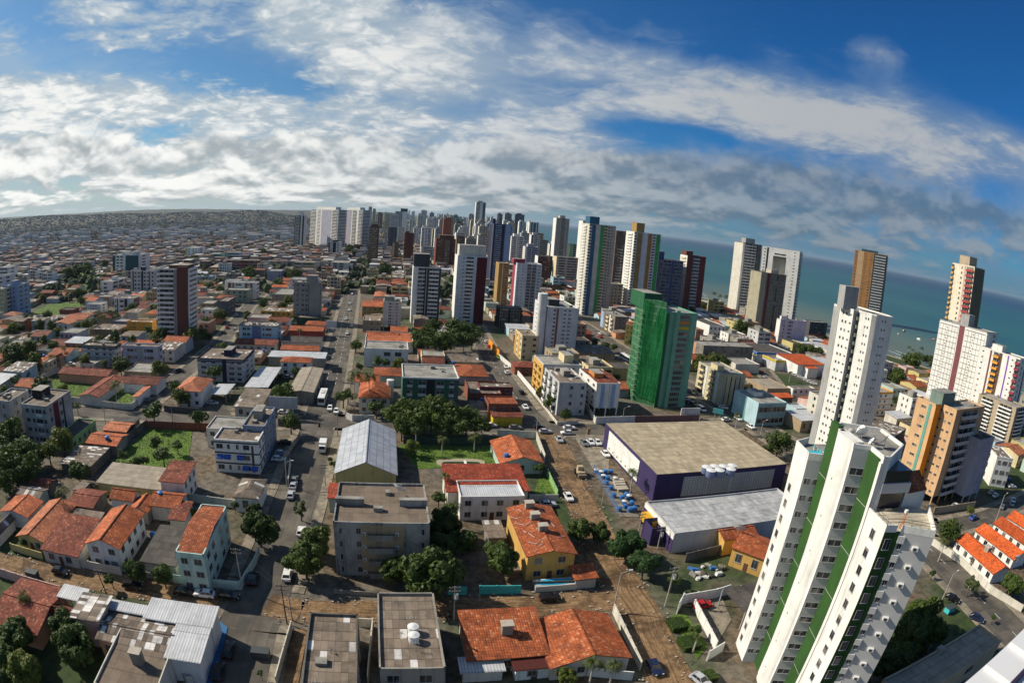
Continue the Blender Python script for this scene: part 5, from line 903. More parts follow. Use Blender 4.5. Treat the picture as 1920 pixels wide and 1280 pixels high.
('shed','shed','grey shed with striped roof and yellow gutter behind the peach block',219.4,254.7,-72.8,21.6,12,5,{'roof':'gx','rise':0.8,'wall':'offwhite','mat':'metal'}),
('tiled_house','house','orange tiled yellow house with a wire dish beside the annex',51.1,107.6,12.5,9.1,5.2,4.5,{'roof':'gx','rise':0.9,'wall':'yellow','mat':'tile'}),
('tiled_house','house','orange tiled yellow house with white window frames by the white tower',51.5,103.4,-42.4,8.2,9,5,{'roof':'gx','rise':1.2,'wall':'yellow','mat':'tile','win':'F'}),
('tiled_house','house','first of the orange tiled row houses, with the roof chimney box',121.8,100.5,-91.5,18.9,7.4,3.4,{'roof':'gx','rise':1.5,'wall':'white','mat':'tileb','win':'F','tank':'box'}),
('tiled_house','house','orange tiled row house with a white roof tank',133.8,103.7,-86.8,18.2,7.4,3.4,{'roof':'gx','rise':1.5,'wall':'white','mat':'tileb','win':'F','tank':None}),
('tiled_house','house','third orange tiled row house behind the tank roofed one',145.3,105.8,-83.7,17.4,7.4,3.4,{'roof':'gx','rise':1.5,'wall':'white','mat':'tileb','win':'F','tank':None}),
('tiled_house','house','last orange tiled row house near the bend',155.2,108.1,-80.4,14.4,7.4,3.4,{'roof':'gx','rise':1.5,'wall':'white','mat':'tileb','win':'F','tank':None}),
('carport','carport','grey flat carport canopy at the foot of the green finned tower',44.4,88.5,-76.5,8.8,9,4.2,{'roof':'flat','wall':'open','mat':'asbd'}),
]
TREE_LABELS = ['dense dark mango tree in the garden beside the ribbed metal roof','yellow green mango tree with orange young leaves in the shaded garden','round tree in front of the dark sheet garage','smaller round tree beside the mint house wall','low wild bush on the dirt street verge','small bush by the mossy hip roofed house wall','leafy bush where the mossy roofed house wall ends','shrub squeezed behind the mint house','shrub in the yellow fronted house yard','broad leafy tree overhanging the tarmac road by the mint house','big light green street tree at the dirt crossroads','leafy street tree against the weathered grey block','thin sparse street tree over the parked silver cars','great round mango tree in front of the weathered grey block','mango tree tucked beside the great round one','dark shaded tree east of the weathered grey block','lower dark shaded tree east of the weathered grey block','dark tree at the small grey shed','tuft of bush by the roadside dumpster','shrub row along the mossy roofed house','round mango tree beside the yellow house yard','mango tree on the dirt road verge beside the long orange roof','second mango tree on the dirt road verge by the orange roof','feathery dark tree beside the yellow truck','feathery dark tree bending over the dirt crossroads','thin bushy tree by the junk yard pole','yellow flowering shrub by the white garden wall','garden shrub behind the clipped hedges','spreading shade tree in the dense row along the cross street','pale green small tree beside the silver hall lawn','vine covered bush on the main road corner','bush under the orange hip roof','roadside tree before the white office block','shrub in front of the small orange roof by the road','tall dark tree in the grove below the porthole tower','shrub before the white modern house','weed bush on the pavement by the silver hall','weedy shrub beside the silver hall pavement','round dark tree between the two pale flats','dark tree of the clump near the lane houses','dense tree at the salmon roofed corner house','lighter tree behind the corner house tree','black green tree of the shaded grove at the frame edge','dark tree between the hovels and the beige hall','wild bush in the overgrown vacant lot','sprawling light tree behind the stained flats','round dark tree among the low houses beyond the lane','tree of the park strip beyond the soccer field','dark tree among the mid distance flats','flat topped street tree on the side street','sunlit tree behind the brown panelled tower','low light green tree on the side plot','bright green tree of the clump behind the netted tower','great dark tree beside the slim olive tower','bush in front of the depot wall','small tree on the avenue median by the yellow flats','small olive street tree under the yellow fronted block','olive street tree beside the ragged balconies','round olive tree at the fenced street corner','garden bush beside the dirt road fence','dark tree of the group behind the orange roofed store','spreading beach almond tree near the sea','big round tree behind the striped small block','dark tree beside the orange striped block','dark tree behind the peach wing roof','dense round tree on the corner beside the row houses','shaded tree beneath the white finned tower','slim street tree on the avenue median','leafy tree at the end of the row houses','little shrub on the avenue verge','tiny shrub by the avenue kerb','bright lime bush by the bend','hedge tuft by the row house wall','bright street tree beside the store roof','dark tree at the beach end of the red tower','dark tree under the twin white towers','wide dark tree by the far end of the main road','street tree beside the far main road','small dark tree before the striped brown tower']
TREES = [(*a, TREE_LABELS[l], TREE_LABELS[g] if g is not None else None) for *a, l, g in (
(1,-76.0,43.6,4.39,4.71,0,0),
(1,-69.1,50.7,3.47,3.98,0,0),
(1,-63.4,47.6,4.12,4.5,0,0),
(1,-74.7,38.0,3.43,3.94,0,0),
(1,-72.7,34.4,2.79,3.43,0,0),
(2,-69.3,38.3,3.58,4.06,1,1),
(1,-67.3,73.4,2.57,3.26,2,2),
(1,-60.9,74.4,2.35,3.08,3,3),
(3,-70.9,69.1,1.61,2.49,4,4),
(3,-60.4,107.1,1.32,2.26,5,5),
(3,-55.5,107.5,1.49,2.39,6,6),
(3,-68.4,99.9,1.49,2.39,7,7),
(3,-98.9,69.7,1.12,2.09,8,8),
(1,-48.8,95.8,4.09,4.47,9,9),
(0,-35.6,87.9,4.22,4.58,10,10),
(0,-35.7,96.6,3.46,3.96,11,11),
(4,-44.1,109.2,2.49,3.19,12,12),
(1,-11.8,87.6,6.15,6.12,13,13),
(1,-18.5,90.6,3.52,4.02,14,14),
(1,-11.2,109.4,3.98,4.39,15,15),
(1,-10.7,99.4,3.72,4.17,16,16),
(1,-6.5,104.3,3.15,3.72,17,17),
(3,-33.8,58.3,0.67,1.74,18,18),
(3,-54.5,107.1,1.75,2.6,19,19),
(1,1.5,97.7,4.31,4.65,20,20),
(1,18.1,111.7,3.15,3.72,21,21),
(1,22.5,111.9,2.69,3.35,22,22),
(5,28.0,105.9,3.97,4.38,23,23),
(5,30.3,98.2,3.79,4.23,24,24),
(4,35.5,93.6,2.38,3.1,25,25),
(2,12.5,66.3,1.61,2.49,26,26),
(3,36.4,78.2,1.39,2.31,27,27),
(0,-34.5,171.1,5.16,6.1,28,28),
(0,-30.1,174.5,5.45,6.38,28,28),
(0,-23.4,172.7,6.26,7.15,28,28),
(0,-17.4,171.7,5.77,6.68,28,28),
(0,-12.1,172.9,5.35,6.28,28,28),
(0,-9.2,170.1,4.18,5.17,28,28),
(0,-26.4,166.6,5.22,6.16,28,28),
(0,-31.2,163.8,4.31,5.3,28,28),
(0,-20.3,166.9,4.78,5.74,28,28),
(0,-14.2,167.1,4.34,5.32,28,28),
(2,-26.1,153.1,2.45,3.16,29,29),
(3,-57.0,193.4,3.08,3.66,30,30),
(3,-43.4,181.2,3.82,4.25,31,31),
(1,-75.4,268.7,3.33,3.86,32,32),
(3,-64.6,234.4,2.44,3.15,33,33),
(1,-43.6,278.0,6.62,9.14,34,34),
(1,-43.2,307.9,6.9,9.48,34,34),
(1,-29.4,294.1,8.0,10.83,34,34),
(1,-20.5,295.2,6.58,9.09,34,34),
(1,-33.8,267.4,7.34,10.01,34,34),
(1,-23.6,281.1,6.28,8.74,34,34),
(1,-44.5,271.8,4.1,6.12,34,34),
(3,-14.4,124.0,2.05,2.84,35,35),
(3,-44.9,137.7,1.16,2.13,36,36),
(3,-46.5,140.5,0.98,1.98,37,37),
(1,-161.7,191.5,4.7,4.96,38,38),
(1,-227.6,179.6,6.46,6.37,39,39),
(1,-205.4,174.4,5.02,5.22,39,39),
(1,-229.7,193.0,5.94,5.95,39,39),
(1,-113.3,167.2,3.59,4.07,40,40),
(1,-122.6,178.5,2.74,3.39,41,41),
(1,-145.3,106.9,6.01,6.01,42,42),
(1,-129.6,99.6,5.93,5.94,42,42),
(1,-127.8,92.3,6.15,6.12,42,42),
(1,-128.5,104.6,3.87,4.3,42,42),
(1,-119.9,93.3,4.78,5.02,42,42),
(1,-141.3,98.0,5.32,5.45,42,42),
(1,-123.1,86.4,4.35,4.68,42,42),
(1,-108.2,102.9,3.15,3.72,43,43),
(3,-98.9,130.1,2.55,3.24,44,44),
(3,-91.8,131.4,2.3,3.04,44,44),
(3,-104.5,119.5,2.08,2.86,44,44),
(3,-91.0,122.3,3.2,3.76,44,44),
(3,-96.6,116.1,2.39,3.11,44,44),
(3,-96.2,119.1,2.02,2.81,44,44),
(4,-193.6,152.5,3.7,4.16,45,45),
(1,-271.1,239.3,5.17,5.34,46,46),
(1,-262.1,241.9,3.97,4.38,46,46),
(1,-296.1,271.3,3.82,4.26,46,46),
(1,-247.6,252.6,3.38,3.9,46,46),
(1,-342.7,358.8,3.92,4.33,47,47),
(1,-326.8,363.6,3.86,4.29,47,47),
(1,-374.6,378.0,5.88,5.9,47,47),
(1,-344.9,353.8,4.68,4.95,47,47),
(1,-418.6,419.9,3.74,4.19,47,47),
(1,-455.1,469.3,8.0,8.61,47,47),
(1,-457.2,452.7,8.0,8.49,47,47),
(1,-475.9,506.0,7.65,7.32,47,47),
(1,-466.1,447.5,6.1,6.08,47,47),
(1,-484.4,550.9,5.77,5.81,47,47),
(1,-530.3,575.4,6.15,6.12,47,47),
(1,-252.9,504.5,8.0,8.96,48,48),
(1,-245.7,501.2,5.76,5.81,48,48),
(1,-209.5,516.2,7.19,6.95,48,48),
(1,-224.2,538.5,6.02,6.01,48,48),
(1,-195.6,446.2,6.3,6.24,48,48),
(1,-261.9,871.6,8.0,8.68,48,48),
(1,-405.0,645.1,5.88,5.9,48,48),
(1,-341.4,563.8,5.09,5.28,48,48),
(1,-511.6,874.6,6.94,6.75,48,48),
(1,-380.1,808.7,6.13,6.1,48,48),
(1,-168.9,361.3,4.14,4.51,49,49),
(2,-252.7,422.6,4.24,4.6,50,50),
(2,-242.1,428.8,3.4,3.92,51,51),
(0,98.9,284.1,5.25,5.4,52,52),
(0,111.0,299.5,4.45,4.76,52,52),
(0,116.0,296.4,4.44,4.75,52,52),
(1,165.9,398.8,8.0,7.76,53,53),
(3,48.2,251.8,2.26,3.01,54,54),
(1,47.5,328.3,2.31,3.05,55,55),
(1,52.1,315.3,3.34,3.88,55,55),
(1,57.2,318.6,2.26,3.01,55,55),
(1,13.5,222.0,2.52,3.22,56,56),
(1,16.6,206.3,3.15,3.72,57,57),
(1,20.7,192.8,2.72,3.38,58,58),
(3,10.7,147.0,1.95,2.76,59,59),
(1,199.0,358.6,4.55,4.84,60,60),
(1,205.6,355.0,4.55,4.84,60,60),
(1,214.0,357.1,3.96,4.37,60,60),
(1,291.4,336.7,7.68,7.35,61,61),
(1,293.6,351.0,5.53,5.62,61,61),
(1,327.6,355.8,5.0,5.2,61,61),
(1,324.1,361.6,5.02,5.22,61,61),
(1,234.0,285.6,6.4,6.32,62,62),
(1,199.5,239.8,2.99,3.6,63,63),
(1,203.2,234.9,2.98,3.59,64,64),
(1,121.0,103.4,4.43,4.74,65,65),
(1,84.7,70.2,5.01,5.2,66,66),
(1,79.1,66.1,4.41,4.73,66,66),
(1,85.5,66.5,3.44,3.95,66,66),
(1,74.2,61.2,4.2,4.56,66,66),
(1,69.8,59.5,3.4,3.92,66,66),
(1,80.6,63.1,2.21,2.97,66,66),
(4,109.4,79.1,2.5,3.2,67,67),
(1,122.5,74.4,3.58,4.06,68,68),
(3,103.4,88.7,1.15,2.12,69,69),
(3,108.6,66.9,0.87,1.9,70,70),
(2,143.7,117.0,1.67,2.54,71,71),
(3,123.1,74.8,1.92,2.74,72,72),
(0,92.8,170.3,5.24,5.39,73,73),
(1,182.8,546.1,4.62,4.9,74,74),
(1,-279.8,930.7,7.77,7.42,75,75),
(1,-268.5,960.6,7.97,7.58,75,75),
(1,-247.5,849.1,6.06,6.05,75,75),
(1,-142.5,610.6,8.0,8.09,76,76),
(1,-132.2,520.0,4.31,4.65,77,77),
(1,-201.3,736.1,5.24,5.39,78,78),
)]
SPN = ['street','broadleaf','yellowgreen','bush','sparse','neem']
TREES = [(SPN[t[0]], *t[1:]) for t in TREES]
PALM_LABELS = ['coconut palm beside the long dark red roof','coconut palm in the shaded lane yard','palm beside the white modern house','clump of feather palms in the gable house garden','feather palm at the gable house garden wall','small garden palm behind the clipped hedges','coconut palm with white trunk on the lawn','taller coconut palm at the lawn edge','royal palm before the hip roofed garden house','royal palm standing in front of the orange hip roof','palm at the grove edge by the middle street','slim tall palm rising past the long red roof','single coconut palm on the cross street pavement','fat palm in the orange winged lot garden','palm of the thick stand before the white cube house','palm beside the canopy hall yard','short palm in the sandy yard','coconut palm leaning at the waterline','bushy palm under the corner tree','coconut palm of the row on the beach','coconut palm standing apart on the sand']
PALMS = [(*a, PALM_LABELS[l], PALM_LABELS[g] if g is not None else None) for *a, l, g in (
(-80.7,51.8,2.32,5.57,0,0),
(-99.0,86.4,2.94,7.05,1,1),
(-10.1,115.1,2.43,5.83,2,2),
(16.4,66.5,2.37,5.7,3,3),
(19.6,66.2,2.26,5.42,4,4),
(35.6,74.3,1.34,4.0,5,5),
(-17.9,158.0,2.49,4.51,6,6),
(-8.6,160.8,2.93,5.24,7,7),
(-52.6,186.4,3.9,13.06,8,8),
(-47.7,188.0,3.91,12.59,9,9),
(-17.8,285.2,3.18,7.64,10,10),
(-13.3,126.7,1.88,7.78,11,11),
(-146.1,144.3,2.19,3.96,12,12),
(-136.4,157.0,3.67,8.8,13,13),
(-232.1,250.4,3.8,9.0,14,14),
(-237.0,265.6,3.39,8.14,14,14),
(-239.4,275.9,4.06,9.0,14,14),
(-242.3,296.0,3.03,7.28,14,14),
(-245.2,271.2,3.48,8.36,14,14),
(-233.4,274.3,2.86,6.87,14,14),
(-204.3,222.5,2.9,6.95,15,15),
(249.6,275.6,2.26,5.41,16,16),
(338.6,405.1,2.73,6.54,17,17),
(338.5,398.3,2.25,5.4,17,17),
(350.9,400.2,3.21,7.69,17,17),
(112.2,96.2,2.44,5.85,18,18),
(230.1,650.9,3.95,9.0,19,19),
(229.1,626.1,3.81,9.0,19,19),
(237.7,627.0,4.3,9.0,19,19),
(246.0,633.4,4.35,9.0,19,19),
(273.0,695.1,4.78,9.0,19,19),
(191.0,548.7,3.33,7.99,20,20),
)]
CAR_LABELS = ['black car parked on the dirt street before the rust tiled house','black car under the round tree on the dirt street','black car behind the white one on the dirt street','white car with pale blue door at the dirt street end','black car at the tarmac corner of the dirt street','black car beside the mint wall on the tarmac road','black car on the blue pavement, upper of two','black car on the blue pavement, lower of two','white pick up half hidden by the street trees','silver car parked behind another silver one on the shaded road','front silver car of the parked pair on the shaded road','white car under the big street tree at the crossroads','black car parked near the mint corner wall','grey car at the shaded edge above the silver pair','white hatchback on the dirt road by the white house gate','black car on the dirt cross street below the pool','silver car inside the yard behind the white gate sign','dark blue car in the wall shade on the dirt road','silver car cut by the frame on the garden driveway','red car in the white walled yard','long white city bus stopped at the junction','white van waiting beside the bus','white car waiting at the junction kerb','white car coming down the dashed main road','white car lowest in the walled car park','silver car in the walled car park','dark car under the car park awning','white car behind the grey billboard','white car on the cross street by the row trees','black car under the metal car port','grey car beside the metal car port','small white delivery truck below the junction','white car on the shaded upper main road','dark grey car parked by the white lot wall','silver car in the workshop yard','white car in the lane beside the green lot','dark car at the pale lilac flats corner','silver car on the cross street under the yellow bar','grey car on the cross street by the bar','dark car at the crossing kerb','silver car following into the crossing','white car in the crossing, upper lane','white police style car turning at the crossing','silver car entering the dirt road','grey car first of three parked at the store side','white car second of three parked at the store side','white car third of three parked at the store side','white car hugging the purple store wall','white car leaving the middle street','lime green taxi on the middle street','white car behind the lime taxi','white car by the orange hoarding','red car by the orange hoarding','grey car by the orange hoarding','black car queued beside the netted tower','second black car queued beside the netted tower','white car queued beside the netted tower','white car at the pale blue building gate','white car behind the avenue bus','white car parked before the long low block','red and white car parked before the long low block','grey car in the lot of the yellow flats','black car on the avenue beyond the store','white minibus on the avenue by the netted tower','white bus on the avenue behind the depot','silver car parked under the lilac block','white car parked under the lilac block','black car before the white showroom','white car before the white showroom','navy car before the white showroom','white car at the bend kerb','silver car at the bend kerb','grey car beside the bend lamp','white car under the peach block palms','blue car among the showroom row','white car of the dealer lot rows','white cars of the dealer lot rows','black car driving on the avenue below the row houses','navy car driving on the avenue near the median shrub','blue car at the bend behind the corner tree','silver car in the dark shaded yard']
CARS = [(*a, CAR_LABELS[l], CAR_LABELS[g] if g is not None else None) for *a, l, g in (
('car',-84.9,67.4,12.5,'black',0,None),
('car',-67.4,71.3,12.5,'black',1,None),
('car',-56.4,74.2,12.5,'black',2,None),
('car',-52.4,75.3,192.5,'white',3,None),
('car',-47.7,76.6,12.5,'black',4,None),
('car',-45.7,83.5,102.5,'black',5,None),
('car',-41.5,62.6,102.5,'black',6,None),
('car',-41.0,56.9,102.5,'black',7,None),
('car',-42.2,103.7,102.5,'white',8,None),
('car',-51.8,124.6,102.5,'silver',9,None),
('car',-50.6,119.5,102.5,'silver',10,None),
('car',-39.4,87.1,102.5,'white',11,None),
('car',-45.3,83.5,102.5,'black',12,None),
('car',-52.8,127.7,102.5,'grey',13,None),
('car',17.6,134.2,-77.5,'white',14,None),
('car',11.0,90.1,12.5,'black',15,None),
('car',12.1,129.5,12.5,'silver',16,None),
('car',27.8,70.2,-77.5,'navy',17,None),
('car',35.0,66.3,-60,'silver',18,None),
('car',40.9,88.0,12.5,'red',19,None),
('bus',-66.5,192.7,-77.5,'white',20,None),
('car',-61.1,184.6,-77.5,'white',21,None),
('car',-58.0,182.3,-77.5,'white',22,None),
('car',-91.9,308.2,-77.5,'white',23,None),
('car',-61.7,138.6,12.5,'white',24,None),
('car',-62.4,142.6,12.5,'silver',25,None),
('car',-64.4,150.3,12.5,'black',26,None),
('car',-75.1,175.2,12.5,'white',27,None),
('car',-4.9,183.4,12.5,'white',28,None),
('car',-94.0,216.7,102.5,'black',29,None),
('car',-89.8,215.6,12.5,'grey',30,None),
('truck',-52.1,149.9,-77.5,'white',31,None),
('car',-113.1,382.8,-77.5,'white',32,32),
('car',-105.5,350.6,-77.5,'white',32,32),
('car',-121.0,411.2,-77.5,'white',32,32),
('car',-133.4,459.1,-77.5,'white',32,32),
('car',-129.2,168.5,102.5,'grey',33,None),
('car',-103.7,174.8,12.5,'silver',34,None),
('car',-197.4,194.4,12.5,'white',35,None),
('car',-138.9,206.8,12.5,'black',36,None),
('car',-4.8,183.4,12.5,'silver',37,None),
('car',3.4,183.3,12.5,'grey',38,None),
('car',11.6,185.4,12.5,'black',39,None),
('car',13.4,181.7,12.5,'silver',40,None),
('car',21.8,186.9,12.5,'white',41,None),
('car',20.6,181.9,192.5,'white',42,None),
('car',17.6,175.1,-77.5,'silver',43,None),
('car',25.6,173.4,-77.5,'grey',44,None),
('car',27.8,174.5,-77.5,'white',45,None),
('car',30.1,174.6,-77.5,'white',46,None),
('car',31.4,165.2,-77.5,'white',47,None),
('car',6.9,205.8,-77.5,'white',48,None),
('car',-5.9,281.8,-77.5,'lime',49,None),
('car',-1.7,263.8,-77.5,'white',50,None),
('car',-14.2,317.1,102.5,'white',51,None),
('car',-11.9,305.0,102.5,'red',52,None),
('car',-8.9,297.4,102.5,'grey',53,None),
('car',75.6,227.5,-75,'black',54,None),
('car',77.4,224.9,-75,'black',55,None),
('car',76.0,231.2,-75,'white',56,None),
('car',90.5,222.3,-30,'white',57,None),
('car',68.7,309.6,105,'white',58,None),
('car',56.7,369.9,105,'white',59,None),
('car',55.2,358.5,105,'red',60,None),
('car',61.5,367.1,105,'grey',61,None),
('car',74.5,190.9,0,'black',62,None),
('van',79.0,218.1,-72,'white',63,None),
('bus',61.4,298.3,-68,'white',64,None),
('car',171.2,131.8,20,'silver',65,None),
('car',171.0,129.0,20,'white',66,None),
('car',186.9,139.4,-15,'black',67,None),
('car',188.1,134.5,-15,'white',68,None),
('car',188.7,142.1,-15,'navy',69,None),
('car',177.2,124.0,50,'white',70,None),
('car',173.5,121.6,50,'silver',71,None),
('car',166.3,120.2,30,'grey',72,None),
('car',144.1,124.9,15,'white',73,None),
('car',192.3,141.6,-15,'blue',74,None),
('car',162.8,288.2,-30,'white',75,76),
('car',163.3,282.1,-30,'white',75,76),
('car',164.0,278.4,-30,'white',75,76),
('car',164.7,275.6,-30,'white',75,76),
('car',162.7,291.8,-30,'white',75,76),
('car',161.1,297.4,-30,'white',75,76),
('car',161.4,292.9,-30,'white',75,76),
('car',164.8,307.5,-30,'white',75,76),
('car',165.7,313.3,-30,'white',75,76),
('car',164.7,325.9,-30,'white',75,76),
('car',162.8,318.2,-30,'white',75,76),
('car',104.0,78.9,-59,'black',77,None),
('car',105.5,69.7,-59,'navy',78,None),
('car',145.0,115.7,15,'blue',79,None),
('car',84.4,64.9,30,'silver',80,None),
)]
POLES = [
('p',-69.8,65.7,7.2,'leaning wooden pole on the dirt street verge'),
('p',-46.5,80.4,9.3,'pale concrete pole at the mint wall corner'),
('p',-34.7,73.4,8.8,'wooden power pole with crossarms at the dirt crossroads'),
('s',-34.1,74.6,6.0,'short post beside the power pole'),
('t',-6.3,81.8,7.7,'power pole with transformer by the joined tiled roofs'),
('l',22.9,87.1,9.1,'white concrete pole with lamp at the gable house corner'),
('t',33.4,88.7,9.4,'power pole with transformer by the junk yard'),
('p',26.2,132.1,6.2,'concrete pole on the store pavement'),
('t',36.4,110.8,6.0,'power pole with transformer at the annex corner'),
('p',32.9,116.7,6.0,'power pole behind the yellow truck'),
('p',-115.1,147.7,6.5,'crossarm pole at the cross street corner'),
('p',-107.7,153.0,6.6,'pole on the pavement south of the corner house'),
('p',-129.3,141.2,6.0,'pole beside the lime green house'),
('p',-118.6,160.5,6.0,'pole on the grass verge of the side street'),
('p',-189.9,166.5,6.0,'pole in the lane by the green lot'),
('p',-130.1,158.8,7.5,'pole inside the white lot wall corner'),
('l',-51.2,161.7,7.9,'traffic pole at the junction by the silver hall'),
('s',-51.1,151.8,6.0,'slim pole on the kerb by the delivery truck'),
('l',-53.8,124.8,6.8,'tall lamp pole at the low wall by the road'),
('p',-44.4,128.4,6.0,'pole on the silver hall pavement'),
('s',-72.9,170.4,6.7,'post of the grey billboard'),
('l',10.3,179.4,7.9,'lamp pole at the crossing corner'),
('l',42.0,196.8,6.0,'lamp pole before the white site wall'),
('l',77.0,218.7,6.0,'lamp pole by the minibus'),
('l',16.3,161.5,6.0,'lamp post leaning at the dirt road fence'),
('l',94.5,189.8,6.0,'double lamp pole behind the store'),
('l',99.9,79.0,7.8,'street lamp on the avenue median'),
('l',154.4,112.4,8.9,'street lamp at the bend'),
]
CABLES = [(1,2),(18,1),(16,18),(19,16),(19,2),(7,21),(9,7),(8,9),(6,8),(21,16),(11,16),(15,13),(0,1),(2,5),(4,5),(5,6),(10,11),(10,13),(12,11),(7,8)]
WALLS = [
([(-163.0,152.5),(-154.3,153.8),(-132.4,156.6),(-129.5,157.9),(-136.7,187.8)],2.3,'offwhite','long white wall round the orange winged lot'),
([(-113.8,145.4),(-96.5,150.8),(-81.8,154.7)],2.4,'brick','brown brick wall between the cross street and the vacant lot'),
([(-113.8,145.4),(-112.5,127.2),(-108.9,112.7)],2.6,'dconc','mouldy dark wall down the vacant lot side'),
([(-116.9,161.3),(-103.3,163.9)],2.2,'dgrey2','dark grey wall before the corner house'),
([(-177.9,156.0),(-193.1,159.4),(-194.8,173.6),(-195.5,184.4)],2.2,'offwhite','pale lane wall round the green lot'),
([(-190.9,177.8),(-167.1,184.7)],2.2,'conc','stained wall behind the green lot'),
([(-53.0,178.0),(-50.5,176.3),(-43.5,178.6)],2.2,'white','white wall with painted letters at the junction corner'),
([(-64.2,163.8),(-72.4,164.2)],2.6,'dgrey2','dark wall by the billboard'),
([(-62.1,156.9),(-60.2,138.5)],1.8,'conc','pale wall of the small car park'),
([(-57.3,136.5),(-53.4,125.0)],2.2,'offwhite','white wall beside the shaded road'),
([(-30.3,162.1),(-6.4,167.0)],2.4,'dgreen','dark green wall behind the lawn palms'),
([(-13.1,211.8),(-17.3,234.3)],2,'offwhite','white alley wall beside the brick house'),
([(-12.5,309.3),(-5.8,281.9)],4,'orangeb','bright orange hoarding along the middle street'),
([(-5.8,281.9),(2.7,257.1),(11.0,222.2)],2.2,'white','white wall down the middle street'),
([(31.8,194.1),(46.5,197.9)],2.8,'white','white site wall with panels before the pillar block'),
([(46.8,197.9),(73.4,203.7)],2.8,'maroonl','faded maroon site wall below the netted tower'),
([(31.8,194.1),(30.0,214.0)],2.2,'offwhite','white side wall of the pillar block yard'),
([(11.0,222.2),(17.9,190.6),(25.3,192.9)],1.2,'offwhite','low fence wall at the olive tree corner'),
([(-2.3,175.3),(10.2,176.2),(12.3,157.6)],2.4,'offwhite','pale wall round the hip gable house'),
([(-8.2,89.4),(-4.8,90.0)],2,'turq','turquoise wall piece west of the black gate'),
([(-2.4,90.6),(5.4,91.8)],2,'turq','longer turquoise wall along the dark yard'),
([(7.6,93.6),(16.7,94.9)],1.8,'dgrey2','dark wall in front of the swimming pool'),
([(12.7,148.1),(14.8,135.0)],2,'limeg','lime green garden wall beside the dirt road'),
([(7.4,131.6),(14.7,132.6)],2,'offwhite','white front wall of the modern house yard'),
([(37.0,89.4),(44.6,91.0),(48.0,92.3)],2.4,'white','white wall behind the red car yard'),
([(36.9,89.1),(35.2,86.1)],3,'white','white gate tower wall of the garden'),
([(39.1,87.9),(40.0,74.8)],2.2,'white','white parapet wall of the paved yard'),
([(37.6,71.9),(41.1,74.1)],2.4,'white','white driveway wall by the garden'),
([(22.8,86.5),(25.3,70.3)],2.2,'offwhite','pale wall east of the gable house'),
([(4.7,67.9),(11.1,69.8),(23.5,67.8)],2,'white','white garden wall under the feather palms'),
([(41.5,105.0),(51.6,108.8)],2.4,'dconc','dirty wall behind the junk yard'),
([(-60.4,76.8),(-53.7,78.3),(-46.7,80.0),(-47.2,88.6),(-47.9,92.8)],2.0,'mint','mint green wall round the mint house corner'),
([(-102.4,67.6),(-92.5,69.2)],1.8,'yellow2','yellow wall before the yellow fronted house'),
([(-83.1,71.5),(-72.0,73.9)],2,'offwhite','white wall before the layered roof house'),
([(-98.5,58.2),(-79.7,61.8)],2.2,'pinkw','pink and white panel wall along the dirt street'),
([(-43.8,53.1),(-44.7,52.6),(-49.5,55.4)],2,'offwhite','low yard wall under the ribbed white roof'),
([(-66.5,75.7),(-60.5,77.0)],1.4,'conc','low concrete wall under the round trees'),
([(-75.2,107.8),(-56.3,110.2)],2.2,'offwhite','white wall below the mossy hip roofed house'),
([(-33.3,72.1),(-31.3,58.2)],2,'offwhite','pale wall of the dirt yard by the road'),
([(-19.9,77.0),(-17.7,62.7)],2,'offwhite','white wall in the alley between the two flat roofs'),
([(-22.3,76.4),(-19.9,76.8)],2,'offwhite','short wall at the alley head'),
([(-29.1,84.9),(-20.0,86.2)],0.9,'conc','low broken wall before the weathered grey block'),
([(116.1,105.0),(118.9,93.2),(118.2,78.4),(122.0,67.5)],2,'offwhite','patched white wall before the orange row houses'),
([(130.1,121.8),(152.1,122.9)],2.4,'tan2','tan wall below the peach block yard'),
]
DISHES = [
(-20.4,104.8,12.1,1.5,150,50,'big white mesh dish on the weathered grey block roof'),
(-23.2,62.7,5.6,0.4,120,55,'tiny dish on the broken sheeted roof'),
(-7.9,71.3,7.6,0.45,160,50,'small white dish at the two tank roof edge'),
(-13.0,66.9,7.6,0.5,140,50,'small white dish before the two roof tanks'),
(54.0,108.0,5.0,1.7,150,50,'big grey mesh dish on the yellow house by the annex'),
(133.3,83.2,3.6,1.2,150,50,'grey dish between the row houses'),
(121.4,91.5,1.0,0.9,150,50,'grey dish at the row house garden'),
]
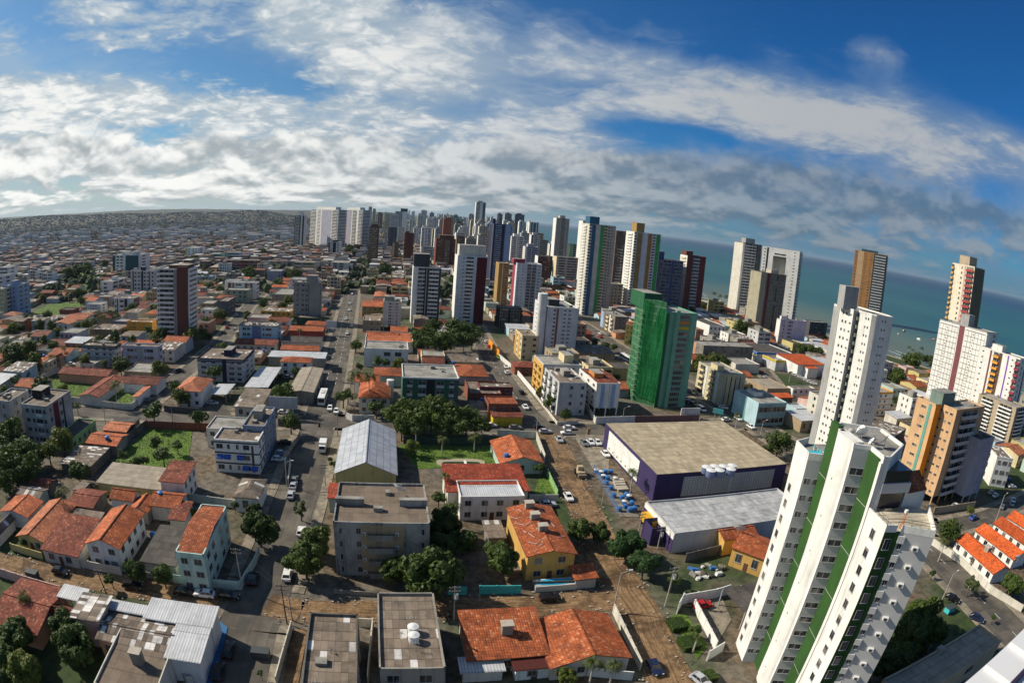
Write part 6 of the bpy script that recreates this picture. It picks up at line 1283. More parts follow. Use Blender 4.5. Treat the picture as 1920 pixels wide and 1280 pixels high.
TANKS = [
(54.2,136.9,8.0,1.35,1.75,'bluew','white','white lidded blue tank of the roof group on the purple store','tanks on the purple store roof'),
(56.8,137.6,8.0,1.35,1.75,'bluew','white','white lidded blue tank of the roof group on the purple store','tanks on the purple store roof'),
(59.4,137.7,8.0,1.35,1.75,'bluew','white','white lidded blue tank of the roof group on the purple store','tanks on the purple store roof'),
(62.3,138.4,8.0,1.35,1.75,'bluew','white','white lidded blue tank of the roof group on the purple store','tanks on the purple store roof'),
(54.8,134.7,8.0,1.35,1.75,'bluew','white','white lidded blue tank of the roof group on the purple store','tanks on the purple store roof'),
(57.3,135.0,8.0,1.35,1.75,'bluew','white','white lidded blue tank of the roof group on the purple store','tanks on the purple store roof'),
(61.0,135.9,8.0,1.35,1.75,'bluew','white','white lidded blue tank of the roof group on the purple store','tanks on the purple store roof'),
(26.9,151.8,0.1,0.68,1.0,'tankblue','white','blue tank with white lid on sale in the fenced store yard','blue tanks with white lids in the store yard'),
(28.2,150.8,0.1,0.68,1.0,'tankblue','white','blue tank with white lid on sale in the fenced store yard','blue tanks with white lids in the store yard'),
(28.5,148.2,0.1,0.68,1.0,'tankblue','white','blue tank with white lid on sale in the fenced store yard','blue tanks with white lids in the store yard'),
(29.6,147.4,0.1,0.68,1.0,'tankblue','blue','blue tank with blue lid on sale in the fenced store yard','blue tanks with blue lids in the store yard'),
(28.9,144.1,0.1,0.68,1.0,'tankblue','blue','blue tank with blue lid on sale in the fenced store yard','blue tanks with blue lids in the store yard'),
(29.7,141.1,0.1,0.68,1.0,'tankblue','blue','blue tank with blue lid on sale in the fenced store yard','blue tanks with blue lids in the store yard'),
(31.7,146.9,0.1,0.68,1.0,'tankblue','white','blue tank with white lid on sale in the fenced store yard','blue tanks with white lids in the store yard'),
(33.8,136.0,0.1,0.68,1.0,'tankblue','white','blue tank with white lid on sale in the fenced store yard','blue tanks with white lids in the store yard'),
(31.9,135.4,0.1,0.68,1.0,'tankblue','blue','blue tank with blue lid on sale in the fenced store yard','blue tanks with blue lids in the store yard'),
(33.4,137.2,0.1,0.68,1.0,'tankblue','blue','blue tank with blue lid on sale in the fenced store yard','blue tanks with blue lids in the store yard'),
(32.0,132.6,0.1,0.68,1.0,'tankblue','white','blue tank with white lid on sale in the fenced store yard','blue tanks with white lids in the store yard'),
(34.0,132.4,0.1,0.68,1.0,'tankblue','blue','blue tank with blue lid on sale in the fenced store yard','blue tanks with blue lids in the store yard'),
(30.1,128.8,0.1,0.68,1.0,'tankblue','blue','blue tank with blue lid on sale in the fenced store yard','blue tanks with blue lids in the store yard'),
(32.8,128.6,0.1,0.68,1.0,'tankblue','blue','blue tank with blue lid on sale in the fenced store yard','blue tanks with blue lids in the store yard'),
(32.0,130.5,0.1,0.68,1.0,'tankblue','blue','blue tank with blue lid on sale in the fenced store yard','blue tanks with blue lids in the store yard'),
(34.2,129.4,0.1,0.68,1.0,'tankblue','blue','blue tank with blue lid on sale in the fenced store yard','blue tanks with blue lids in the store yard'),
(29.8,136.5,0.1,0.68,1.0,'tankblue','blue','blue tank with blue lid on sale in the fenced store yard','blue tanks with blue lids in the store yard'),
(31.2,151.9,0.1,0.68,1.0,'tankblue','blue','blue tank with blue lid on sale in the fenced store yard','blue tanks with blue lids in the store yard'),
(29.6,151.7,0.1,0.68,1.0,'tankblue','blue','blue tank with blue lid on sale in the fenced store yard','blue tanks with blue lids in the store yard'),
(-11.4,68.4,7.5,0.85,1.3,'white','white','rear round white tank on the flat roof',None),
(-11.0,66.4,7.5,0.85,1.3,'white','white','front round white tank on the flat roof',None),
(-24.6,245.5,4.6000000000000005,0.7,1.0,'tankblue','blue','blue tank on the orange hip roof behind the dark green block',None),
(-9.0,199.3,3.6999999999999997,0.7,1.0,'tankblue','blue','blue tank on the grey sheet hip roof',None),
(-109.3,234.0,5.4,0.7,1.0,'tankblue','blue','blue tank by the dark red roofed house',None),
(-114.0,124.2,3.6,0.7,1.0,'tankblue','blue','blue tank on the orange hovel roof',None),
(-72.6,88.4,0.9,0.7,1.0,'tankblue','blue','blue tank in the yard of the layered roof house',None),
(-77.3,100.3,4.4,0.7,1.0,'tankblue','blue','dark blue tank on the lane cluster roof',None),
(1.0,149.4,3.9999999999999996,0.7,1.0,'tankblue','blue','blue tank on the hip gable house roof',None),
(-205.2,182.6,5.9,0.7,1.0,'tankblue','blue','blue tank on the cream lane house',None),
(-42.9,200.5,0,1.3,8.2,'white','white','white round water tower beside the orange hip roof',None),
]
HEDGES = [
(34.3,82.0,1.59,'square clipped hedge close to the white gate post'),
(35.3,76.4,1.69,'square clipped hedge in the middle of the garden verge'),
(36.7,67.1,1.16,'small clipped hedge by the garage driveway'),
]
BOATS = [
(459.2,565.0,1.1,'red','red roofed fishing boat well off the beach'),
(421.1,528.1,0.9,'white','white open boat beside the red roofed boat'),
(438.2,508.4,1.0,'white','white cabin boat anchored alone'),
(474.5,522.7,0.9,'rust','rusty brown boat near the grid tower'),
(467.2,499.6,0.8,'lgrey','pale boat half hidden by the grid tower edge'),
]
BINS = [
(-90.0,62.8,'black skip bin on the dirt street','dgrey'),
(-36.0,63.7,'dark trash trailer on the road side verge','dgrey'),
(99.8,75.1,'green skip bin on the avenue verge','turq'),
]
PALLETS = [(32.6,146.6),(32.6,145.1),(32.6,143.5),(32.7,141.9),(32.9,140.7)]
SPOT = {'pool':(12.1,94.6),'kidney':(-11.4,150.5),'bill1':(-73.6,171.6),'bill2':(-69.2,218.8),'bill3':(-99.7,303.2),'sitesign':(69.7,204.1),'osign':(27.4,178.8),'gsign':(80.5,202.7),'truckbox':(36.4,120.4),'purplebox':(36.3,115.0),'rail0':(26.3,152.7),'rail1':(29.5,126.5),'loader':(22.0,149.6),'junk':(45.9,100.8)}
HAZE_DENSITY = 0.000026
def HILLZ(x, y):
    az = math.degrees(math.atan2(x, y)); r = math.hypot(x, y)
    if -62 < az < -20 and 3300 < r < 5600:
        return max(0., 62 * (.80 + .12 * math.sin(az * .22) + .06 * math.sin(az * .9)) * min(1, max(0, (-20.5 - az) / 5)) * max(0, math.sin(math.pi * (r - 3300) / 2300)) ** .8 - 1)
    return 0.
def free(x, y, m):
    for kind, cat, lb, bx, by, rot, w, d, h, kw in BLD:
        if abs(bx - x) < 80 and abs(by - y) < 80:
            c, s = math.cos(R(rot)), math.sin(R(rot)); u, v = c * (x - bx) + s * (y - by), -s * (x - bx) + c * (y - by)
            if -m < u < w + m and -m < v < d + m: return False
    return True
def MASS():
    q = random.Random(31); n = 0
    for x, y, w, d in REST:
        yield x + w / 2 - d * .1, y + d / 2, w, d, q.choice([3.2, 3.5, 6, 6, 9]), R(12.5), q.randrange(5), q.choices(range(6), [28, 24, 16, 10, 9, 16])[0]
    while n < 15000:
        az = q.uniform(-57, 3); f = q.random(); r = FILLR * (4700 / FILLR) ** (f ** .9); x, y = r * math.sin(R(az)), r * math.cos(R(az))
        if x > coast_x(y) - 60: continue
        n += 1
        if r < 2600 and not free(x, y, 9): continue
        big = q.random() < .05; w, d = q.uniform(5, 11) * (2.4 if big else 1), q.uniform(5, 11) * (1.8 if big else 1)
        blk = r < 2200 and q.random() < .05
        if blk: w, d = q.uniform(14, 24), q.uniform(10, 14)
        yield x, y, w, d, q.uniform(9, 16) if blk else q.choice([3.2, 3.5, 4, 6, 6, 9 if q.random() < .4 else 4]), R(12.5 + q.uniform(-14, 14)), 4 if blk else q.randrange(5), 3 if blk else (4 if big and q.random() < .5 else q.choices(range(6), [34, 30, 10, 7, 6, 26])[0])
def MASST():
    q = random.Random(12); n = 0
    while n < 3400:
        az = q.uniform(-57, 4); f = q.random(); r = 480 * (4600 / 480) ** f; x, y = r * math.sin(R(az)), r * math.cos(R(az))
        if x > coast_x(y) - 40: continue
        n += 1
        if r < 2600 and not free(x, y, 4): continue
        for k in range(q.choice([1, 1, 2, 4])):
            s = q.uniform(2.2, 4.6)
            yield x + q.uniform(-10, 10), y + q.uniform(-10, 10), s, s * q.uniform(1.1, 1.7)
# ------------------------------------------------------------------ ground, water, streets
def ground_build(t, c):
    pos = t.new('ShaderNodeNewGeometry').outputs['Position']
    n = t.noise(pos, 0.045, 5.0, 0.6); n2 = t.noise(pos, 0.5, 6.0, 0.7); n3 = t.noise(pos, 0.011, 4.0, 0.6)
    dirt = t.mix(t.ss(n2, .35, .65), (.062, .044, .027, 1), (.17, .128, .083, 1))
    con = t.mix(t.ss(n2, .3, .7), (.075, .066, .053, 1), (.19, .165, .13, 1))
    grass = t.mix(t.ss(n2, .3, .7), (.02, .035, .012, 1), (.05, .075, .02, 1))
    a = t.mix(t.ss(n, .42, .58), dirt, con)
    x, y, _ = t.xyz(pos)
    far = t.ss(t.vm('LENGTH', pos, out=1), 350.0, 2600.0)
    g = t.ss(t.m('ADD', t.m('ADD', n3, t.m('MULTIPLY', far, .22)), t.m('MULTIPLY', n, .15)), .56, .68)
    return t.mix(g, a, grass)
def asphalt_build(t, c):
    pos = t.new('ShaderNodeNewGeometry').outputs['Position']
    n = t.noise(pos, 0.12, 6.0, 0.65); n2 = t.noise(pos, 2.5, 4.0, 0.7)
    a = t.mix(t.ss(n, .35, .7), (.068, .060, .049, 1), (.145, .127, .100, 1))
    u, v, _ = t.xyz(uvnode(t))
    tr = t.noise(t.cxyz(t.m('MULTIPLY', u, 1.1), t.m('MULTIPLY', v, .02), 0.), 1.0, 4.0, .6)
    a = t.mix(t.ss(tr, .50, .66, 0, .45), a, (.055, .050, .043, 1))
    pt = t.new('ShaderNodeTexWhiteNoise', {'Vector': t.cxyz(t.m('FLOOR', t.m('DIVIDE', u, 2.1)), t.m('FLOOR', t.m('DIVIDE', t.m('ADD', v, t.m('MULTIPLY', n, 3.)), 4.7)), 0.)}).outputs[0]
    a = t.mix(t.ss(pt, .90, .91, 0, .5), a, (.045, .044, .042, 1))
    a = t.mix(t.ss(pt, .06, .05, 0, .35), a, (.20, .18, .145, 1))
    return t.mix(t.ss(n2, .45, .8, 0, .35), a, (.05, .05, .05, 1))
def dirt_build(t, c):
    pos = t.new('ShaderNodeNewGeometry').outputs['Position']
    uv = uvnode(t); u, v, _ = t.xyz(uv)
    n = t.noise(pos, 0.13, 7.0, 0.72); n2 = t.noise(pos, 0.9, 7.0, 0.72)
    w = t.m('ADD', u, t.m('MULTIPLY', t.m('SUBTRACT', t.noise(t.cxyz(0., t.m('MULTIPLY', v, .12), 0.), 1.0, 3.0, .5), .5), 2.4))
    n3 = t.noise(t.cxyz(t.m('MULTIPLY', w, 2.6), t.m('MULTIPLY', v, .035), 0), 1.0, 4.0, .65)
    a = t.mix(t.ss(n2, .3, .7), (.14, .080, .036, 1), (.31, .20, .105, 1))
    a = t.mix(t.ss(n, .46, .62, 0, .85), a, (.062, .038, .020, 1))
    a = t.mix(t.ss(n3, .50, .62, 0, .7), a, (.060, .036, .018, 1))
    a = t.mix(t.ss(n3, .42, .30, 0, .35), a, (.34, .235, .13, 1))
    return t.mix(t.ss(n2, .66, .76, 0, .5), a, (.36, .28, .18, 1))
def pave_build(t, c):
    pos = t.new('ShaderNodeNewGeometry').outputs['Position']
    n = t.noise(pos, .4, 6.0, .7)
    return t.mix(t.ss(n, .35, .65), (.14, .12, .09, 1), (.29, .25, .185, 1))
def lawn_build(t, c):
    pos = t.new('ShaderNodeNewGeometry').outputs['Position']
    n = t.noise(pos, .25, 6.0, .7); n2 = t.noise(pos, 2.0, 5.0, .7)
    a = t.mix(t.ss(n, .35, .65), (.055, .105, .014, 1), (.105, .17, .022, 1))
    return t.mix(t.ss(n2, .55, .8, 0, .4), a, (.03, .06, .01, 1))
def sand_build(t, c):
    pos = t.new('ShaderNodeNewGeometry').outputs['Position']
    return t.mix(t.ss(t.noise(pos, .15, 5., .6), .3, .7), (.30, .24, .16, 1), (.44, .37, .26, 1))
GM = pri('ground_mix', (.2, .2, .2), .95, ground_build); AS = pri('asphalt', (.05, .05, .05), .9, asphalt_build); DI = pri('dirt_road', (.2, .2, .2), .95, dirt_build)
PV = pri('pavement', (.3, .3, .3), .9, pave_build); LW = pri('lawn', (.05, .1, .02), .95, lawn_build); SA = pri('sand', (.4, .35, .25), .95, sand_build)
def sea_mat():
    mt = bpy.data.materials.new('sea_water'); mt.use_nodes = True; t = NT(mt.node_tree)
    pos = t.new('ShaderNodeNewGeometry').outputs['Position']
    x, y, _ = t.xyz(pos)
    # distance offshore, measured along the beach normal
    s = t.m('ADD', t.m('MULTIPLY', t.m('SUBTRACT', x, 250.), .93), t.m('MULTIPLY', t.m('SUBTRACT', y, 600.), .36))
    n = t.noise(t.vm('MULTIPLY', pos, (.0016, .0010, 0)), 1.0, 6.0, .6); n2 = t.noise(t.vm('MULTIPLY', pos, (.03, .012, 0)), 1.0, 5.0, .6)
    near = t.mix(t.ss(s, -20., 320.), (.12, .145, .105, 1), (.022, .105, .105, 1))
    mid = t.mix(t.ss(s, 250., 1500.), near, (.011, .088, .105, 1))
    far = t.mix(t.ss(t.m('ADD', s, t.m('MULTIPLY', n, 2500.)), 2600., 5200.), mid, (.0045, .045, .095, 1))
    col = t.mix(t.ss(n, .42, .62, 0, .45), far, (.006, .058, .090, 1))
    col = t.mix(t.ss(n2, .5, .8, 0, .25), col, (.02, .06, .08, 1))
    b = t.new('ShaderNodeBump', {'Strength': .35, 'Distance': .5, 'Height': t.noise(t.vm('MULTIPLY', pos, (.22, .10, 0)), 1.0, 6.0, .65)})
    p = t.new('ShaderNodeBsdfPrincipled', {'Base Color': col, 'Roughness': .42, 'Normal': b.outputs[0]}); p.inputs['Specular IOR Level'].default_value = .22
    t.l.new(p.outputs[0], t.new('ShaderNodeOutputMaterial').inputs[0]); return mt
COAST = [(320, 13000), (250, 9500), (170, 6000), (95, 3200), (60, 2300), (62, 1700), (85, 1350), (130, 1080), (178, 820), (208, 690), (236, 622), (262, 520), (290, 430), (316, 350), (350, 290), (400, 215), (480, 100), (600, -300), (700, -2000)]
# ------------------------------------------------------------------ lots of the dense city: walked along the street grid, keeping clear of streets, lawns and what already stands
def coast_x(y):
    for (x0, y0), (x1, y1) in zip(COAST, COAST[1:]):
        if y1 <= y <= y0: return x0 + (x1 - x0) * (y - y0) / (y1 - y0)
    return 400
def seg_dist(x, y, a, b):
    dx, dy = b[0] - a[0], b[1] - a[1]; t = max(0, min(1, ((x - a[0]) * dx + (y - a[1]) * dy) / (dx * dx + dy * dy + 1e-9))); return math.hypot(x - a[0] - t * dx, y - a[1] - t * dy)
def road_gap(x, y): return min(seg_dist(x, y, p[i], p[i + 1]) - hw for n, p, hw, dd in ROADS for i in range(len(p) - 1))
def in_poly(x, y, pl):
    r = False
    for i in range(len(pl)):
        x1, y1 = pl[i]; x2, y2 = pl[i - 1]
        if (y1 > y) != (y2 > y) and x < (x2 - x1) * (y - y1) / (y2 - y1) + x1: r = not r
    return r
def poly_gap(x, y, pl): return -1 if in_poly(x, y, pl) else min(seg_dist(x, y, pl[i - 1], pl[i]) for i in range(len(pl)))
FOOT = []
for kind, cat, lb, x, y, rot, w, d, h, kw in BLD + HOUSES:
    c, s = math.cos(R(rot)), math.sin(R(rot))
    pl = [(x + a, y + b) for a, b in kw['poly']] if kw.get('poly') else [(x + c * a - s * b, y + s * a + c * b) for a, b in ((0, 0), (w, 0), (w, d), (0, d))]
    FOOT.append((min(p[0] for p in pl), max(p[0] for p in pl), min(p[1] for p in pl), max(p[1] for p in pl), pl))
def foot_gap(x, y, lim):
    m = 99
    for a, b, c, d, pl in FOOT:
        if a - lim < x < b + lim and c - lim < y < d + lim: m = min(m, poly_gap(x, y, pl))
    return m
MW = camo.matrix_world.to_3x3().transposed()
def seen(x, y, z):
    """whether the lens takes in this place at all (lots wholly outside the picture are left empty)"""
    c = MW @ Vector((x, y, z - CAMZ)).normalized(); r = 2 * 1096.776 * math.sin(math.acos(-c.z) / 2); s = math.hypot(c.x, c.y)
    return abs(c.x / s * r) < 980 and abs(c.y / s * r) < 660
def zone(x, y):
    if y < 170 and x > -20: return 'blocks around the dirt road'
    if x < -130 and y < 330: return 'lanes near the green lots'
    az = math.degrees(math.atan2(x, y))
    if az < -22: return 'wide plain inland of the side street'
    if az < -15: return 'blocks along the upper main road'
    if az < 2.5: return 'blocks between the tower clusters'
    return 'shop streets toward the beach'
rf = random.Random(5); CAND = []
# yards, lots and building sites that stay open
ca, sa = math.cos(R(12.5)), math.sin(R(12.5))
a = -760.
while a < 420:
    b = 40 + rf.uniform(0, 4)
    while b < 1150:
        x, y = ca * a - sa * b, sa * a + ca * b; w, d = rf.uniform(8, 13.5), rf.uniform(8, 15)
        cx, cy = x + ca * w / 2 - sa * d / 2, y + sa * w / 2 + ca * d / 2; rr = math.hypot(w, d) / 2; b += d + rf.uniform(.8, 3)
        if not seen(cx, cy, 4) or cx > coast_x(cy) - 48 or road_gap(cx, cy) < rr * .85 + 1 or foot_gap(cx, cy, rr + 3) < rr * .8 + .5: continue
        if any(poly_gap(cx, cy, pl) < rr * .7 for pl, m_ in LAWNS) or any(math.hypot(cx - t[1], cy - t[2]) < t[3] * .55 + rr * .6 for t in TREES if t[0] != 'bush'): continue
        if math.hypot(cx, cy) < 150 or any(in_poly(cx, cy, pl) for pl in KEEP): continue
        CAND.append((math.hypot(cx, cy), x, y, w, d, cx, cy))
    a += rf.uniform(12.5, 15.5)
CAND.sort()
FILL, FLATS, REST, cnt = [], [], [], {}
for dist, x, y, w, d, cx, cy in CAND:
    east = cx > 60
    if rf.random() < .12 and len(FLATS) < 100 and dist > (430 if cx < -20 else 240):
        n = rf.choice([2, 3, 3, 4, 4]); FLATS.append((x, y, 12.5, w * rf.uniform(1, 1.25), d, n * 2.9 + .6, n, rf.randint(0, 8), zone(cx, cy))); continue
    ty = rf.choices(range(8), ([30, 14, 14, 9, 12, 6, 10, 8] if dist < 300 else [13, 24, 26, 8, 14, 4, 5, 18]) if not east else [14, 6, 14, 8, 26, 14, 6, 12])[0]
    kd = 'ttggcmtc'[ty]
    if cnt.get(kd, 0) >= dict(t=215, g=215, c=240, m=100)[kd]: REST.append((x, y, w, d)); continue
    cnt[kd] = cnt.get(kd, 0) + 1
    FILL.append((ty, x, y, 12.5, w, d, rf.choice([3.2, 3.5, 3.8, 5.8, 6.2]) if ty != 5 else 5.0, rf.randint(0, 11), zone(cx, cy)))
FILLR = max([math.hypot(r[0], r[1]) for r in REST] + [500]) * .9
k = 0
while k < 212:
    dist = 80 + rf.random() ** .8 * 700; az = R(rf.uniform(-54, 42)); r = rf.uniform(1.8, 4.2)
    if k < 70: dist, az, r = rf.uniform(160, 430), R(rf.uniform(-55, -22)), rf.uniform(2.4, 5.0)
    x, y = dist * math.sin(az), dist * math.cos(az)
    if not seen(x, y, 3) or x > coast_x(y) - 30 or road_gap(x, y) < r * .4 or foot_gap(x, y, 8) < r * .75 or any(in_poly(x, y, pl) for pl, m_ in LAWNS): continue
    if math.hypot(x, y) < 150 or any(in_poly(x, y, pl) for pl in KEEP): continue
    k += 1
    if any(math.hypot(x - f[1] - 5, y - f[2] - 6) < 4 for f in FILL): r *= .8
    TREES.append((rf.choice(['broadleaf', 'broadleaf', 'broadleaf', 'yellowgreen', 'bush']), x, y, r, r * .85 + 1.6, 'yard tree growing among the ' + zone(x, y), 'yard trees among the ' + zone(x, y)))
k = 0
while k < 26:
    dist = 130 + rf.random() * 350; az = R(rf.uniform(-52, 30)); x, y = dist * math.sin(az), dist * math.cos(az)
    if not seen(x, y, 3) or x > coast_x(y) - 30 or road_gap(x, y) < 1 or foot_gap(x, y, 6) < 1.5: continue
    k += 1; PALMS.append((x, y, rf.uniform(1.8, 2.6), rf.uniform(5, 8), 'yard palm among the ' + zone(x, y), 'yard palms among the ' + zone(x, y)))
for nm, st, n in (('main', 'upper main road', 10), ('side', 'side street', 9), ('middle', 'middle street', 7), ('avenue', 'upper avenue', 8), ('shopstreet', 'shop street', 22), ('cross', 'cross street', 8)):
    p, hw = [q[1:3] for q in ROADS if q[0] == nm][0]
    for j in range(n):
        for _ in range(40):
            i = rf.randrange(len(p) - 1); f = rf.random(); (x0, y0), (x1, y1) = p[i], p[i + 1]; L = math.hypot(x1 - x0, y1 - y0); o = rf.choice((-1, 1)) * (hw - 1.3)
            x, y = x0 + (x1 - x0) * f - (y1 - y0) / L * o, y0 + (y1 - y0) * f + (x1 - x0) / L * o
            if math.hypot(x, y) > 215 and seen(x, y, 1) and all(math.hypot(x - c[1], y - c[2]) > 6 for c in CARS):
                col = rf.choice(['white', 'white', 'silver', 'black', 'grey', 'red'])
                CARS.append(('car', x, y, math.degrees(math.atan2(y1 - y0, x1 - x0)), col, 'small %s car by the kerb of the %s' % (col, st), 'small %s cars by the kerb of the %s' % (col, st))); break
SKYLINE = []
while len(SKYLINE) < 120:
    az = R(rf.choice([rf.uniform(-18.5, -11.5), rf.uniform(-12, .5), rf.uniform(-11, .5), rf.uniform(-8, 1)])); dist = rf.uniform(2600, 9000) if rf.random() < .75 else rf.uniform(8000, 14000)
    x, y = dist * math.sin(az), dist * math.cos(az)
    if x < coast_x(min(y, 12900)) - 60: SKYLINE.append((x, y, rf.uniform(14, 26), rf.uniform(12, 18), rf.uniform(35, 85) * (1 if dist < 6000 else 1.25), rf.randint(0, 4)))
MIDTOWERS = []
while len(MIDTOWERS) < 64:
    az = R(rf.choice([rf.uniform(-15, 1.5), rf.uniform(-9, 3)])); dist = rf.uniform(820, 2300); x, y = dist * math.sin(az), dist * math.cos(az)
    if x > coast_x(y) - 60 or road_gap(x, y) < 14 or foot_gap(x, y, 24) < 16 or any(math.hypot(x - q[0], y - q[1]) < 30 for q in MIDTOWERS): continue
    MIDTOWERS.append((x, y, rf.uniform(13, 22), rf.uniform(12, 16), rf.uniform(30, 52) if dist < 1200 else rf.uniform(36, 66), rf.choice(['white', 'white', 'lgrey', 'offwhite', 'grey', 'beige', 'cream2', 'brick2', 'lilac2', 'dgrey', 'olivec', 'tan2', 'whitel'])))
g = MB(); g.face([(-40000, -3000, -.6), (30000, -3000, -.6), (30000, 60000, -.6), (-40000, 60000, -.6)], GM)
pts = [(x, y, 0.) for x, y in COAST] + [(-40000, -3000, 0.), (-40000, 60000, 0.), (320, 60000, 0.)]
g.face(pts[::-1], GM); struct('ground', g)
s = MB(); s.face([(x + 6, y, -.25) for x, y in COAST] + [(70000, -3000, -.25), (70000, 70000, -.25), (330, 70000, -.25)], sea_mat()); struct('sea', s)
bch = MB()
for i in range(5, len(COAST) - 3):
    (x0, y0), (x1, y1) = COAST[i], COAST[i + 1]; wd = 26
    bch.face([(x0 - wd, y0 - 4, .05), (x1 - wd, y1 - 4, .05), (x1 + 8, y1, -.35), (x0 + 8, y0, -.35)], SA)
struct('beach', bch)
srf = MB(); foam = plain('foam', (.75, .78, .78), .9)
for k in range(3):
    P = COAST[8:16]
    for i in range(len(P) - 1):
        (x0, y0), (x1, y1) = P[i], P[i + 1]; L = math.hypot(x1 - x0, y1 - y0)
        for j in range(int(L / 9)):
            if random.Random(i * 99 + j + k * 7).random() < .35: continue
            a, b_ = j * 9 / L, (j * 9 + 8) / L; o = 9 + k * 14 + 3 * math.sin(j * .7 + k)
            srf.face([(x0 + (x1 - x0) * q + o + e, y0 + (y1 - y0) * q + o * .4, -.2) for q, e in ((a, 0), (b_, 0), (b_, 1.2), (a, 1.2))][::-1], foam)
tag(srf.obj('surf_foam'), kind='stuff')

def ribbon(pts, hw, z, m, off=0.0, seg=3.0, skip=None, thick=0.0):
    b = MB(); run = 0.0
    for i in range(len(pts) - 1):
        a, c = Vector((*pts[i], 0)), Vector((*pts[i + 1], 0)); d = c - a; L = d.length; d.normalize(); n = Vector((-d.y, d.x, 0)); k = max(1, int(L / seg))
        for j in range(k):
            p, q = a + d * (L * j / k), a + d * (L * (j + 1) / k)
            ml = (p + q) / 2 + n * off
            if skip and skip(ml.x, ml.y): continue
            p0, p1, q0, q1 = p + n * (off - hw), p + n * (off + hw), q + n * (off - hw), q + n * (off + hw)
            f = [(p0.x, p0.y, z), (q0.x, q0.y, z), (q1.x, q1.y, z), (p1.x, p1.y, z)][::1]
            r0, r1 = run + L * j / k, run + L * (j + 1) / k
            b.face([f[0], f[1], f[2], f[3]][::-1] if False else f, m, [(-hw, r0), (-hw, r1), (hw, r1), (hw, r0)])
            if thick:
                for e0, e1 in ((0, 1), (2, 3)): b.face([(f[e0][0], f[e0][1], z - thick), (f[e1][0], f[e1][1], z - thick), f[e1], f[e0]], m)
        run += L
    return b
def near_road(x, y, me, extra=0.6):
    for nm, pts, hw, dirt in ROADS:
        if nm == me: continue
        for i in range(len(pts) - 1):
            ax, ay = pts[i]; bx, by = pts[i + 1]; dx, dy = bx - ax, by - ay; t = max(0, min(1, ((x - ax) * dx + (y - ay) * dy) / (dx * dx + dy * dy)))
            if math.hypot(x - ax - t * dx, y - ay - t * dy) < hw + extra: return True
    return False
zz = 0.012
for nm, pts, hw, dirt in ROADS:
    zz += .004
    ob = struct('dirt_road' if dirt else 'road', ribbon(pts, hw, zz, DI if dirt else AS))
    if not dirt:
        for sd in (-1, 1):
            struct('pavement', ribbon(pts, 1.25, .13, PV, sd * (hw + 1.25), 2.5, lambda x, y: near_road(x, y, nm), .13))
dash = MB(); WL = plain('road_paint', (.6, .6, .58), .8)
for nm, pts, hw, dirt in ROADS:
    if nm in ('main', 'avenue', 'middle'):
        for o in ((-1.9, 1.9) if nm == 'main' else (0,)):
            for i in range(len(pts) - 1):
                a, c = Vector((*pts[i], 0)), Vector((*pts[i + 1], 0)); d = c - a; L = d.length; d.normalize(); n = Vector((-d.y, d.x, 0))
                if a.y < 185 and nm == 'main': continue
                for j in range(int(L / 7)):
                    p = a + d * (j * 7) + n * o; q = p + d * 2.6
                    dash.face([(p - n * .09).to_tuple()[:2] + (.095,), (q - n * .09).to_tuple()[:2] + (.095,), (q + n * .09).to_tuple()[:2] + (.095,), (p + n * .09).to_tuple()[:2] + (.095,)], WL)
struct('road_markings', dash)
zl = .02
for poly, mname in LAWNS:
    zl += .004; b = MB(); b.face([(x, y, zl + .06) for x, y in poly], {'lawn': LW, 'pave': PV, 'asphalt': AS, 'dirt': DI, 'bluepave': plain('blue_paint', (.03, .12, .26), .8)}[mname])
    struct({'lawn': 'lawn', 'pave': 'yard_pavement', 'asphalt': 'yard_asphalt', 'dirt': 'yard_ground', 'bluepave': 'painted_pavement'}[mname], b)
# grass tufts on the lots
def tufts(poly, n, seed):
    rnd = random.Random(seed); xs = [p[0] for p in poly]; ys = [p[1] for p in poly]; b = MB(); m1 = plain('grass_a', (.075, .13, .018), .95); m2 = plain('grass_b', (.11, .165, .026), .95)
    def inside(x, y):
        r = False
        for i in range(len(poly)):
            x1, y1 = poly[i]; x2, y2 = poly[i - 1]
            if (y1 > y) != (y2 > y) and x < (x2 - x1) * (y - y1) / (y2 - y1) + x1: r = not r
        return r
    k = 0
    while k < n:
        x, y = rnd.uniform(min(xs), max(xs)), rnd.uniform(min(ys), max(ys)); k += 1
        if not inside(x, y): continue
        for q in range(3):
            a = rnd.uniform(0, 6.28); s_ = rnd.uniform(.10, .26); dx, dy = math.cos(a) * s_, math.sin(a) * s_
            b.face([(x - dx * .5, y - dy * .5, .07), (x + dx * .5, y + dy * .5, .07), (x + dx * .6, y + dy * .6, .07 + s_ * .8), (x - dx * .4, y - dy * .6, .07 + s_)], m1 if rnd.random() < .6 else m2)
    return b
for i, (poly, mname) in enumerate(LAWNS):
    if mname == 'lawn':
        xs = [p[0] for p in poly]; ys = [p[1] for p in poly]; A = (max(xs) - min(xs)) * (max(ys) - min(ys))
        tag(tufts(poly, int(min(2600, A * 1.4)), i).obj('grass'), kind='stuff')
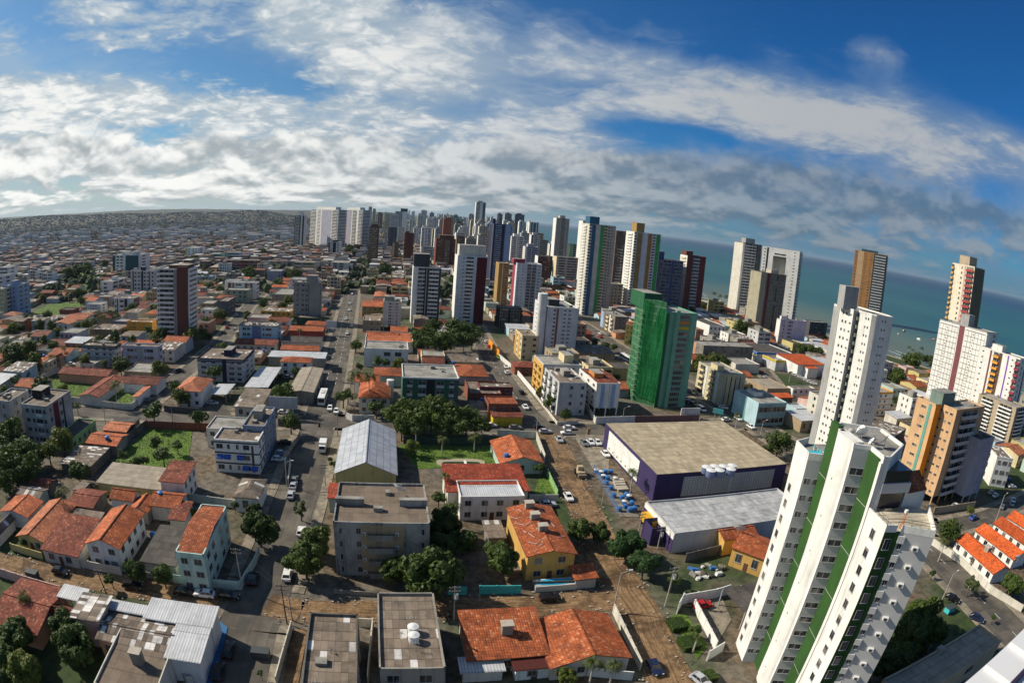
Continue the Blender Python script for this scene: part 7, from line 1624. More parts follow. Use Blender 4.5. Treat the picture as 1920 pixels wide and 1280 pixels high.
# hills along the inland horizon
def hill_build(t, c):
    pos = t.new('ShaderNodeNewGeometry').outputs['Position']
    n = t.noise(pos, .012, 6., .7); n2 = t.noise(pos, .05, 4., .7)
    a = t.mix(t.ss(n, .35, .65), (.028, .036, .022, 1), (.075, .068, .050, 1))
    return t.mix(t.ss(n2, .66, .74, 0, .8), a, (.35, .30, .25, 1))
HM = pri('hill_cover', (.03, .05, .02), .95, hill_build)
def hills(seed, r0, r1, a0, a1, hmax, prof):
    rnd = random.Random(seed); b = MB(); na, nr = 260, 9; G = []
    for j in range(nr + 1):
        row = []
        for i in range(na + 1):
            az = a0 + (a1 - a0) * i / na; f = j / nr; r = r0 + (r1 - r0) * f
            h = hmax * prof(az) * math.sin(math.pi * min(1, f * 1.25) ** .9 if f < .8 else math.pi * .97) if f < .8 else 0
            h = hmax * prof(az) * max(0, math.sin(math.pi * f)) ** .8
            h += (math.sin(az * 3.1 + j) * 2 + math.sin(az * 11.7 + j * 2) * 1.2 + rnd.uniform(-1.2, 1.2)) * (1 if 0 < j < nr else 0)
            row.append((r * math.sin(R(az)), r * math.cos(R(az)), max(-.3, h)))
        G.append(row)
    for j in range(nr):
        for i in range(na): b.face([G[j][i], G[j][i + 1], G[j + 1][i + 1], G[j + 1][i]], HM)
    return b
struct('hills', hills(3, 3300, 5600, -62, -20, 62, lambda a: (.80 + .12 * math.sin(a * .22) + .06 * math.sin(a * .9)) * min(1, max(0, (-20.5 - a) / 5))))
struct('far_hills', hills(5, 8000, 12000, -62, -12, 88, lambda a: .8 + .1 * math.sin(a * .31)))

# ------------------------------------------------------------------ trees
def leaf_mat(name, c0, c1):
    mt = bpy.data.materials.new(name); mt.use_nodes = True; t = NT(mt.node_tree)
    pos = t.new('ShaderNodeNewGeometry').outputs['Position']; ob = t.new('ShaderNodeObjectInfo').outputs['Random']
    n = t.noise(pos, .9, 4., .7); wn = t.new('ShaderNodeTexWhiteNoise', {'Vector': t.vm('FLOOR', t.vm('SCALE', pos, 2.2))}).outputs[0]
    f = t.m('ADD', t.m('MULTIPLY', t.ss(n, .3, .7), .6), t.m('MULTIPLY', wn, .4))
    f = t.m('ADD', f, t.m('MULTIPLY', t.m('SUBTRACT', ob, .5), .35), clamp=True)
    col = t.mix(f, c4(c0), c4(c1))
    d = t.new('ShaderNodeBsdfPrincipled', {'Base Color': col, 'Roughness': .6}); d.inputs['Specular IOR Level'].default_value = .25
    tl = t.new('ShaderNodeBsdfTranslucent', {'Color': t.mix(1., col, (1.2, 1.3, .5, 1), 'MULTIPLY')})
    mx = t.new('ShaderNodeMixShader', {0: .22, 1: d.outputs[0], 2: tl.outputs[0]})
    t.l.new(mx.outputs[0], t.new('ShaderNodeOutputMaterial').inputs[0]); return mt
LEAF = dict(street=leaf_mat('leaf_street', (.028, .055, .010), (.12, .155, .030)), broadleaf=leaf_mat('leaf_mango', (.018, .040, .008), (.088, .130, .022)), yellowgreen=leaf_mat('leaf_light', (.05, .085, .012), (.15, .17, .025)), bush=leaf_mat('leaf_bush', (.025, .055, .010), (.085, .12, .025)), sparse=leaf_mat('leaf_sparse', (.05, .085, .02), (.11, .14, .04)), neem=leaf_mat('leaf_neem', (.015, .045, .012), (.05, .10, .025)), palm=leaf_mat('leaf_palm', (.035, .06, .012), (.12, .14, .035)))
BARK = pri('bark', (.12, .09, .065), .95); BARKW = pri('pale_bark', (.36, .33, .28), .95)
def crown_mesh(kind, seed, hf, nleaf):
    """unit crown: radius 1 about the origin; leaf sized faces spread over the surfaces of many clumps"""
    rnd = random.Random(seed); b = MB(); m = LEAF[kind]; cl = []
    flat = {'neem': .62, 'bush': .62}.get(kind, .78); nc = {'bush': 9, 'sparse': 16, 'neem': 30}.get(kind, 38)
    if hf > 1.1: flat = .5
    sx, sy = rnd.uniform(.85, 1.15), rnd.uniform(.85, 1.15)
    for i in range(nc):
        while True:
            p = Vector((rnd.uniform(-1, 1), rnd.uniform(-1, 1), rnd.uniform(-.55, 1)))
            if p.length < 1: break
        p = p.normalized() * (.34 + .52 * rnd.random()); p.z *= flat; p.x *= sx; p.y *= sy
        cl.append((p, rnd.uniform(.15, .40) if kind != 'sparse' else rnd.uniform(.14, .26)))
    if kind not in ('sparse',): cl.append((Vector((0, 0, -.05)), .45))
    w = [r * r for _, r in cl]; tot = sum(w); sz = {'sparse': .062, 'neem': .085, 'bush': .10}.get(kind, .070)
    for (c, r), ww in zip(cl, w):
        for k in range(int(nleaf * ww / tot)):
            d = Vector((rnd.gauss(0, 1), rnd.gauss(0, 1), rnd.gauss(.25, 1))).normalized(); p = c + d * r * (1 - .28 * rnd.random() ** 2)
            n = (d + Vector((rnd.uniform(-1, 1), rnd.uniform(-1, 1), rnd.uniform(-.4, 1))) * .75).normalized()
            t1 = n.orthogonal().normalized(); t2 = n.cross(t1); a = rnd.uniform(0, 6.28); u = (t1 * math.cos(a) + t2 * math.sin(a)) * sz * rnd.uniform(.6, 1.6); v = n.cross(u) * .62
            if kind == 'neem': u = u * 1.5; v = v * .6
            b.face([p - u, p - v, p + u, p + v], m)
    return b.mesh('crown')
def trunk_mesh(seed, hc):
    """unit trunk: from z=-hc to the crown centre at 0 (in crown radii)"""
    rnd = random.Random(seed); b = MB(); top = Vector((0, 0, -.35)); b.tube((0, 0, -hc), top, .10, BARK, 8, .07)
    for k in range(7):
        a = k * 2.4 + rnd.uniform(-.4, .4); e = Vector((math.cos(a) * rnd.uniform(.4, .7), math.sin(a) * rnd.uniform(.4, .7), rnd.uniform(.05, .5)))
        mid = top.lerp(e, .5) + Vector((0, 0, -.06)); b.tube(top, mid, .055, BARK, 6, .04); b.tube(mid, e, .04, BARK, 5, .012)
    return b.mesh('trunk', True)
_cr = {}
def tree(sp, x, y, r, hc, label, group=None, i=0):
    near = math.hypot(x, y) < 150; var = i % 6; hf = 1.3 if (hc > 1.15 * r + 1 and sp in ('broadleaf', 'street')) else .8
    q = max(.6, round(hc / r * 2) / 2)
    kc, kt = (sp, var, hf > 1.1, near), (var, q)
    if kc not in _cr: _cr[kc] = crown_mesh(sp, var * 17 + len(sp), hf, {'bush': 2200, 'sparse': 1500}.get(sp, 6500) if near else {'bush': 700, 'sparse': 700}.get(sp, 2200))
    if kt not in _cr: _cr[kt] = trunk_mesh(var, q)
    nm = 'bush' if sp == 'bush' else 'tree'
    e = link(nm, None); e.location = (x, y, 0); e.rotation_euler = (0, 0, i * 1.7); tag(e, label, nm, group)
    c = link('crown', _cr[kc], e); c.location = (0, 0, hc); c.scale = (r * (1.08 - .04 * (i % 5)), r * (.9 + .05 * (i % 4)), r * (1 if sp != 'bush' else .9) * (.92 + .06 * (i % 4)))
    k = link('trunk', _cr[kt], e); k.location = (0, 0, hc); k.scale = (min(r, 3.5) * .8,) * 2 + (hc / q,)
    return e
def palm_mesh(seed, n=18):
    rnd = random.Random(seed); b = MB(); m = LEAF['palm']
    for i in range(n):
        a = i * 2.399 + rnd.uniform(-.15, .15); e0 = rnd.uniform(.1, 1.15); L = rnd.uniform(.85, 1.1); p = Vector((0, 0, 0)); el = e0; prev = None; S = 9
        dirh = Vector((math.cos(a), math.sin(a), 0)); sd = Vector((-math.sin(a), math.cos(a), 0)); P = [p.copy()]
        for s_ in range(S):
            p = p + (dirh * math.cos(el) + Vector((0, 0, math.sin(el)))) * (L / S); el -= .26 + .05 * s_ * .5; P.append(p.copy())
        for s_ in range(S):
            u0, u1 = s_ / S, (s_ + 1) / S; wd = .26 * math.sin(math.pi * min(1, (u0 + .12) * .86)) + .02
            for side in (-1, 1):
                for q in range(3):
                    f0 = P[s_].lerp(P[s_ + 1], q / 3); f1 = P[s_].lerp(P[s_ + 1], (q + .62) / 3); tip = f0.lerp(f1, .5) + sd * side * wd * rnd.uniform(.8, 1.1) + dirh * .07 + Vector((0, 0, -.10 - .5 * wd * rnd.random()))
                    b.face([f0, f1, tip], m)
    return b.mesh('crown')
_pm = [palm_mesh(k) for k in range(3)]
def palm_trunk(seed, h):
    rnd = random.Random(seed); b = MB(); px_, py_ = 0., 0.; lx, ly = rnd.uniform(-.04, .04), rnd.uniform(-.04, .04); n = 8
    for k in range(n):
        z0, z1 = h * k / n, h * (k + 1) / n; b.tube((lx * z0 * k / n, ly * z0 * k / n, z0), (lx * z1 * (k + 1) / n, ly * z1 * (k + 1) / n, z1), .20 - .08 * k / n, BARKW, 7, .20 - .08 * (k + 1) / n)
    return b.mesh('trunk', True), (lx * h, ly * h, h)
for i, (x, y, r, h, lb, gp) in enumerate(PALMS):
    e = link('palm_tree', None); e.location = (x, y, 0); tag(e, lb, 'palm', gp); me, tp = palm_trunk(i, h); link('trunk', me, e)
    c = link('crown', _pm[i % 3], e); c.location = tp; c.scale = (r * 1.1,) * 3; c.rotation_euler = (0, 0, i * 1.1)
for i, (sp, x, y, r, hc, lb, gp) in enumerate(TREES): tree(sp, x, y, r, hc, lb, gp, i)

# ------------------------------------------------------------------ cars
CARC = dict(white=(.72, .72, .70), silver=(.42, .43, .45), grey=(.16, .165, .17), black=(.012, .012, .014), navy=(.015, .022, .06), red=(.42, .02, .015), lime=(.35, .55, .03), blue=(.03, .10, .38))
def paint(c): return plain('paint_' + c, CARC[c], .25, .5)
RUB = plain('rubber', (.015, .015, .015), .85); RIM = plain('rim', (.35, .35, .36), .35, .5, .8); CG = plain('car_glass', (.012, .014, .017), .08, .6); LAMP = plain('headlamp', (.6, .6, .58), .15); TAIL = plain('tail_lamp', (.35, .01, .01), .3)
def loft(b, prof, hw, m, tuck=.0):
    """body from a side profile (x,z) closed loop, extruded across with tucked edges"""
    n = len(prof)
    for sgn in (-1, 1): b.face([(x, sgn * (hw - tuck), z) for x, z in (prof if sgn < 0 else prof[::-1])], m)
    for i in range(n):
        (x0, z0), (x1, z1) = prof[i], prof[(i + 1) % n]; b.face([(x0, hw - tuck, z0), (x0, -hw + tuck, z0), (x1, -hw + tuck, z1), (x1, hw - tuck, z1)][::-1], m)
BODY = {'car': [(-2.1, .35), (-2.12, .75), (-1.95, .92), (-.95, .98), (.95, .98), (1.95, .82), (2.12, .62), (2.1, .35)], 'van': [(-2.4, .4), (-2.45, 1.1), (-2.3, 1.15), (1.75, 1.15), (2.35, 1.0), (2.45, .5), (2.4, .4)], 'bus': [(-5.8, .45), (-5.9, 3.1), (-5.6, 3.25), (5.5, 3.25), (5.85, 3.0), (5.9, .45)], 'truck': [(-2.8, .55), (-2.8, .85), (2.8, .85), (2.85, .45), (2.0, .45)]}
_cm = {}
def car_parts(typ):
    if typ in _cm: return _cm[typ]
    hw = {'car': .88, 'van': .95, 'bus': 1.25, 'truck': 1.0}[typ]; P = []
    b = MB(); loft(b, BODY[typ], hw, paint('white')); P.append(('body', b.mesh('body'), 1))
    if typ == 'car':
        b = MB(); rf = [(-1.75, .95), (-1.25, 1.43), (.15, 1.45), (.98, .96)]
        for (a, c) in ((0, 1), (2, 3)):
            (x0, z0), (x1, z1) = rf[a], rf[c]; b.face([(x0, -.76, z0), (x0, .76, z0), (x1, .62, z1), (x1, -.62, z1)] if a == 0 else [(x0, -.62, z0), (x0, .62, z0), (x1, .76, z1), (x1, -.76, z1)], CG)
        for sgn in (-1, 1): b.face([(-1.75, sgn * .78, .95), (.98, sgn * .78, .95), (.15, sgn * .63, 1.44), (-1.25, sgn * .63, 1.42)], CG)
        P.append(('window', b.mesh('window'), 0))
        b = MB(); b.face([(-1.3, -.64, 1.44), (.2, -.64, 1.46), (.2, .64, 1.46), (-1.3, .64, 1.44)], paint('white'))
        for sgn in (-1, 1):
            b.tube((-1.3, sgn * .64, 1.43), (-1.8, sgn * .79, .95), .05, paint('white'), 4); b.tube((.2, sgn * .64, 1.45), (1.02, sgn * .79, .96), .05, paint('white'), 4); b.tube((-.45, sgn * .65, 1.44), (-.45, sgn * .80, .96), .05, paint('white'), 4)
        P.append(('roof', b.mesh('roof'), 1))
    elif typ == 'van':
        b = MB()
        for sgn in (-1, 1): b.face([(-2.35, sgn * .93, 1.15), (1.7, sgn * .93, 1.15), (1.0, sgn * .86, 1.85), (-2.3, sgn * .86, 1.85)], CG)
        b.face([(1.75, -.92, 1.15), (1.75, .92, 1.15), (1.0, .85, 1.86), (1.0, -.85, 1.86)], CG); b.face([(-2.36, -.9, 1.15), (-2.36, .9, 1.15), (-2.3, .85, 1.86), (-2.3, -.85, 1.86)], CG); P.append(('window', b.mesh('window'), 0))
        b = MB(); b.box(-2.35, 1.05, -.87, .87, 1.84, 1.93, paint('white')); P.append(('roof', b.mesh('roof'), 1))
    elif typ == 'bus':
        b = MB()
        for sgn in (-1, 1):
            for k in range(8): b.box(-5.2 + k * 1.33, -5.2 + k * 1.33 + 1.15, sgn * 1.25 - .02, sgn * 1.25 + .02, 1.6, 2.6, CG)
        b.box(5.86, 5.93, -1.1, 1.1, 1.4, 2.8, CG); P.append(('window', b.mesh('window'), 0))
        b = MB(); b.box(-3, 1, -.6, .6, 3.25, 3.45, plain('bus_vent', (.5, .5, .45))); P.append(('roof_vent', b.mesh('roof_vent'), 0))
    else:
        b = MB(); b.box(-2.8, .9, -1.05, 1.05, .86, 2.7, paint('white')); P.append(('cargo_box', b.mesh('cargo_box'), 1))
        b = MB(); loft(b, [(1.1, .8), (1.1, 2.1), (2.2, 2.15), (2.75, 1.4), (2.85, .8)], .98, paint('white')); P.append(('cab', b.mesh('cab'), 1))
        b = MB(); b.face([(2.27, -.85, 2.08), (2.27, .85, 2.08), (2.79, .88, 1.4), (2.79, -.88, 1.4)], CG)
        for sgn in (-1, 1): b.face([(1.3, sgn * 1.0, 1.4), (2.5, sgn * 1.0, 1.4), (2.15, sgn * 1.0, 2.0), (1.3, sgn * 1.0, 2.0)], CG)
        P.append(('window', b.mesh('window'), 0))
    xb, r = {'car': ((-1.3, 1.32), .31), 'van': ((-1.55, 1.55), .34), 'bus': ((-3.6, 3.9), .48), 'truck': ((-1.7, 1.9), .42)}[typ]
    for xx in xb:
        for sgn in (-1, 1):
            b = MB(); b.tube((xx, sgn * (hw - .2), r), (xx, sgn * (hw + .02), r), r, RUB, 14); q = MB(); q.tube((xx, sgn * (hw + .0), r), (xx, sgn * (hw + .03), r), r * .6, RIM, 10); P.append(('wheel', b.mesh('wheel'), 0, ('rim', q.mesh('rim'))))
    xe = max(p[0] for p in BODY[typ])
    for sgn in (-1, 1):
        b = MB(); b.box(xe - .1, xe + .03, sgn * hw * .72 - .16, sgn * hw * .72 + .16, .58, .74, LAMP); P.append(('headlight', b.mesh('headlight'), 0))
        b = MB(); b.box(-xe - .03, -xe + .1, sgn * hw * .78 - .13, sgn * hw * .78 + .13, .62, .82, TAIL); P.append(('tail_light', b.mesh('tail_light'), 0))
    _cm[typ] = P; return P
for typ, x, y, az, col, lb, gp in CARS:
    e = link({'car': 'car', 'van': 'minibus', 'bus': 'bus', 'truck': 'delivery_truck'}[typ], None); e.location = (x, y, .03 if typ == 'x' else .10); e.rotation_euler = (0, 0, R(az)); tag(e, lb, {'car': 'car', 'van': 'van', 'bus': 'bus', 'truck': 'truck'}[typ], gp)
    for nm, me, painted, *sub in car_parts(typ):
        o = link(nm, me, e)
        for sn, sm in sub: link(sn, sm, o)
        if painted:
            o.material_slots[0].link = 'OBJECT'; o.material_slots[0].material = paint(col)

# ------------------------------------------------------------------ poles, walls and small things
CONCP = pri('pole_concrete', (.36, .34, .31), .9); WOODP = pri('pole_wood', (.13, .10, .075), .95)
for i, (k, x, y, h, lb) in enumerate(POLES):
    m_ = WOODP if 'wooden' in lb else CONCP
    b = MB(); b.tube((0, 0, 0), (0, 0, h), .15, m_, 8, .09); o = b.obj({'l': 'street_lamp', 's': 'post'}.get(k, 'utility_pole')); o.location = (x, y, 0); o.rotation_euler = (R(3.5) if 'leaning' in lb else 0, R(-4) if 'leaning' in lb else 0, R(12.5)); tag(o, lb, 'lamp' if k == 'l' else 'pole')
    if k in 'pt':
        for z in (h - .3, h - 1.1):
            b = MB(); b.box(-1.0, 1.0, -.06, .06, z - .06, z + .06, WOODP, bot=True)
            ca_ = b.obj('crossarm', o)
            for q in (-.9, -.35, .35, .9):
                b = MB(); b.cyl(q, 0, .06, z + .06, z + .28, plain('insulator', (.3, .3, .3)), 6); b.obj('insulator', ca_)
    if k == 't':
        b = MB(); b.cyl(.35, -.2, .3, h - 2.6, h - 1.6, plain('transformer', (.4, .42, .42)), 12); b.obj('transformer', o)
    if k == 'l':
        b = MB(); b.tube((0, 0, h - .1), (1.7, 0, h + .5), .05, CONCP); b.obj('arm', o); b = MB(); b.box(1.5, 2.2, -.13, .13, h + .42, h + .56, plain('lamp_head', (.6, .6, .6)), bot=True); b.obj('lamp_head', o)
WIRE = plain('wire', (.02, .02, .02), .7)
def cable(a, c, sag=.8, n=10, r=.018):
    b = MB(); a, c = Vector(a), Vector(c); P = [a.lerp(c, i / n) - Vector((0, 0, 4 * sag * (i / n) * (1 - i / n))) for i in range(n + 1)]
    for i in range(n): b.tube(P[i], P[i + 1], r, WIRE, 4)
    return b.obj('power_cable')
for i, j in CABLES:
    (_, x0, y0, h0, l0), (_, x1, y1, h1, l1) = POLES[i], POLES[j]
    for o in (-.8, .8):
        tag(cable((x0 + o * .976, y0 + o * .216, h0 - .1), (x1 + o * .976, y1 + o * .216, h1 - .1), .02 * math.hypot(x1 - x0, y1 - y0)), 'thin black cable strung from the ' + l0, 'cable', 'cables of the ' + l0)
for pts, h, col, lb in WALLS:
    b = MB(); wm = wall_mat(col)
    for i in range(len(pts) - 1):
        p, q = Vector((*pts[i], 0)), Vector((*pts[i + 1], 0)); d = q - p; T = Matrix.Translation(p) @ Matrix.Rotation(math.atan2(d.y, d.x), 4, 'Z')
        b.box(0, d.length + .1, -.1, .1, 0, h - .002 * i, wm, T=T)
        for k in range(int(d.length / 3.2)): b.box(k * 3.2, k * 3.2 + .3, -.15, .15, 0, h + .1, wm, T=T)
    c0 = pts[0]; o = b.obj('hoarding' if 'hoarding' in lb else 'boundary_wall'); tag(o, lb, 'wall')
def dish(x, y, z, r, az, tilt, lb, gp=None, col=(.62, .62, .60)):
    m_ = plain('dish_%d' % int(col[0] * 100), col, .5); b = MB(); n = 18
    def P(i, f): a = 2 * math.pi * i / n; return (f * r * math.cos(a), f * r * math.sin(a), .32 * r * f * f)
    for i in range(n):
        for f0, f1 in ((.02, .55), (.55, 1.)): b.face([P(i, f0), P(i + 1, f0), P(i + 1, f1), P(i, f1)], m_)
    o = b.obj('satellite_dish'); o.location = (x, y, z + r * .9 + .3); o.rotation_euler = (R(tilt), 0, R(az)); tag(o, lb, 'dish', gp)
    b = MB(); b.tube((0, 0, 0), (0, 0, r * .75), .03, MATS['frame_light'], 5); b.cyl(0, 0, .09, r * .7, r * .85, MATS['frame_light'], 8); b.obj('feed_horn', o)
    b = MB(); T = o.rotation_euler.to_matrix().to_4x4().inverted(); e = T @ Vector((0, 0, -(r * .9 + .3))); b.tube((0, 0, 0), e, .05, MATS['frame_light'], 6); b.obj('mast', o)
for a in DISHES: dish(*a)
def tank(x, y, z, r, h, col, lid, lb, gp):
    b = MB(); m_ = plain('tank_' + col, PAL.get(col, (.5, .5, .5)) if col != 'tankblue' else (.05, .15, .36), .45); b.cyl(0, 0, r * .92, 0, h * .5, m_, 18, r); b.cyl(0, 0, r, h * .5, h, m_, 18, r); o = b.obj('water_tank'); o.location = (x, y, z); tag(o, lb, 'water tank', gp)
    b = MB(); l_ = plain('lid_' + lid, (.66, .66, .64) if lid == 'white' else (.03, .16, .45), .5); b.cyl(0, 0, r * 1.05, h, h + .1, l_, 18); b.cyl(0, 0, r * 1.0, h + .1, h + .32, l_, 18, r * .25); b.obj('lid', o)
for a in TANKS: tank(*a)
for x, y, r, lb in HEDGES:
    rnd = random.Random(int(x * 9)); b = MB(); s_ = r
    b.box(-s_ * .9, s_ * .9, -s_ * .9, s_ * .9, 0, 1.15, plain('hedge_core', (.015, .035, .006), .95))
    for k in range(1800):
        f = rnd.choice('tfrlb'); u, v = rnd.uniform(-s_, s_), rnd.uniform(-s_, s_); w_ = rnd.uniform(.0, 1.25)
        p = {'t': (u, v, 1.2), 'f': (u, -s_, w_), 'r': (s_, u, w_), 'l': (-s_, u, w_), 'b': (u, s_, w_)}[f]; p = Vector(p) + Vector((rnd.uniform(-.07, .07), rnd.uniform(-.07, .07), rnd.uniform(-.07, .07)))
        a = rnd.uniform(0, 6.28); e = Vector((math.cos(a), math.sin(a), rnd.uniform(-.6, .6))) * .12; g_ = Vector((-math.sin(a), math.cos(a), rnd.uniform(-.6, .6))) * .08; b.face([p - e, p - g_, p + e, p + g_], LEAF['bush'])
    o = b.obj('clipped_hedge'); o.location = (x, y, 0); o.rotation_euler = (0, 0, R(12.5)); tag(o, lb, 'hedge')
# ------------------------------------------------------------------ buildings from the tables
ROOTS = {}
for kind, cat, lb, x, y, rot, w, d, h, kw in BLD:
    ROOTS[lb] = building(kind, cat, lb, x, y, rot, w, d, h, **kw)
for kind, cat, lb, x, y, rot, w, d, h, kw in HOUSES: house(kind, cat, lb, x, y, rot, w, d, h, **kw)

e = [o for o in COL.objects if o.name.startswith('store_annex')][0]; b = MB(); b.box(-.08, 0, 0, 16.4, 0, 3.6, wall_mat('purple')); b.obj('purple_side', e); b = MB(); b.box(-.1, 0, 0, 16.4, 3.6, 4.9, wall_mat('white')); b.obj('white_band', e)
# white tower with green fins: its three stepped volumes, windows and roof terraces
def white_tower():
    lb = [k for k in ROOTS if 'dark green fins' in k][0]; root = ROOTS[lb]; ox, oy = root.location.x, root.location.y
    L = lambda p: (p[0] - ox, p[1] - oy)
    W, GR, GN = wall_mat('white'), plain('tower_grey', (.46, .46, .45), .85), pri('tower_green', (.030, .088, .018), .8, stain(.25, .15))  # grey of the angled faces and bay puts their deeper shade into the colour
    l0, l1, l2, f1, p2, c2, f2, r0, r1, q2, r3, r4, e1, e2, e3, e4 = [L(p) for p in ((44.6, 76.2), (44.2, 70.9), (46.7, 70.2), (46.4, 66.6), (45.8, 62.1), (48.4, 61.3), (48.1, 57.5), (47.3, 56.6), (47.1, 51.6), (48.9, 51.3), (49.6, 51.2), (54.1, 48.8), (58.6, 56.2), (56, 57.5), (57.5, 72), (54, 77.5))]
    def wing(name, poly, z1, mats, top, z0=0.):
        b = MB(); b.prism(poly, z0, z1, mats, top=top); return b.obj(name, root)
    pv = roof_mat('pave')
    wing('wing', [l0, l1, (l2[0] + .1, l2[1]), (l2[0] + 2, l2[1]), (e4[0] - 1, e4[1]), (l0[0] + 3, l0[1] + 1.5)], 39.2, [W, GR, GR, GR, W, W], roof_mat('conc'))
    wing('wing', [(r0[0], r0[1]), r1, (q2[0], r1[1] - .1), (q2[0] + .05, q2[1]), r3, r4, e1, (e1[0] - 2, e1[1] + 1.5)], 37.4, [W, GN, GN, GN, GR, GR, W, W], pv)
    b = MB()
    for (p, q) in ((r0, r1), (r1, q2), (r3, r4), (r4, e1)):
        d = Vector((q[0] - p[0], q[1] - p[1], 0)); T = Matrix.Translation((p[0], p[1], 0)) @ Matrix.Rotation(math.atan2(d.y, d.x), 4, 'Z'); b.box(0, d.length, -.02, .18, 37.3, 38.3, W, T=T)
    b.obj('terrace_parapet', root)
    b = MB()
    for (p, q) in ((r0, r1), (r1, q2), (q2, r3), (r3, r4)):
        for z in (38.75, 39.15): b.tube((p[0], p[1], z), (q[0], q[1], z), .03, MATS['frame_dark'], 5)
        n = max(1, int(math.hypot(q[0] - p[0], q[1] - p[1]) / 1.1))
        for k in range(n + 1): b.tube((p[0] + (q[0] - p[0]) * k / n, p[1] + (q[1] - p[1]) * k / n, 38.3), (p[0] + (q[0] - p[0]) * k / n, p[1] + (q[1] - p[1]) * k / n, 39.15), .025, MATS['frame_dark'], 4)
    b.obj('terrace_railing', root)
    b = MB(); cx, cy = L((50.2, 52.0)); b.cyl(cx, cy, .45, 37.4, 39.6, wall_mat('salmon'), 4, .25); b.cyl(cx, cy, .28, 39.6, 40.0, W, 8); b.obj('chimney', root)
    b = MB()
    for (p, q) in ((l0, l1), (l1, l2), ((l0[0] + 3, l0[1] + 1.5), l0)):
        d = Vector((q[0] - p[0], q[1] - p[1], 0)); T = Matrix.Translation((p[0], p[1], 0)) @ Matrix.Rotation(math.atan2(d.y, d.x), 4, 'Z'); b.box(0, d.length, 0, .2, 39.2, 40.3, W, T=T)
    b.obj('terrace_parapet', root)
    b = MB(); d = Vector((l2[0] - l1[0], l2[1] - l1[1], 0)); T = Matrix.Translation((l1[0], l1[1], 0)) @ Matrix.Rotation(math.atan2(d.y, d.x), 4, 'Z'); b.box(.15, d.length, .22, 2.4, 39.25, 39.9, plain('pool_water', (.03, .42, .52), .1), T=T); b.box(.1, d.length, .2, .3, 39.3, 40.15, plain('pool_tile', (.04, .45, .55), .3), T=T); b.obj('terrace_pool', root)
    for k in range(7):
        b = MB(); b.box(0, .5, 0, .5, .2, .42, wall_mat('white')); o = b.obj('terrace_chair'); o.location = (47.2 + (k % 3) * 1.1, 72.3 + (k // 3) * 1.1, 39.22); o.rotation_euler = (0, 0, k); tag(o, 'white and teal chair on the pool terrace of the green finned tower', 'chair', 'chairs on the pool terrace')
        b = MB(); b.box(0, .08, 0, .5, .42, .95, plain('chair_teal', (.12, .35, .35))); b.obj('backrest', o)
        for lx in (.03, .43):
            for ly in (.03, .43): b = MB(); b.box(lx, lx + .05, ly, ly + .05, 0, .2, wall_mat('white')); b.obj('foot', o)
    # green fins, rounded pier
    for (p, q, z1, cut) in ((l2, f1, 45.6, 1.0), (c2, f2, 44.4, .7)):
        d = Vector((q[0] - p[0], q[1] - p[1], 0)); T = Matrix.Translation((p[0], p[1], 0)) @ Matrix.Rotation(math.atan2(d.y, d.x), 4, 'Z'); b = MB(); b.box(-.05, d.length - cut, -.25, .6, 0, z1, GN, T=T); b.box(d.length - cut, d.length, -.2, .6, 0, z1 - .3, W, T=T)
        for k in range(1, 6): b.box(-.05, d.length - cut, -.262, -.25, k * 7.5, k * 7.5 + .06, GR, T=T)
        b.obj('green_fin', root)
    b = MB(); n = 14; cx, cy = (f1[0] + p2[0]) / 2 + .75, (f1[1] + p2[1]) / 2 + .4; pts_ = []
    for k in range(n + 1):
        a = math.pi * (.5 + k / n); pts_.append((cx + 1.55 * math.cos(a), cy + 2.65 * math.sin(a)))
    pts_ += [(cx + .6, cy - 2.65), (cx + .6, cy + 2.65)]
    b.prism(pts_, 0, 45.3, W); b.obj('rounded_pier', root)
    for k in range(7):
        b = MB(); b.box(cx - 1.56, cx - 1.50, cy - .1, cy + .1, 4 + k * 5.8, 4.25 + k * 5.8, MATS['frame_dark']); b.obj('vent', root)
    GL = pri('tinted_glass', (.022, .024, .03), .15, None, .5)
    fc = Facade(root, 1, MB())
    fc.run(l0, l1, 1.4, 1.4 + 2.75 * 12, 12, 'w.20-.38:.28-.74')
    fc.run(l1, l2, 1.4, 1.4 + 2.75 * 13, 13, 'w.10-.26:.34-.70 w.32-.48:.34-.70 w.66-.95:.34-.70')
    fc.run(p2, c2, 1.4, 1.4 + 2.75 * 15, 15, 'w.10-.90:.30-.68')
    fc.run(r0, r1, 1.4, 1.4 + 2.75 * 13, 13, 'w.42-.62:.26-.76')
    fc.run(r1, q2, 1.4, 1.4 + 2.75 * 13, 13, 'w.25-.85:.15-.72')
    fc.run(r3, r4, 1.4, 1.4 + 2.75 * 13, 13, 'w.04-.16:.2-.7 a.48-.65')
    fc.done()
    b = MB(); d = Vector((c2[0] - p2[0], c2[1] - p2[1], 0)); T = Matrix.Translation((p2[0], p2[1], 0)) @ Matrix.Rotation(math.atan2(d.y, d.x), 4, 'Z'); b.box(.02, d.length, -.03, .3, 0, 44.3, GR, T=T)
    o = b.obj('grey_bay', root)
    b = MB()
    for k in range(13):
        b = MB(); z = 1.4 + 2.75 * k; T2 = Matrix.Translation((r3[0], r3[1], 0)) @ Matrix.Rotation(math.atan2(r4[1] - r3[1], r4[0] - r3[0]), 4, 'Z'); b.box(-.1, .9, -.35, 0, z + 1.5, z + 2.5, GR, T=T2, bot=True); b.obj('fin_step', root)
    # penthouse with dark glass and overhanging slab, red roof piece behind
    b = MB(); a, c = L((49.4, 57.7)), L((53.8, 62)); b.box(a[0], c[0], a[1], c[1], 37.4, 41.4, GL); b.obj('penthouse', root)
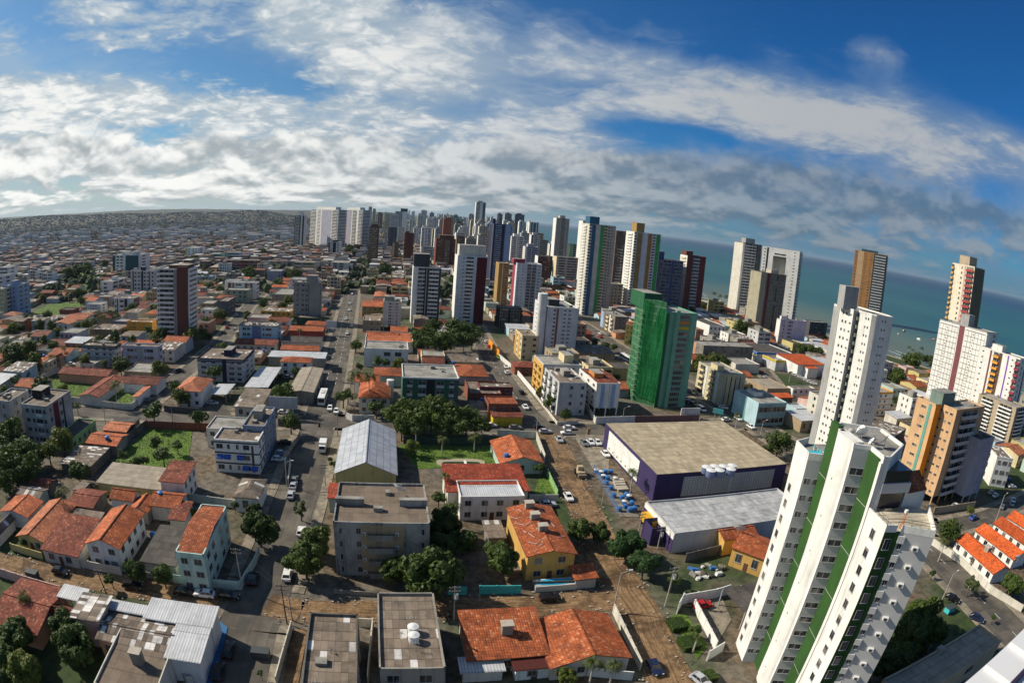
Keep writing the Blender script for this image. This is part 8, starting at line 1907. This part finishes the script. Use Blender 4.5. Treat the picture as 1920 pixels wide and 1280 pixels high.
    b = MB(); a, c = L((49.0, 57.2)), L((54.4, 63)); b.box(a[0], c[0], a[1], c[1], 39.9, 41.3, GR, bot=True); b.box(a[0] + .3, c[0] - .3, a[1] + .3, c[1] - .3, 41.3, 43.0, GL); b.obj('penthouse_slab', root)
    b = MB(); a = L((54.8, 57.4)); t_ = roof_mat('tile')
    b.face([(a[0] - .2, a[1], 39.6), (a[0] + 4.4, a[1] + .9, 39.6), (a[0] + 4.4, a[1] + 4.0, 41.4), (a[0] - .2, a[1] + 3.1, 41.4)], t_); b.face([(a[0] + 4.4, a[1] + 7.1, 39.6), (a[0] - .2, a[1] + 6.2, 39.6), (a[0] - .2, a[1] + 3.1, 41.4), (a[0] + 4.4, a[1] + 4.0, 41.4)], t_); b.box(a[0], a[0] + 4.2, a[1] + .9, a[1] + 6.2, 36, 39.6, W); b.obj('tiled_penthouse', root)
    for k, (x, y, r) in enumerate(((47.6, 66, .55), (48.6, 64.5, .9), (50, 63.2, .6), (50.8, 61.5, .95), (48.7, 61.9, .6), (49.4, 66, .8))): dish(x, y, 44.6, r, 150 + k * 23, 55, 'satellite dish of the cluster on the green finned tower roof', 'dishes on the green finned tower')
white_tower()

# roof ledge the picture was taken from, its building below
b = MB(); b.box(0, 16, -16, 0, 0, 64.0, wall_mat('white')); o = b.obj('rooftop_building'); o.location = (1.7, 1.55, 0); o.rotation_euler = (0, 0, R(17)); tag(o, 'white building whose ribbed roof ledge juts in at the picture corner', 'building')
led = plain('ledge_white', (.62, .62, .62), .55); b = MB()
b.box(-.15, 16, -16, .12, 64.0, 64.92, led)
for k in range(28): b.box(-.12 + k * .58, .26 + k * .58, -3.0, .10, 64.92, 64.975, led)
b.obj('roof_ledge', o)
b = MB(); b.tube((-.2, -.28, 65.02), (16, -.34, 65.03), .03, plain('cable_purple', (.03, .02, .05)), 6); b.obj('cable', o)

# pools, billboards, store yard, boats
def simple(kind, cat, lb, loc, rot, parts, group=None):
    e = link(kind, None); e.location = loc; e.rotation_euler = (0, 0, R(rot)); tag(e, lb, cat, group)
    for nm, b in parts: b.obj(nm, e)
    return e
def ell(b, rx, ry, z0, z1, m, n=28, kid=0.):
    P = [(rx * math.cos(2 * math.pi * i / n), ry * math.sin(2 * math.pi * i / n) + kid * math.cos(2 * math.pi * i / n) ** 2, 0) for i in range(n)]
    b.prism([(p[0], p[1]) for p in P], z0, z1, m)
x, y = SPOT['pool']; b = MB(); b.box(-4.2, 4.2, -1.3, 1.3, -1.0, .35, plain('pool_rim', (.45, .45, .42))); c = MB(); ell(c, 4.0, 1.05, .3, .40, plain('pool_blue', (.02, .36, .58), .08))
simple('swimming_pool', 'pool', 'bright blue long pool in front of the yellow house', (x, y, 1.0), 12.5, [('basin', b), ('water', c)])
x, y = SPOT['kidney']; b = MB(); ell(b, 7.0, 4.0, 0, .22, plain('stone_deck', (.34, .29, .20), .9), 30, 1.5); c = MB(); ell(c, 5.4, 1.7, .2, .27, plain('pool_green', (.02, .055, .03), .08), 30, .9); d = MB(); d.box(.9, 1.5, -1.8, 1.9, .25, .6, wall_mat('white'))
simple('swimming_pool', 'pool', 'kidney shaped green pool with stone deck behind the long red roof', (x, y, .06), 12.5, [('deck', b), ('water', c), ('footbridge', d)])
def billboard(lb, loc, rot, w, h, z, col, n=3):
    b = MB(); b.box(-w / 2, w / 2, -.12, .12, z, z + h, wall_mat(col)); supports = []
    for k in range(n): xx = -w / 2 + (k + .5) * w / n; c = MB(); c.tube((xx, .15, 0), (xx, .15, z + h * .8), .12, MATS['frame_light']); supports.append(('support', c))
    d = MB()
    for k in range(9): d.box(-w / 2 + k * w / 9, -w / 2 + k * w / 9 + .06, -.18, -.12, z, z + h, wall_mat('grey'))
    simple('billboard', 'billboard', lb, loc, rot, [('panel', b), ('panel_frame', d)] + supports)
x, y = SPOT['bill1']; billboard('grey ribbed billboard back standing at the junction', (x, y, 0), 12.5, 10, 4.2, 3.2, 'lgrey')
x, y = SPOT['bill2']; billboard('dark flat billboard beside the dashed main road', (x, y, 0), 12.5, 4.2, 2.4, 3.5, 'dgrey', 2)
x, y = SPOT['bill3']; billboard('small white billboard above the road side shops', (x, y, 0), 12.5, 6, 4, 4, 'white', 2)
x, y = SPOT['sitesign']; billboard('white site board on the wall beneath the netted tower', (x, y, 0), 12.5, 8.5, 3.2, 2.0, 'white', 3)
x, y = SPOT['osign']; billboard('small orange sign at the store car park', (x, y, 0), 12.5, 1.2, 2.2, 1.6, 'orange', 1)
x, y = SPOT['gsign']; billboard('green blue road sign over the avenue corner', (x, y, 0), -30, 4.2, 2.0, 4.0, 'turq', 2)
def words(txt, size, col, loc, rx, rz, lb, parent):
    cu = bpy.data.curves.new('lettering', 'FONT'); cu.body = txt; cu.size = size; cu.extrude = .01; cu.align_x = 'CENTER'; cu.materials.append(plain('letters_' + col, PAL[col], .7))
    o = link('lettering', cu, parent); o.location = loc; o.rotation_euler = (R(rx), 0, R(rz)); return o
e = [o for o in COL.objects if o.name.startswith('boundary_wall') and 'painted letters' in o.get('label', '')][0]
pw = [w_ for w_ in WALLS if 'painted letters' in w_[3]][0][0]
for txt, f in (('LOCAL', .36), ('PE 7', .82)):
    px_, py_ = pw[1][0] + (pw[2][0] - pw[1][0]) * f, pw[1][1] + (pw[2][1] - pw[1][1]) * f; a = math.degrees(math.atan2(pw[2][1] - pw[1][1], pw[2][0] - pw[1][0]))
    words(txt, 1.3, 'grey', (px_ + .14 * math.sin(R(a)), py_ - .14 * math.cos(R(a)), .6), 90, a, '', e)
x, y = SPOT['truckbox']; b = MB(); b.box(-1.3, 1.3, -3.4, 2.0, 1.0, 3.6, plain('box_orange', (.62, .33, .02), .6)); c = MB(); c.box(-1.1, 1.1, 2.0, 3.6, .6, 2.6, plain('box_orange', (.62, .33, .02), .6)); wh = []
for xx in (-1.1, 1.1):
    for yy in (-2.2, 2.8): d = MB(); d.tube((xx - .15, yy, .5), (xx + .15, yy, .5), .5, RUB, 12); wh.append(('wheel', d))
simple('box_truck', 'truck', 'orange yellow box truck at the store loading gate', (x, y, .1), 12.5, [('cargo_box', b), ('cab', c)] + wh)
x, y = SPOT['purplebox']; b = MB()
for a in ((-2.2, -2.0, -2.4, 2.4), (2.0, 2.2, -2.4, 2.4), (-2.0, 2.0, 2.2, 2.4)): b.box(*a, 0, 4.6, wall_mat('purple'))
c = MB(); c.box(-2.0, 2.0, -2.4, -2.2, 0, 4.6, wall_mat('purple'))
simple('loading_enclosure', 'enclosure', 'open purple walled enclosure beside the orange truck', (x, y, 0), 12.5, [('wall', b), ('gate', c)])
# blue railing of the store yard
(ax, ay), (bx_, by_) = SPOT['rail0'], SPOT['rail1']; d = Vector((bx_ - ax, by_ - ay, 0)); L = d.length; po = []; c = MB(); n = int(L / 2.4)
for k in range(n + 1): b = MB(); b.tube((k * L / n, 0, 0), (k * L / n, 0, 2.4), .05, plain('rail_blue', (.10, .20, .42)), 5); po.append(('post', b))
for k in range(int(L / .3)): c.tube((k * .3, 0, .1), (k * .3, 0, 2.3), .018, plain('rail_blue', (.10, .20, .42)), 4)
for z in (.2, 1.2, 2.3): c.tube((0, 0, z), (L, 0, z), .03, plain('rail_blue', (.10, .20, .42)), 4)
simple('railing_fence', 'fence', 'blue railing fence round the store tank yard', (ax, ay, .1), math.degrees(math.atan2(d.y, d.x)), [('railing', c)] + po)
for k, (x, y) in enumerate(PALLETS):
    sh = []
    for q in range(5): b = MB(); b.box(-1.6 + q % 2 * .1, 1.6, -.55, .55, q * .16, q * .16 + .12, wall_mat('beige'), bot=True); sh.append(('sheet', b))
    simple('sheet_stack', 'stack', 'stack of pale roofing sheets in the store yard row', (x, y, .1), 12.5, sh, 'sheet stacks in the store yard')
for k, (x, y, s_, c0, lb) in enumerate(BOATS):
    b = MB(); n = 9; H = []
    for i in range(n):
        f = i / (n - 1); wd = 1.1 * math.sin(math.pi * min(1., .25 + f * .75)) ** .8 + .02; H.append((f * 7 - 3.5, wd, .9 + .5 * f * f))
    for i in range(n - 1):
        (x0, w0, z0), (x1, w1, z1) = H[i], H[i + 1]
        for sg in (-1, 1): b.face([(x0, sg * w0 * .6, -.2), (x1, sg * w1 * .6, -.2), (x1, sg * w1, z1), (x0, sg * w0, z0)], plain('boat_' + c0, PAL[c0], .5))
        b.face([(x0, -w0, z0 - .25), (x1, -w1, z1 - .25), (x1, w1, z1 - .25), (x0, w0, z0 - .25)], plain('boat_deck', (.45, .38, .28)))
    c = MB(); c.box(-2, .6, -.7, .7, .7, 2.0, wall_mat('white')); c.box(-2.3, .9, -.9, .9, 2.0, 2.12, wall_mat(c0)); d = MB(); d.tube((.8, 0, .9), (.8, 0, 4.2), .05, BARK, 5)
    e = simple('fishing_boat', 'boat', lb, (x, y, -.25), 20 + k * 37, [('hull', b), ('cabin', c), ('mast', d)]); e.scale = (s_,) * 3
x, y = SPOT['loader']; b = MB(); b.box(-1, 1, -1.6, 1.6, .6, 1.5, plain('loader_tan', (.42, .33, .2))); b.box(-.8, .8, -.2, 1.2, 1.5, 2.7, plain('loader_tan', (.42, .33, .2))); wh = []
for xx in (-1.15, 1.15):
    for yy, r in ((-1.1, .6), (1.2, .8)): c = MB(); c.tube((xx - .2, yy, r), (xx + .2, yy, r), r, RUB, 14); wh.append(('wheel', c))
d = MB(); d.box(-1.2, 1.2, -2.6, -2.0, .4, 1.2, plain('loader_bucket', (.25, .2, .14))); d.tube((-.7, -.8, 1.3), (-.7, -2.1, .9), .1, plain('loader_tan', (.42, .33, .2))); d.tube((.7, -.8, 1.3), (.7, -2.1, .9), .1, plain('loader_tan', (.42, .33, .2)))
simple('wheel_loader', 'loader', 'dusty tan loader working on the dirt road', (x, y, .05), 10, [('body', b), ('bucket', d)] + wh)
for k, (x, y, lb, c0) in enumerate(BINS):
    b = MB(); b.box(-1.5, 1.5, -.8, .8, .2, 1.4, plain('bin_' + c0, PAL[c0], .7)); c = MB(); c.box(-1.55, 1.55, -.85, .85, 1.4, 1.52, plain('bin_lid', (.05, .06, .06)))
    simple('skip_bin', 'skip bin', lb, (x, y, .05), 12.5, [('body', b), ('rim', c)])
JR = random.Random(4)
x, y = SPOT['junk']; 
for k in range(22):
    b = MB(); q = JR.random(); c0 = JR.choice(['white', 'lgrey', 'blue', 'tan', 'conc', 'dconc', 'dgrey'])
    if q < .5: b.cyl(0, 0, JR.uniform(.25, .6), 0, JR.uniform(.3, .8), wall_mat(c0), 12)
    else: b.box(-.8, .8, -.4, .4, 0, JR.uniform(.2, .9), wall_mat(c0))
    o = b.obj('scrap_item'); o.location = (x + JR.uniform(-4, 4.5), y + JR.uniform(-3, 3), .05); o.rotation_euler = (JR.uniform(-.2, .2), JR.uniform(-.2, .2), JR.uniform(0, 3)); tag(o, 'odd piece of scrap lying in the walled junk yard', 'scrap', 'scrap in the junk yard')
# rubble and debris scattered along the dirt streets
b = MB(); RB = random.Random(8)
for nm, pts, hw, dirt in ROADS:
    if not dirt: continue
    for i in range(len(pts) - 1):
        (x0, y0), (x1, y1) = pts[i], pts[i + 1]; L = math.hypot(x1 - x0, y1 - y0)
        for k in range(int(L * 3)):
            f = RB.random(); o = RB.choice((-1, 1)) * hw * RB.uniform(.5, 1.25); nx, ny = -(y1 - y0) / L, (x1 - x0) / L; xx, yy = x0 + (x1 - x0) * f + nx * o, y0 + (y1 - y0) * f + ny * o; s_ = RB.uniform(.06, .22)
            b.box(xx - s_, xx + s_, yy - s_ * .7, yy + s_ * .7, .0, .05 + s_, plain('rubble_%d' % RB.randint(0, 2), RB.choice([(.42, .38, .32), (.25, .2, .15), (.5, .5, .48)]), .9))
tag(b.obj('rubble'), kind='stuff')

# ------------------------------------------------------------------ the dense city between the hand built things
FK = [('tiled_house', 'house', 'tile'), ('tiled_house', 'house', 'tiled'), ('grey_roof_house', 'house', 'asb'), ('grey_roof_house', 'house', 'asbp'), ('concrete_house', 'house', 'conc'), ('metal_roof_shed', 'shed', 'metal'), ('tiled_house', 'house', 'tile3'), ('concrete_house', 'house', 'asbd')]
FC = ['white', 'offwhite', 'cream', 'lgrey', 'tan', 'salmon', 'paleblue', 'conc', 'yellow2', 'brick', 'mint2', 'pinkw']
FL = dict(tiled_house='small tiled house packed in the %s', grey_roof_house='small grey sheet roofed house packed in the %s', concrete_house='plain flat roofed house packed in the %s', metal_roof_shed='pale metal roofed shed packed in the %s')
_fm = {}
def fill_house(ty, x, y, rot, w, d, h, c, zone):
    kind, cat, mat = FK[ty]
    rk = 'flat' if kind == 'concrete_house' else ('sy' if ty in (3, 5) else ('gx' if (int(x * 3) % 3) else ('hip' if ty != 2 else 'gy')))
    house(kind, cat, FL[kind] % zone, x, y, rot, w, d, h, roof=rk, rise=1.5 if ty in (0, 1, 6) else .7, wall=FC[c], mat=mat, win='F' if math.hypot(x, y) < 330 else '', group=kind.replace('_', ' ') + 's in the ' + zone)
for f in FILL: fill_house(*f)
for i, (x, y, rot, w, d, h, n, c, zone) in enumerate(FLATS):
    sp = ['w.08-.2 w.3-.42 w.58-.7 w.8-.92', 'W.05-.45 W.55-.95', 'w.1-.2 b.3-.5:lgrey b.55-.75:lgrey w.82-.92', 'h0-1:grey w.15-.3 w.4-.5 w.6-.7 w.8-.9'][i % 4]
    building('apartment_block', 'apartment block', 'mid height flats standing among the %s' % zone, x, y, rot, w, d, h, n=n, wall=FC[c] if FC[c] not in ('brick',) else 'lgrey', F=sp, L='w.3-.4 w.6-.7', roof=['conc', 'asb'][i % 2], topbox=(.3, .6, .3, .7, 2.2, 'conc'), seed=i, group='flats among the ' + zone)
# far mass of houses and trees
mr = random.Random(77); b = MB(); CM = [plain('far_wall_%d' % i, c, .9) for i, c in enumerate([(.40, .37, .33), (.26, .23, .20), (.34, .27, .19), (.16, .14, .12), (.52, .51, .49)])]; RMt = [plain('far_roof_%d' % i, c, .9) for i, c in enumerate([(.17, .125, .095), (.11, .085, .07), (.21, .075, .04), (.36, .34, .32), (.56, .56, .55), (.075, .065, .055)])]
for x, y, w, d, h, a, ci, ri in MASS():
    T = Matrix.Translation((x, y, 0)) @ Matrix.Rotation(a, 4, 'Z')
    z = HILLZ(x, y)
    b.box(-w / 2, w / 2, -d / 2, d / 2, z - 2 if z > 1 else 0, z + h, CM[ci], top=RMt[ri], T=T)
tag(b.obj('distant_houses'), kind='stuff')
b = MB(); LM = [plain('far_leaf_%d' % i, c, .95) for i, c in enumerate([(.018, .032, .012), (.03, .05, .018), (.045, .065, .025)])]
for x, y, r, h in MASST():
    m_ = LM[int(x * 7 + y) % 3]; z = HILLZ(x, y); n = 6
    for (rr, z0, z1, r2_) in ((r * .7, z + h * .15, z + h * .5, r), (r, z + h * .5, z + h, r * .45)):
        A = [(x + rr * math.cos(6.283 * i / n + x), y + rr * math.sin(6.283 * i / n + x), z0 + math.sin(i * 9 + x) * .5) for i in range(n)]; B_ = [(x + r2_ * math.cos(6.283 * i / n + x), y + r2_ * math.sin(6.283 * i / n + x), z1 + math.sin(i * 5 + y) * .8) for i in range(n)]
        for i in range(n): b.face([A[i], A[(i + 1) % n], B_[(i + 1) % n], B_[i]], m_)
    b.face(B_, m_)
tag(b.obj('distant_trees'), kind='stuff')
for i, (x, y, w, d, h, c) in enumerate(SKYLINE):
    b = MB(); wm = plain('skyline_%d' % c, [(.50, .51, .53), (.38, .40, .43), (.62, .62, .62), (.25, .27, .30), (.42, .36, .30)][c], .9); n = max(3, int(h / 9)); b.box(0, w, 0, d, 0, h, wm)
    for k in range(n):
        for q in range(2): b.box(w * (.08 + q * .48), w * (.44 + q * .48), -.3, 0, (k + .3) * h / n, (k + .8) * h / n, plain('skyline_dark', (.10, .11, .13), .8))
    b.box(w * .3, w * .7, d * .3, d * .7, h, h + 5, wm)
    o = b.obj('distant_tower'); o.location = (x, y, 0); o.rotation_euler = (0, 0, R(12)); tag(o, 'pale tower of the hazy skyline on the far plain', 'tower', 'towers of the hazy skyline')
for i, (x, y, w, d, h, c) in enumerate(MIDTOWERS):
    sp = ['b.05-.4:%s w.5-.6 b.65-.95:%s', 's0-.12:white W.2-.95 s.45-.5:%s', 'w.1-.25 w.35-.5 s.55-.62:%s w.7-.9', 's.0-.2:%s b.3-.7:white w.8-.9', 'W.05-.95 h0-1:%s'][i % 5]
    building('apartment_tower', 'tower', 'mid height tower in the crowd of high rises inland of the sea', x, y, 12.5, w, d, h, n=max(6, int(h / 2.9)), wall=c, F=sp.replace('%s', ['white', 'lgrey', 'dgrey', 'slate', c][i % 5]), L='s0-1:%s w.4-.6' % ['white', 'offwhite', c][i % 3], roof='conc', topbox=(.2, .7, .2, .8, 4, c), seed=i, group='towers of the high rise crowd')
# ------------------------------------------------------------------ the air
HZ = HAZE_DENSITY
if HZ:
    mt = bpy.data.materials.new('haze'); mt.use_nodes = True; t = NT(mt.node_tree)
    v = t.new('ShaderNodeVolumePrincipled', {'Color': (.62, .74, .86, 1), 'Density': HZ, 'Anisotropy': .25}); t.l.new(v.outputs[0], t.new('ShaderNodeOutputMaterial').inputs[1])
    b = MB(); b.box(-15000, 22000, -2500, 26000, -3, 130, plain('tmp', (1, 1, 1)), bot=True); b.mats = [mt]; o = b.obj('haze'); tag(o, kind='stuff'); o.display_type = 'WIRE'
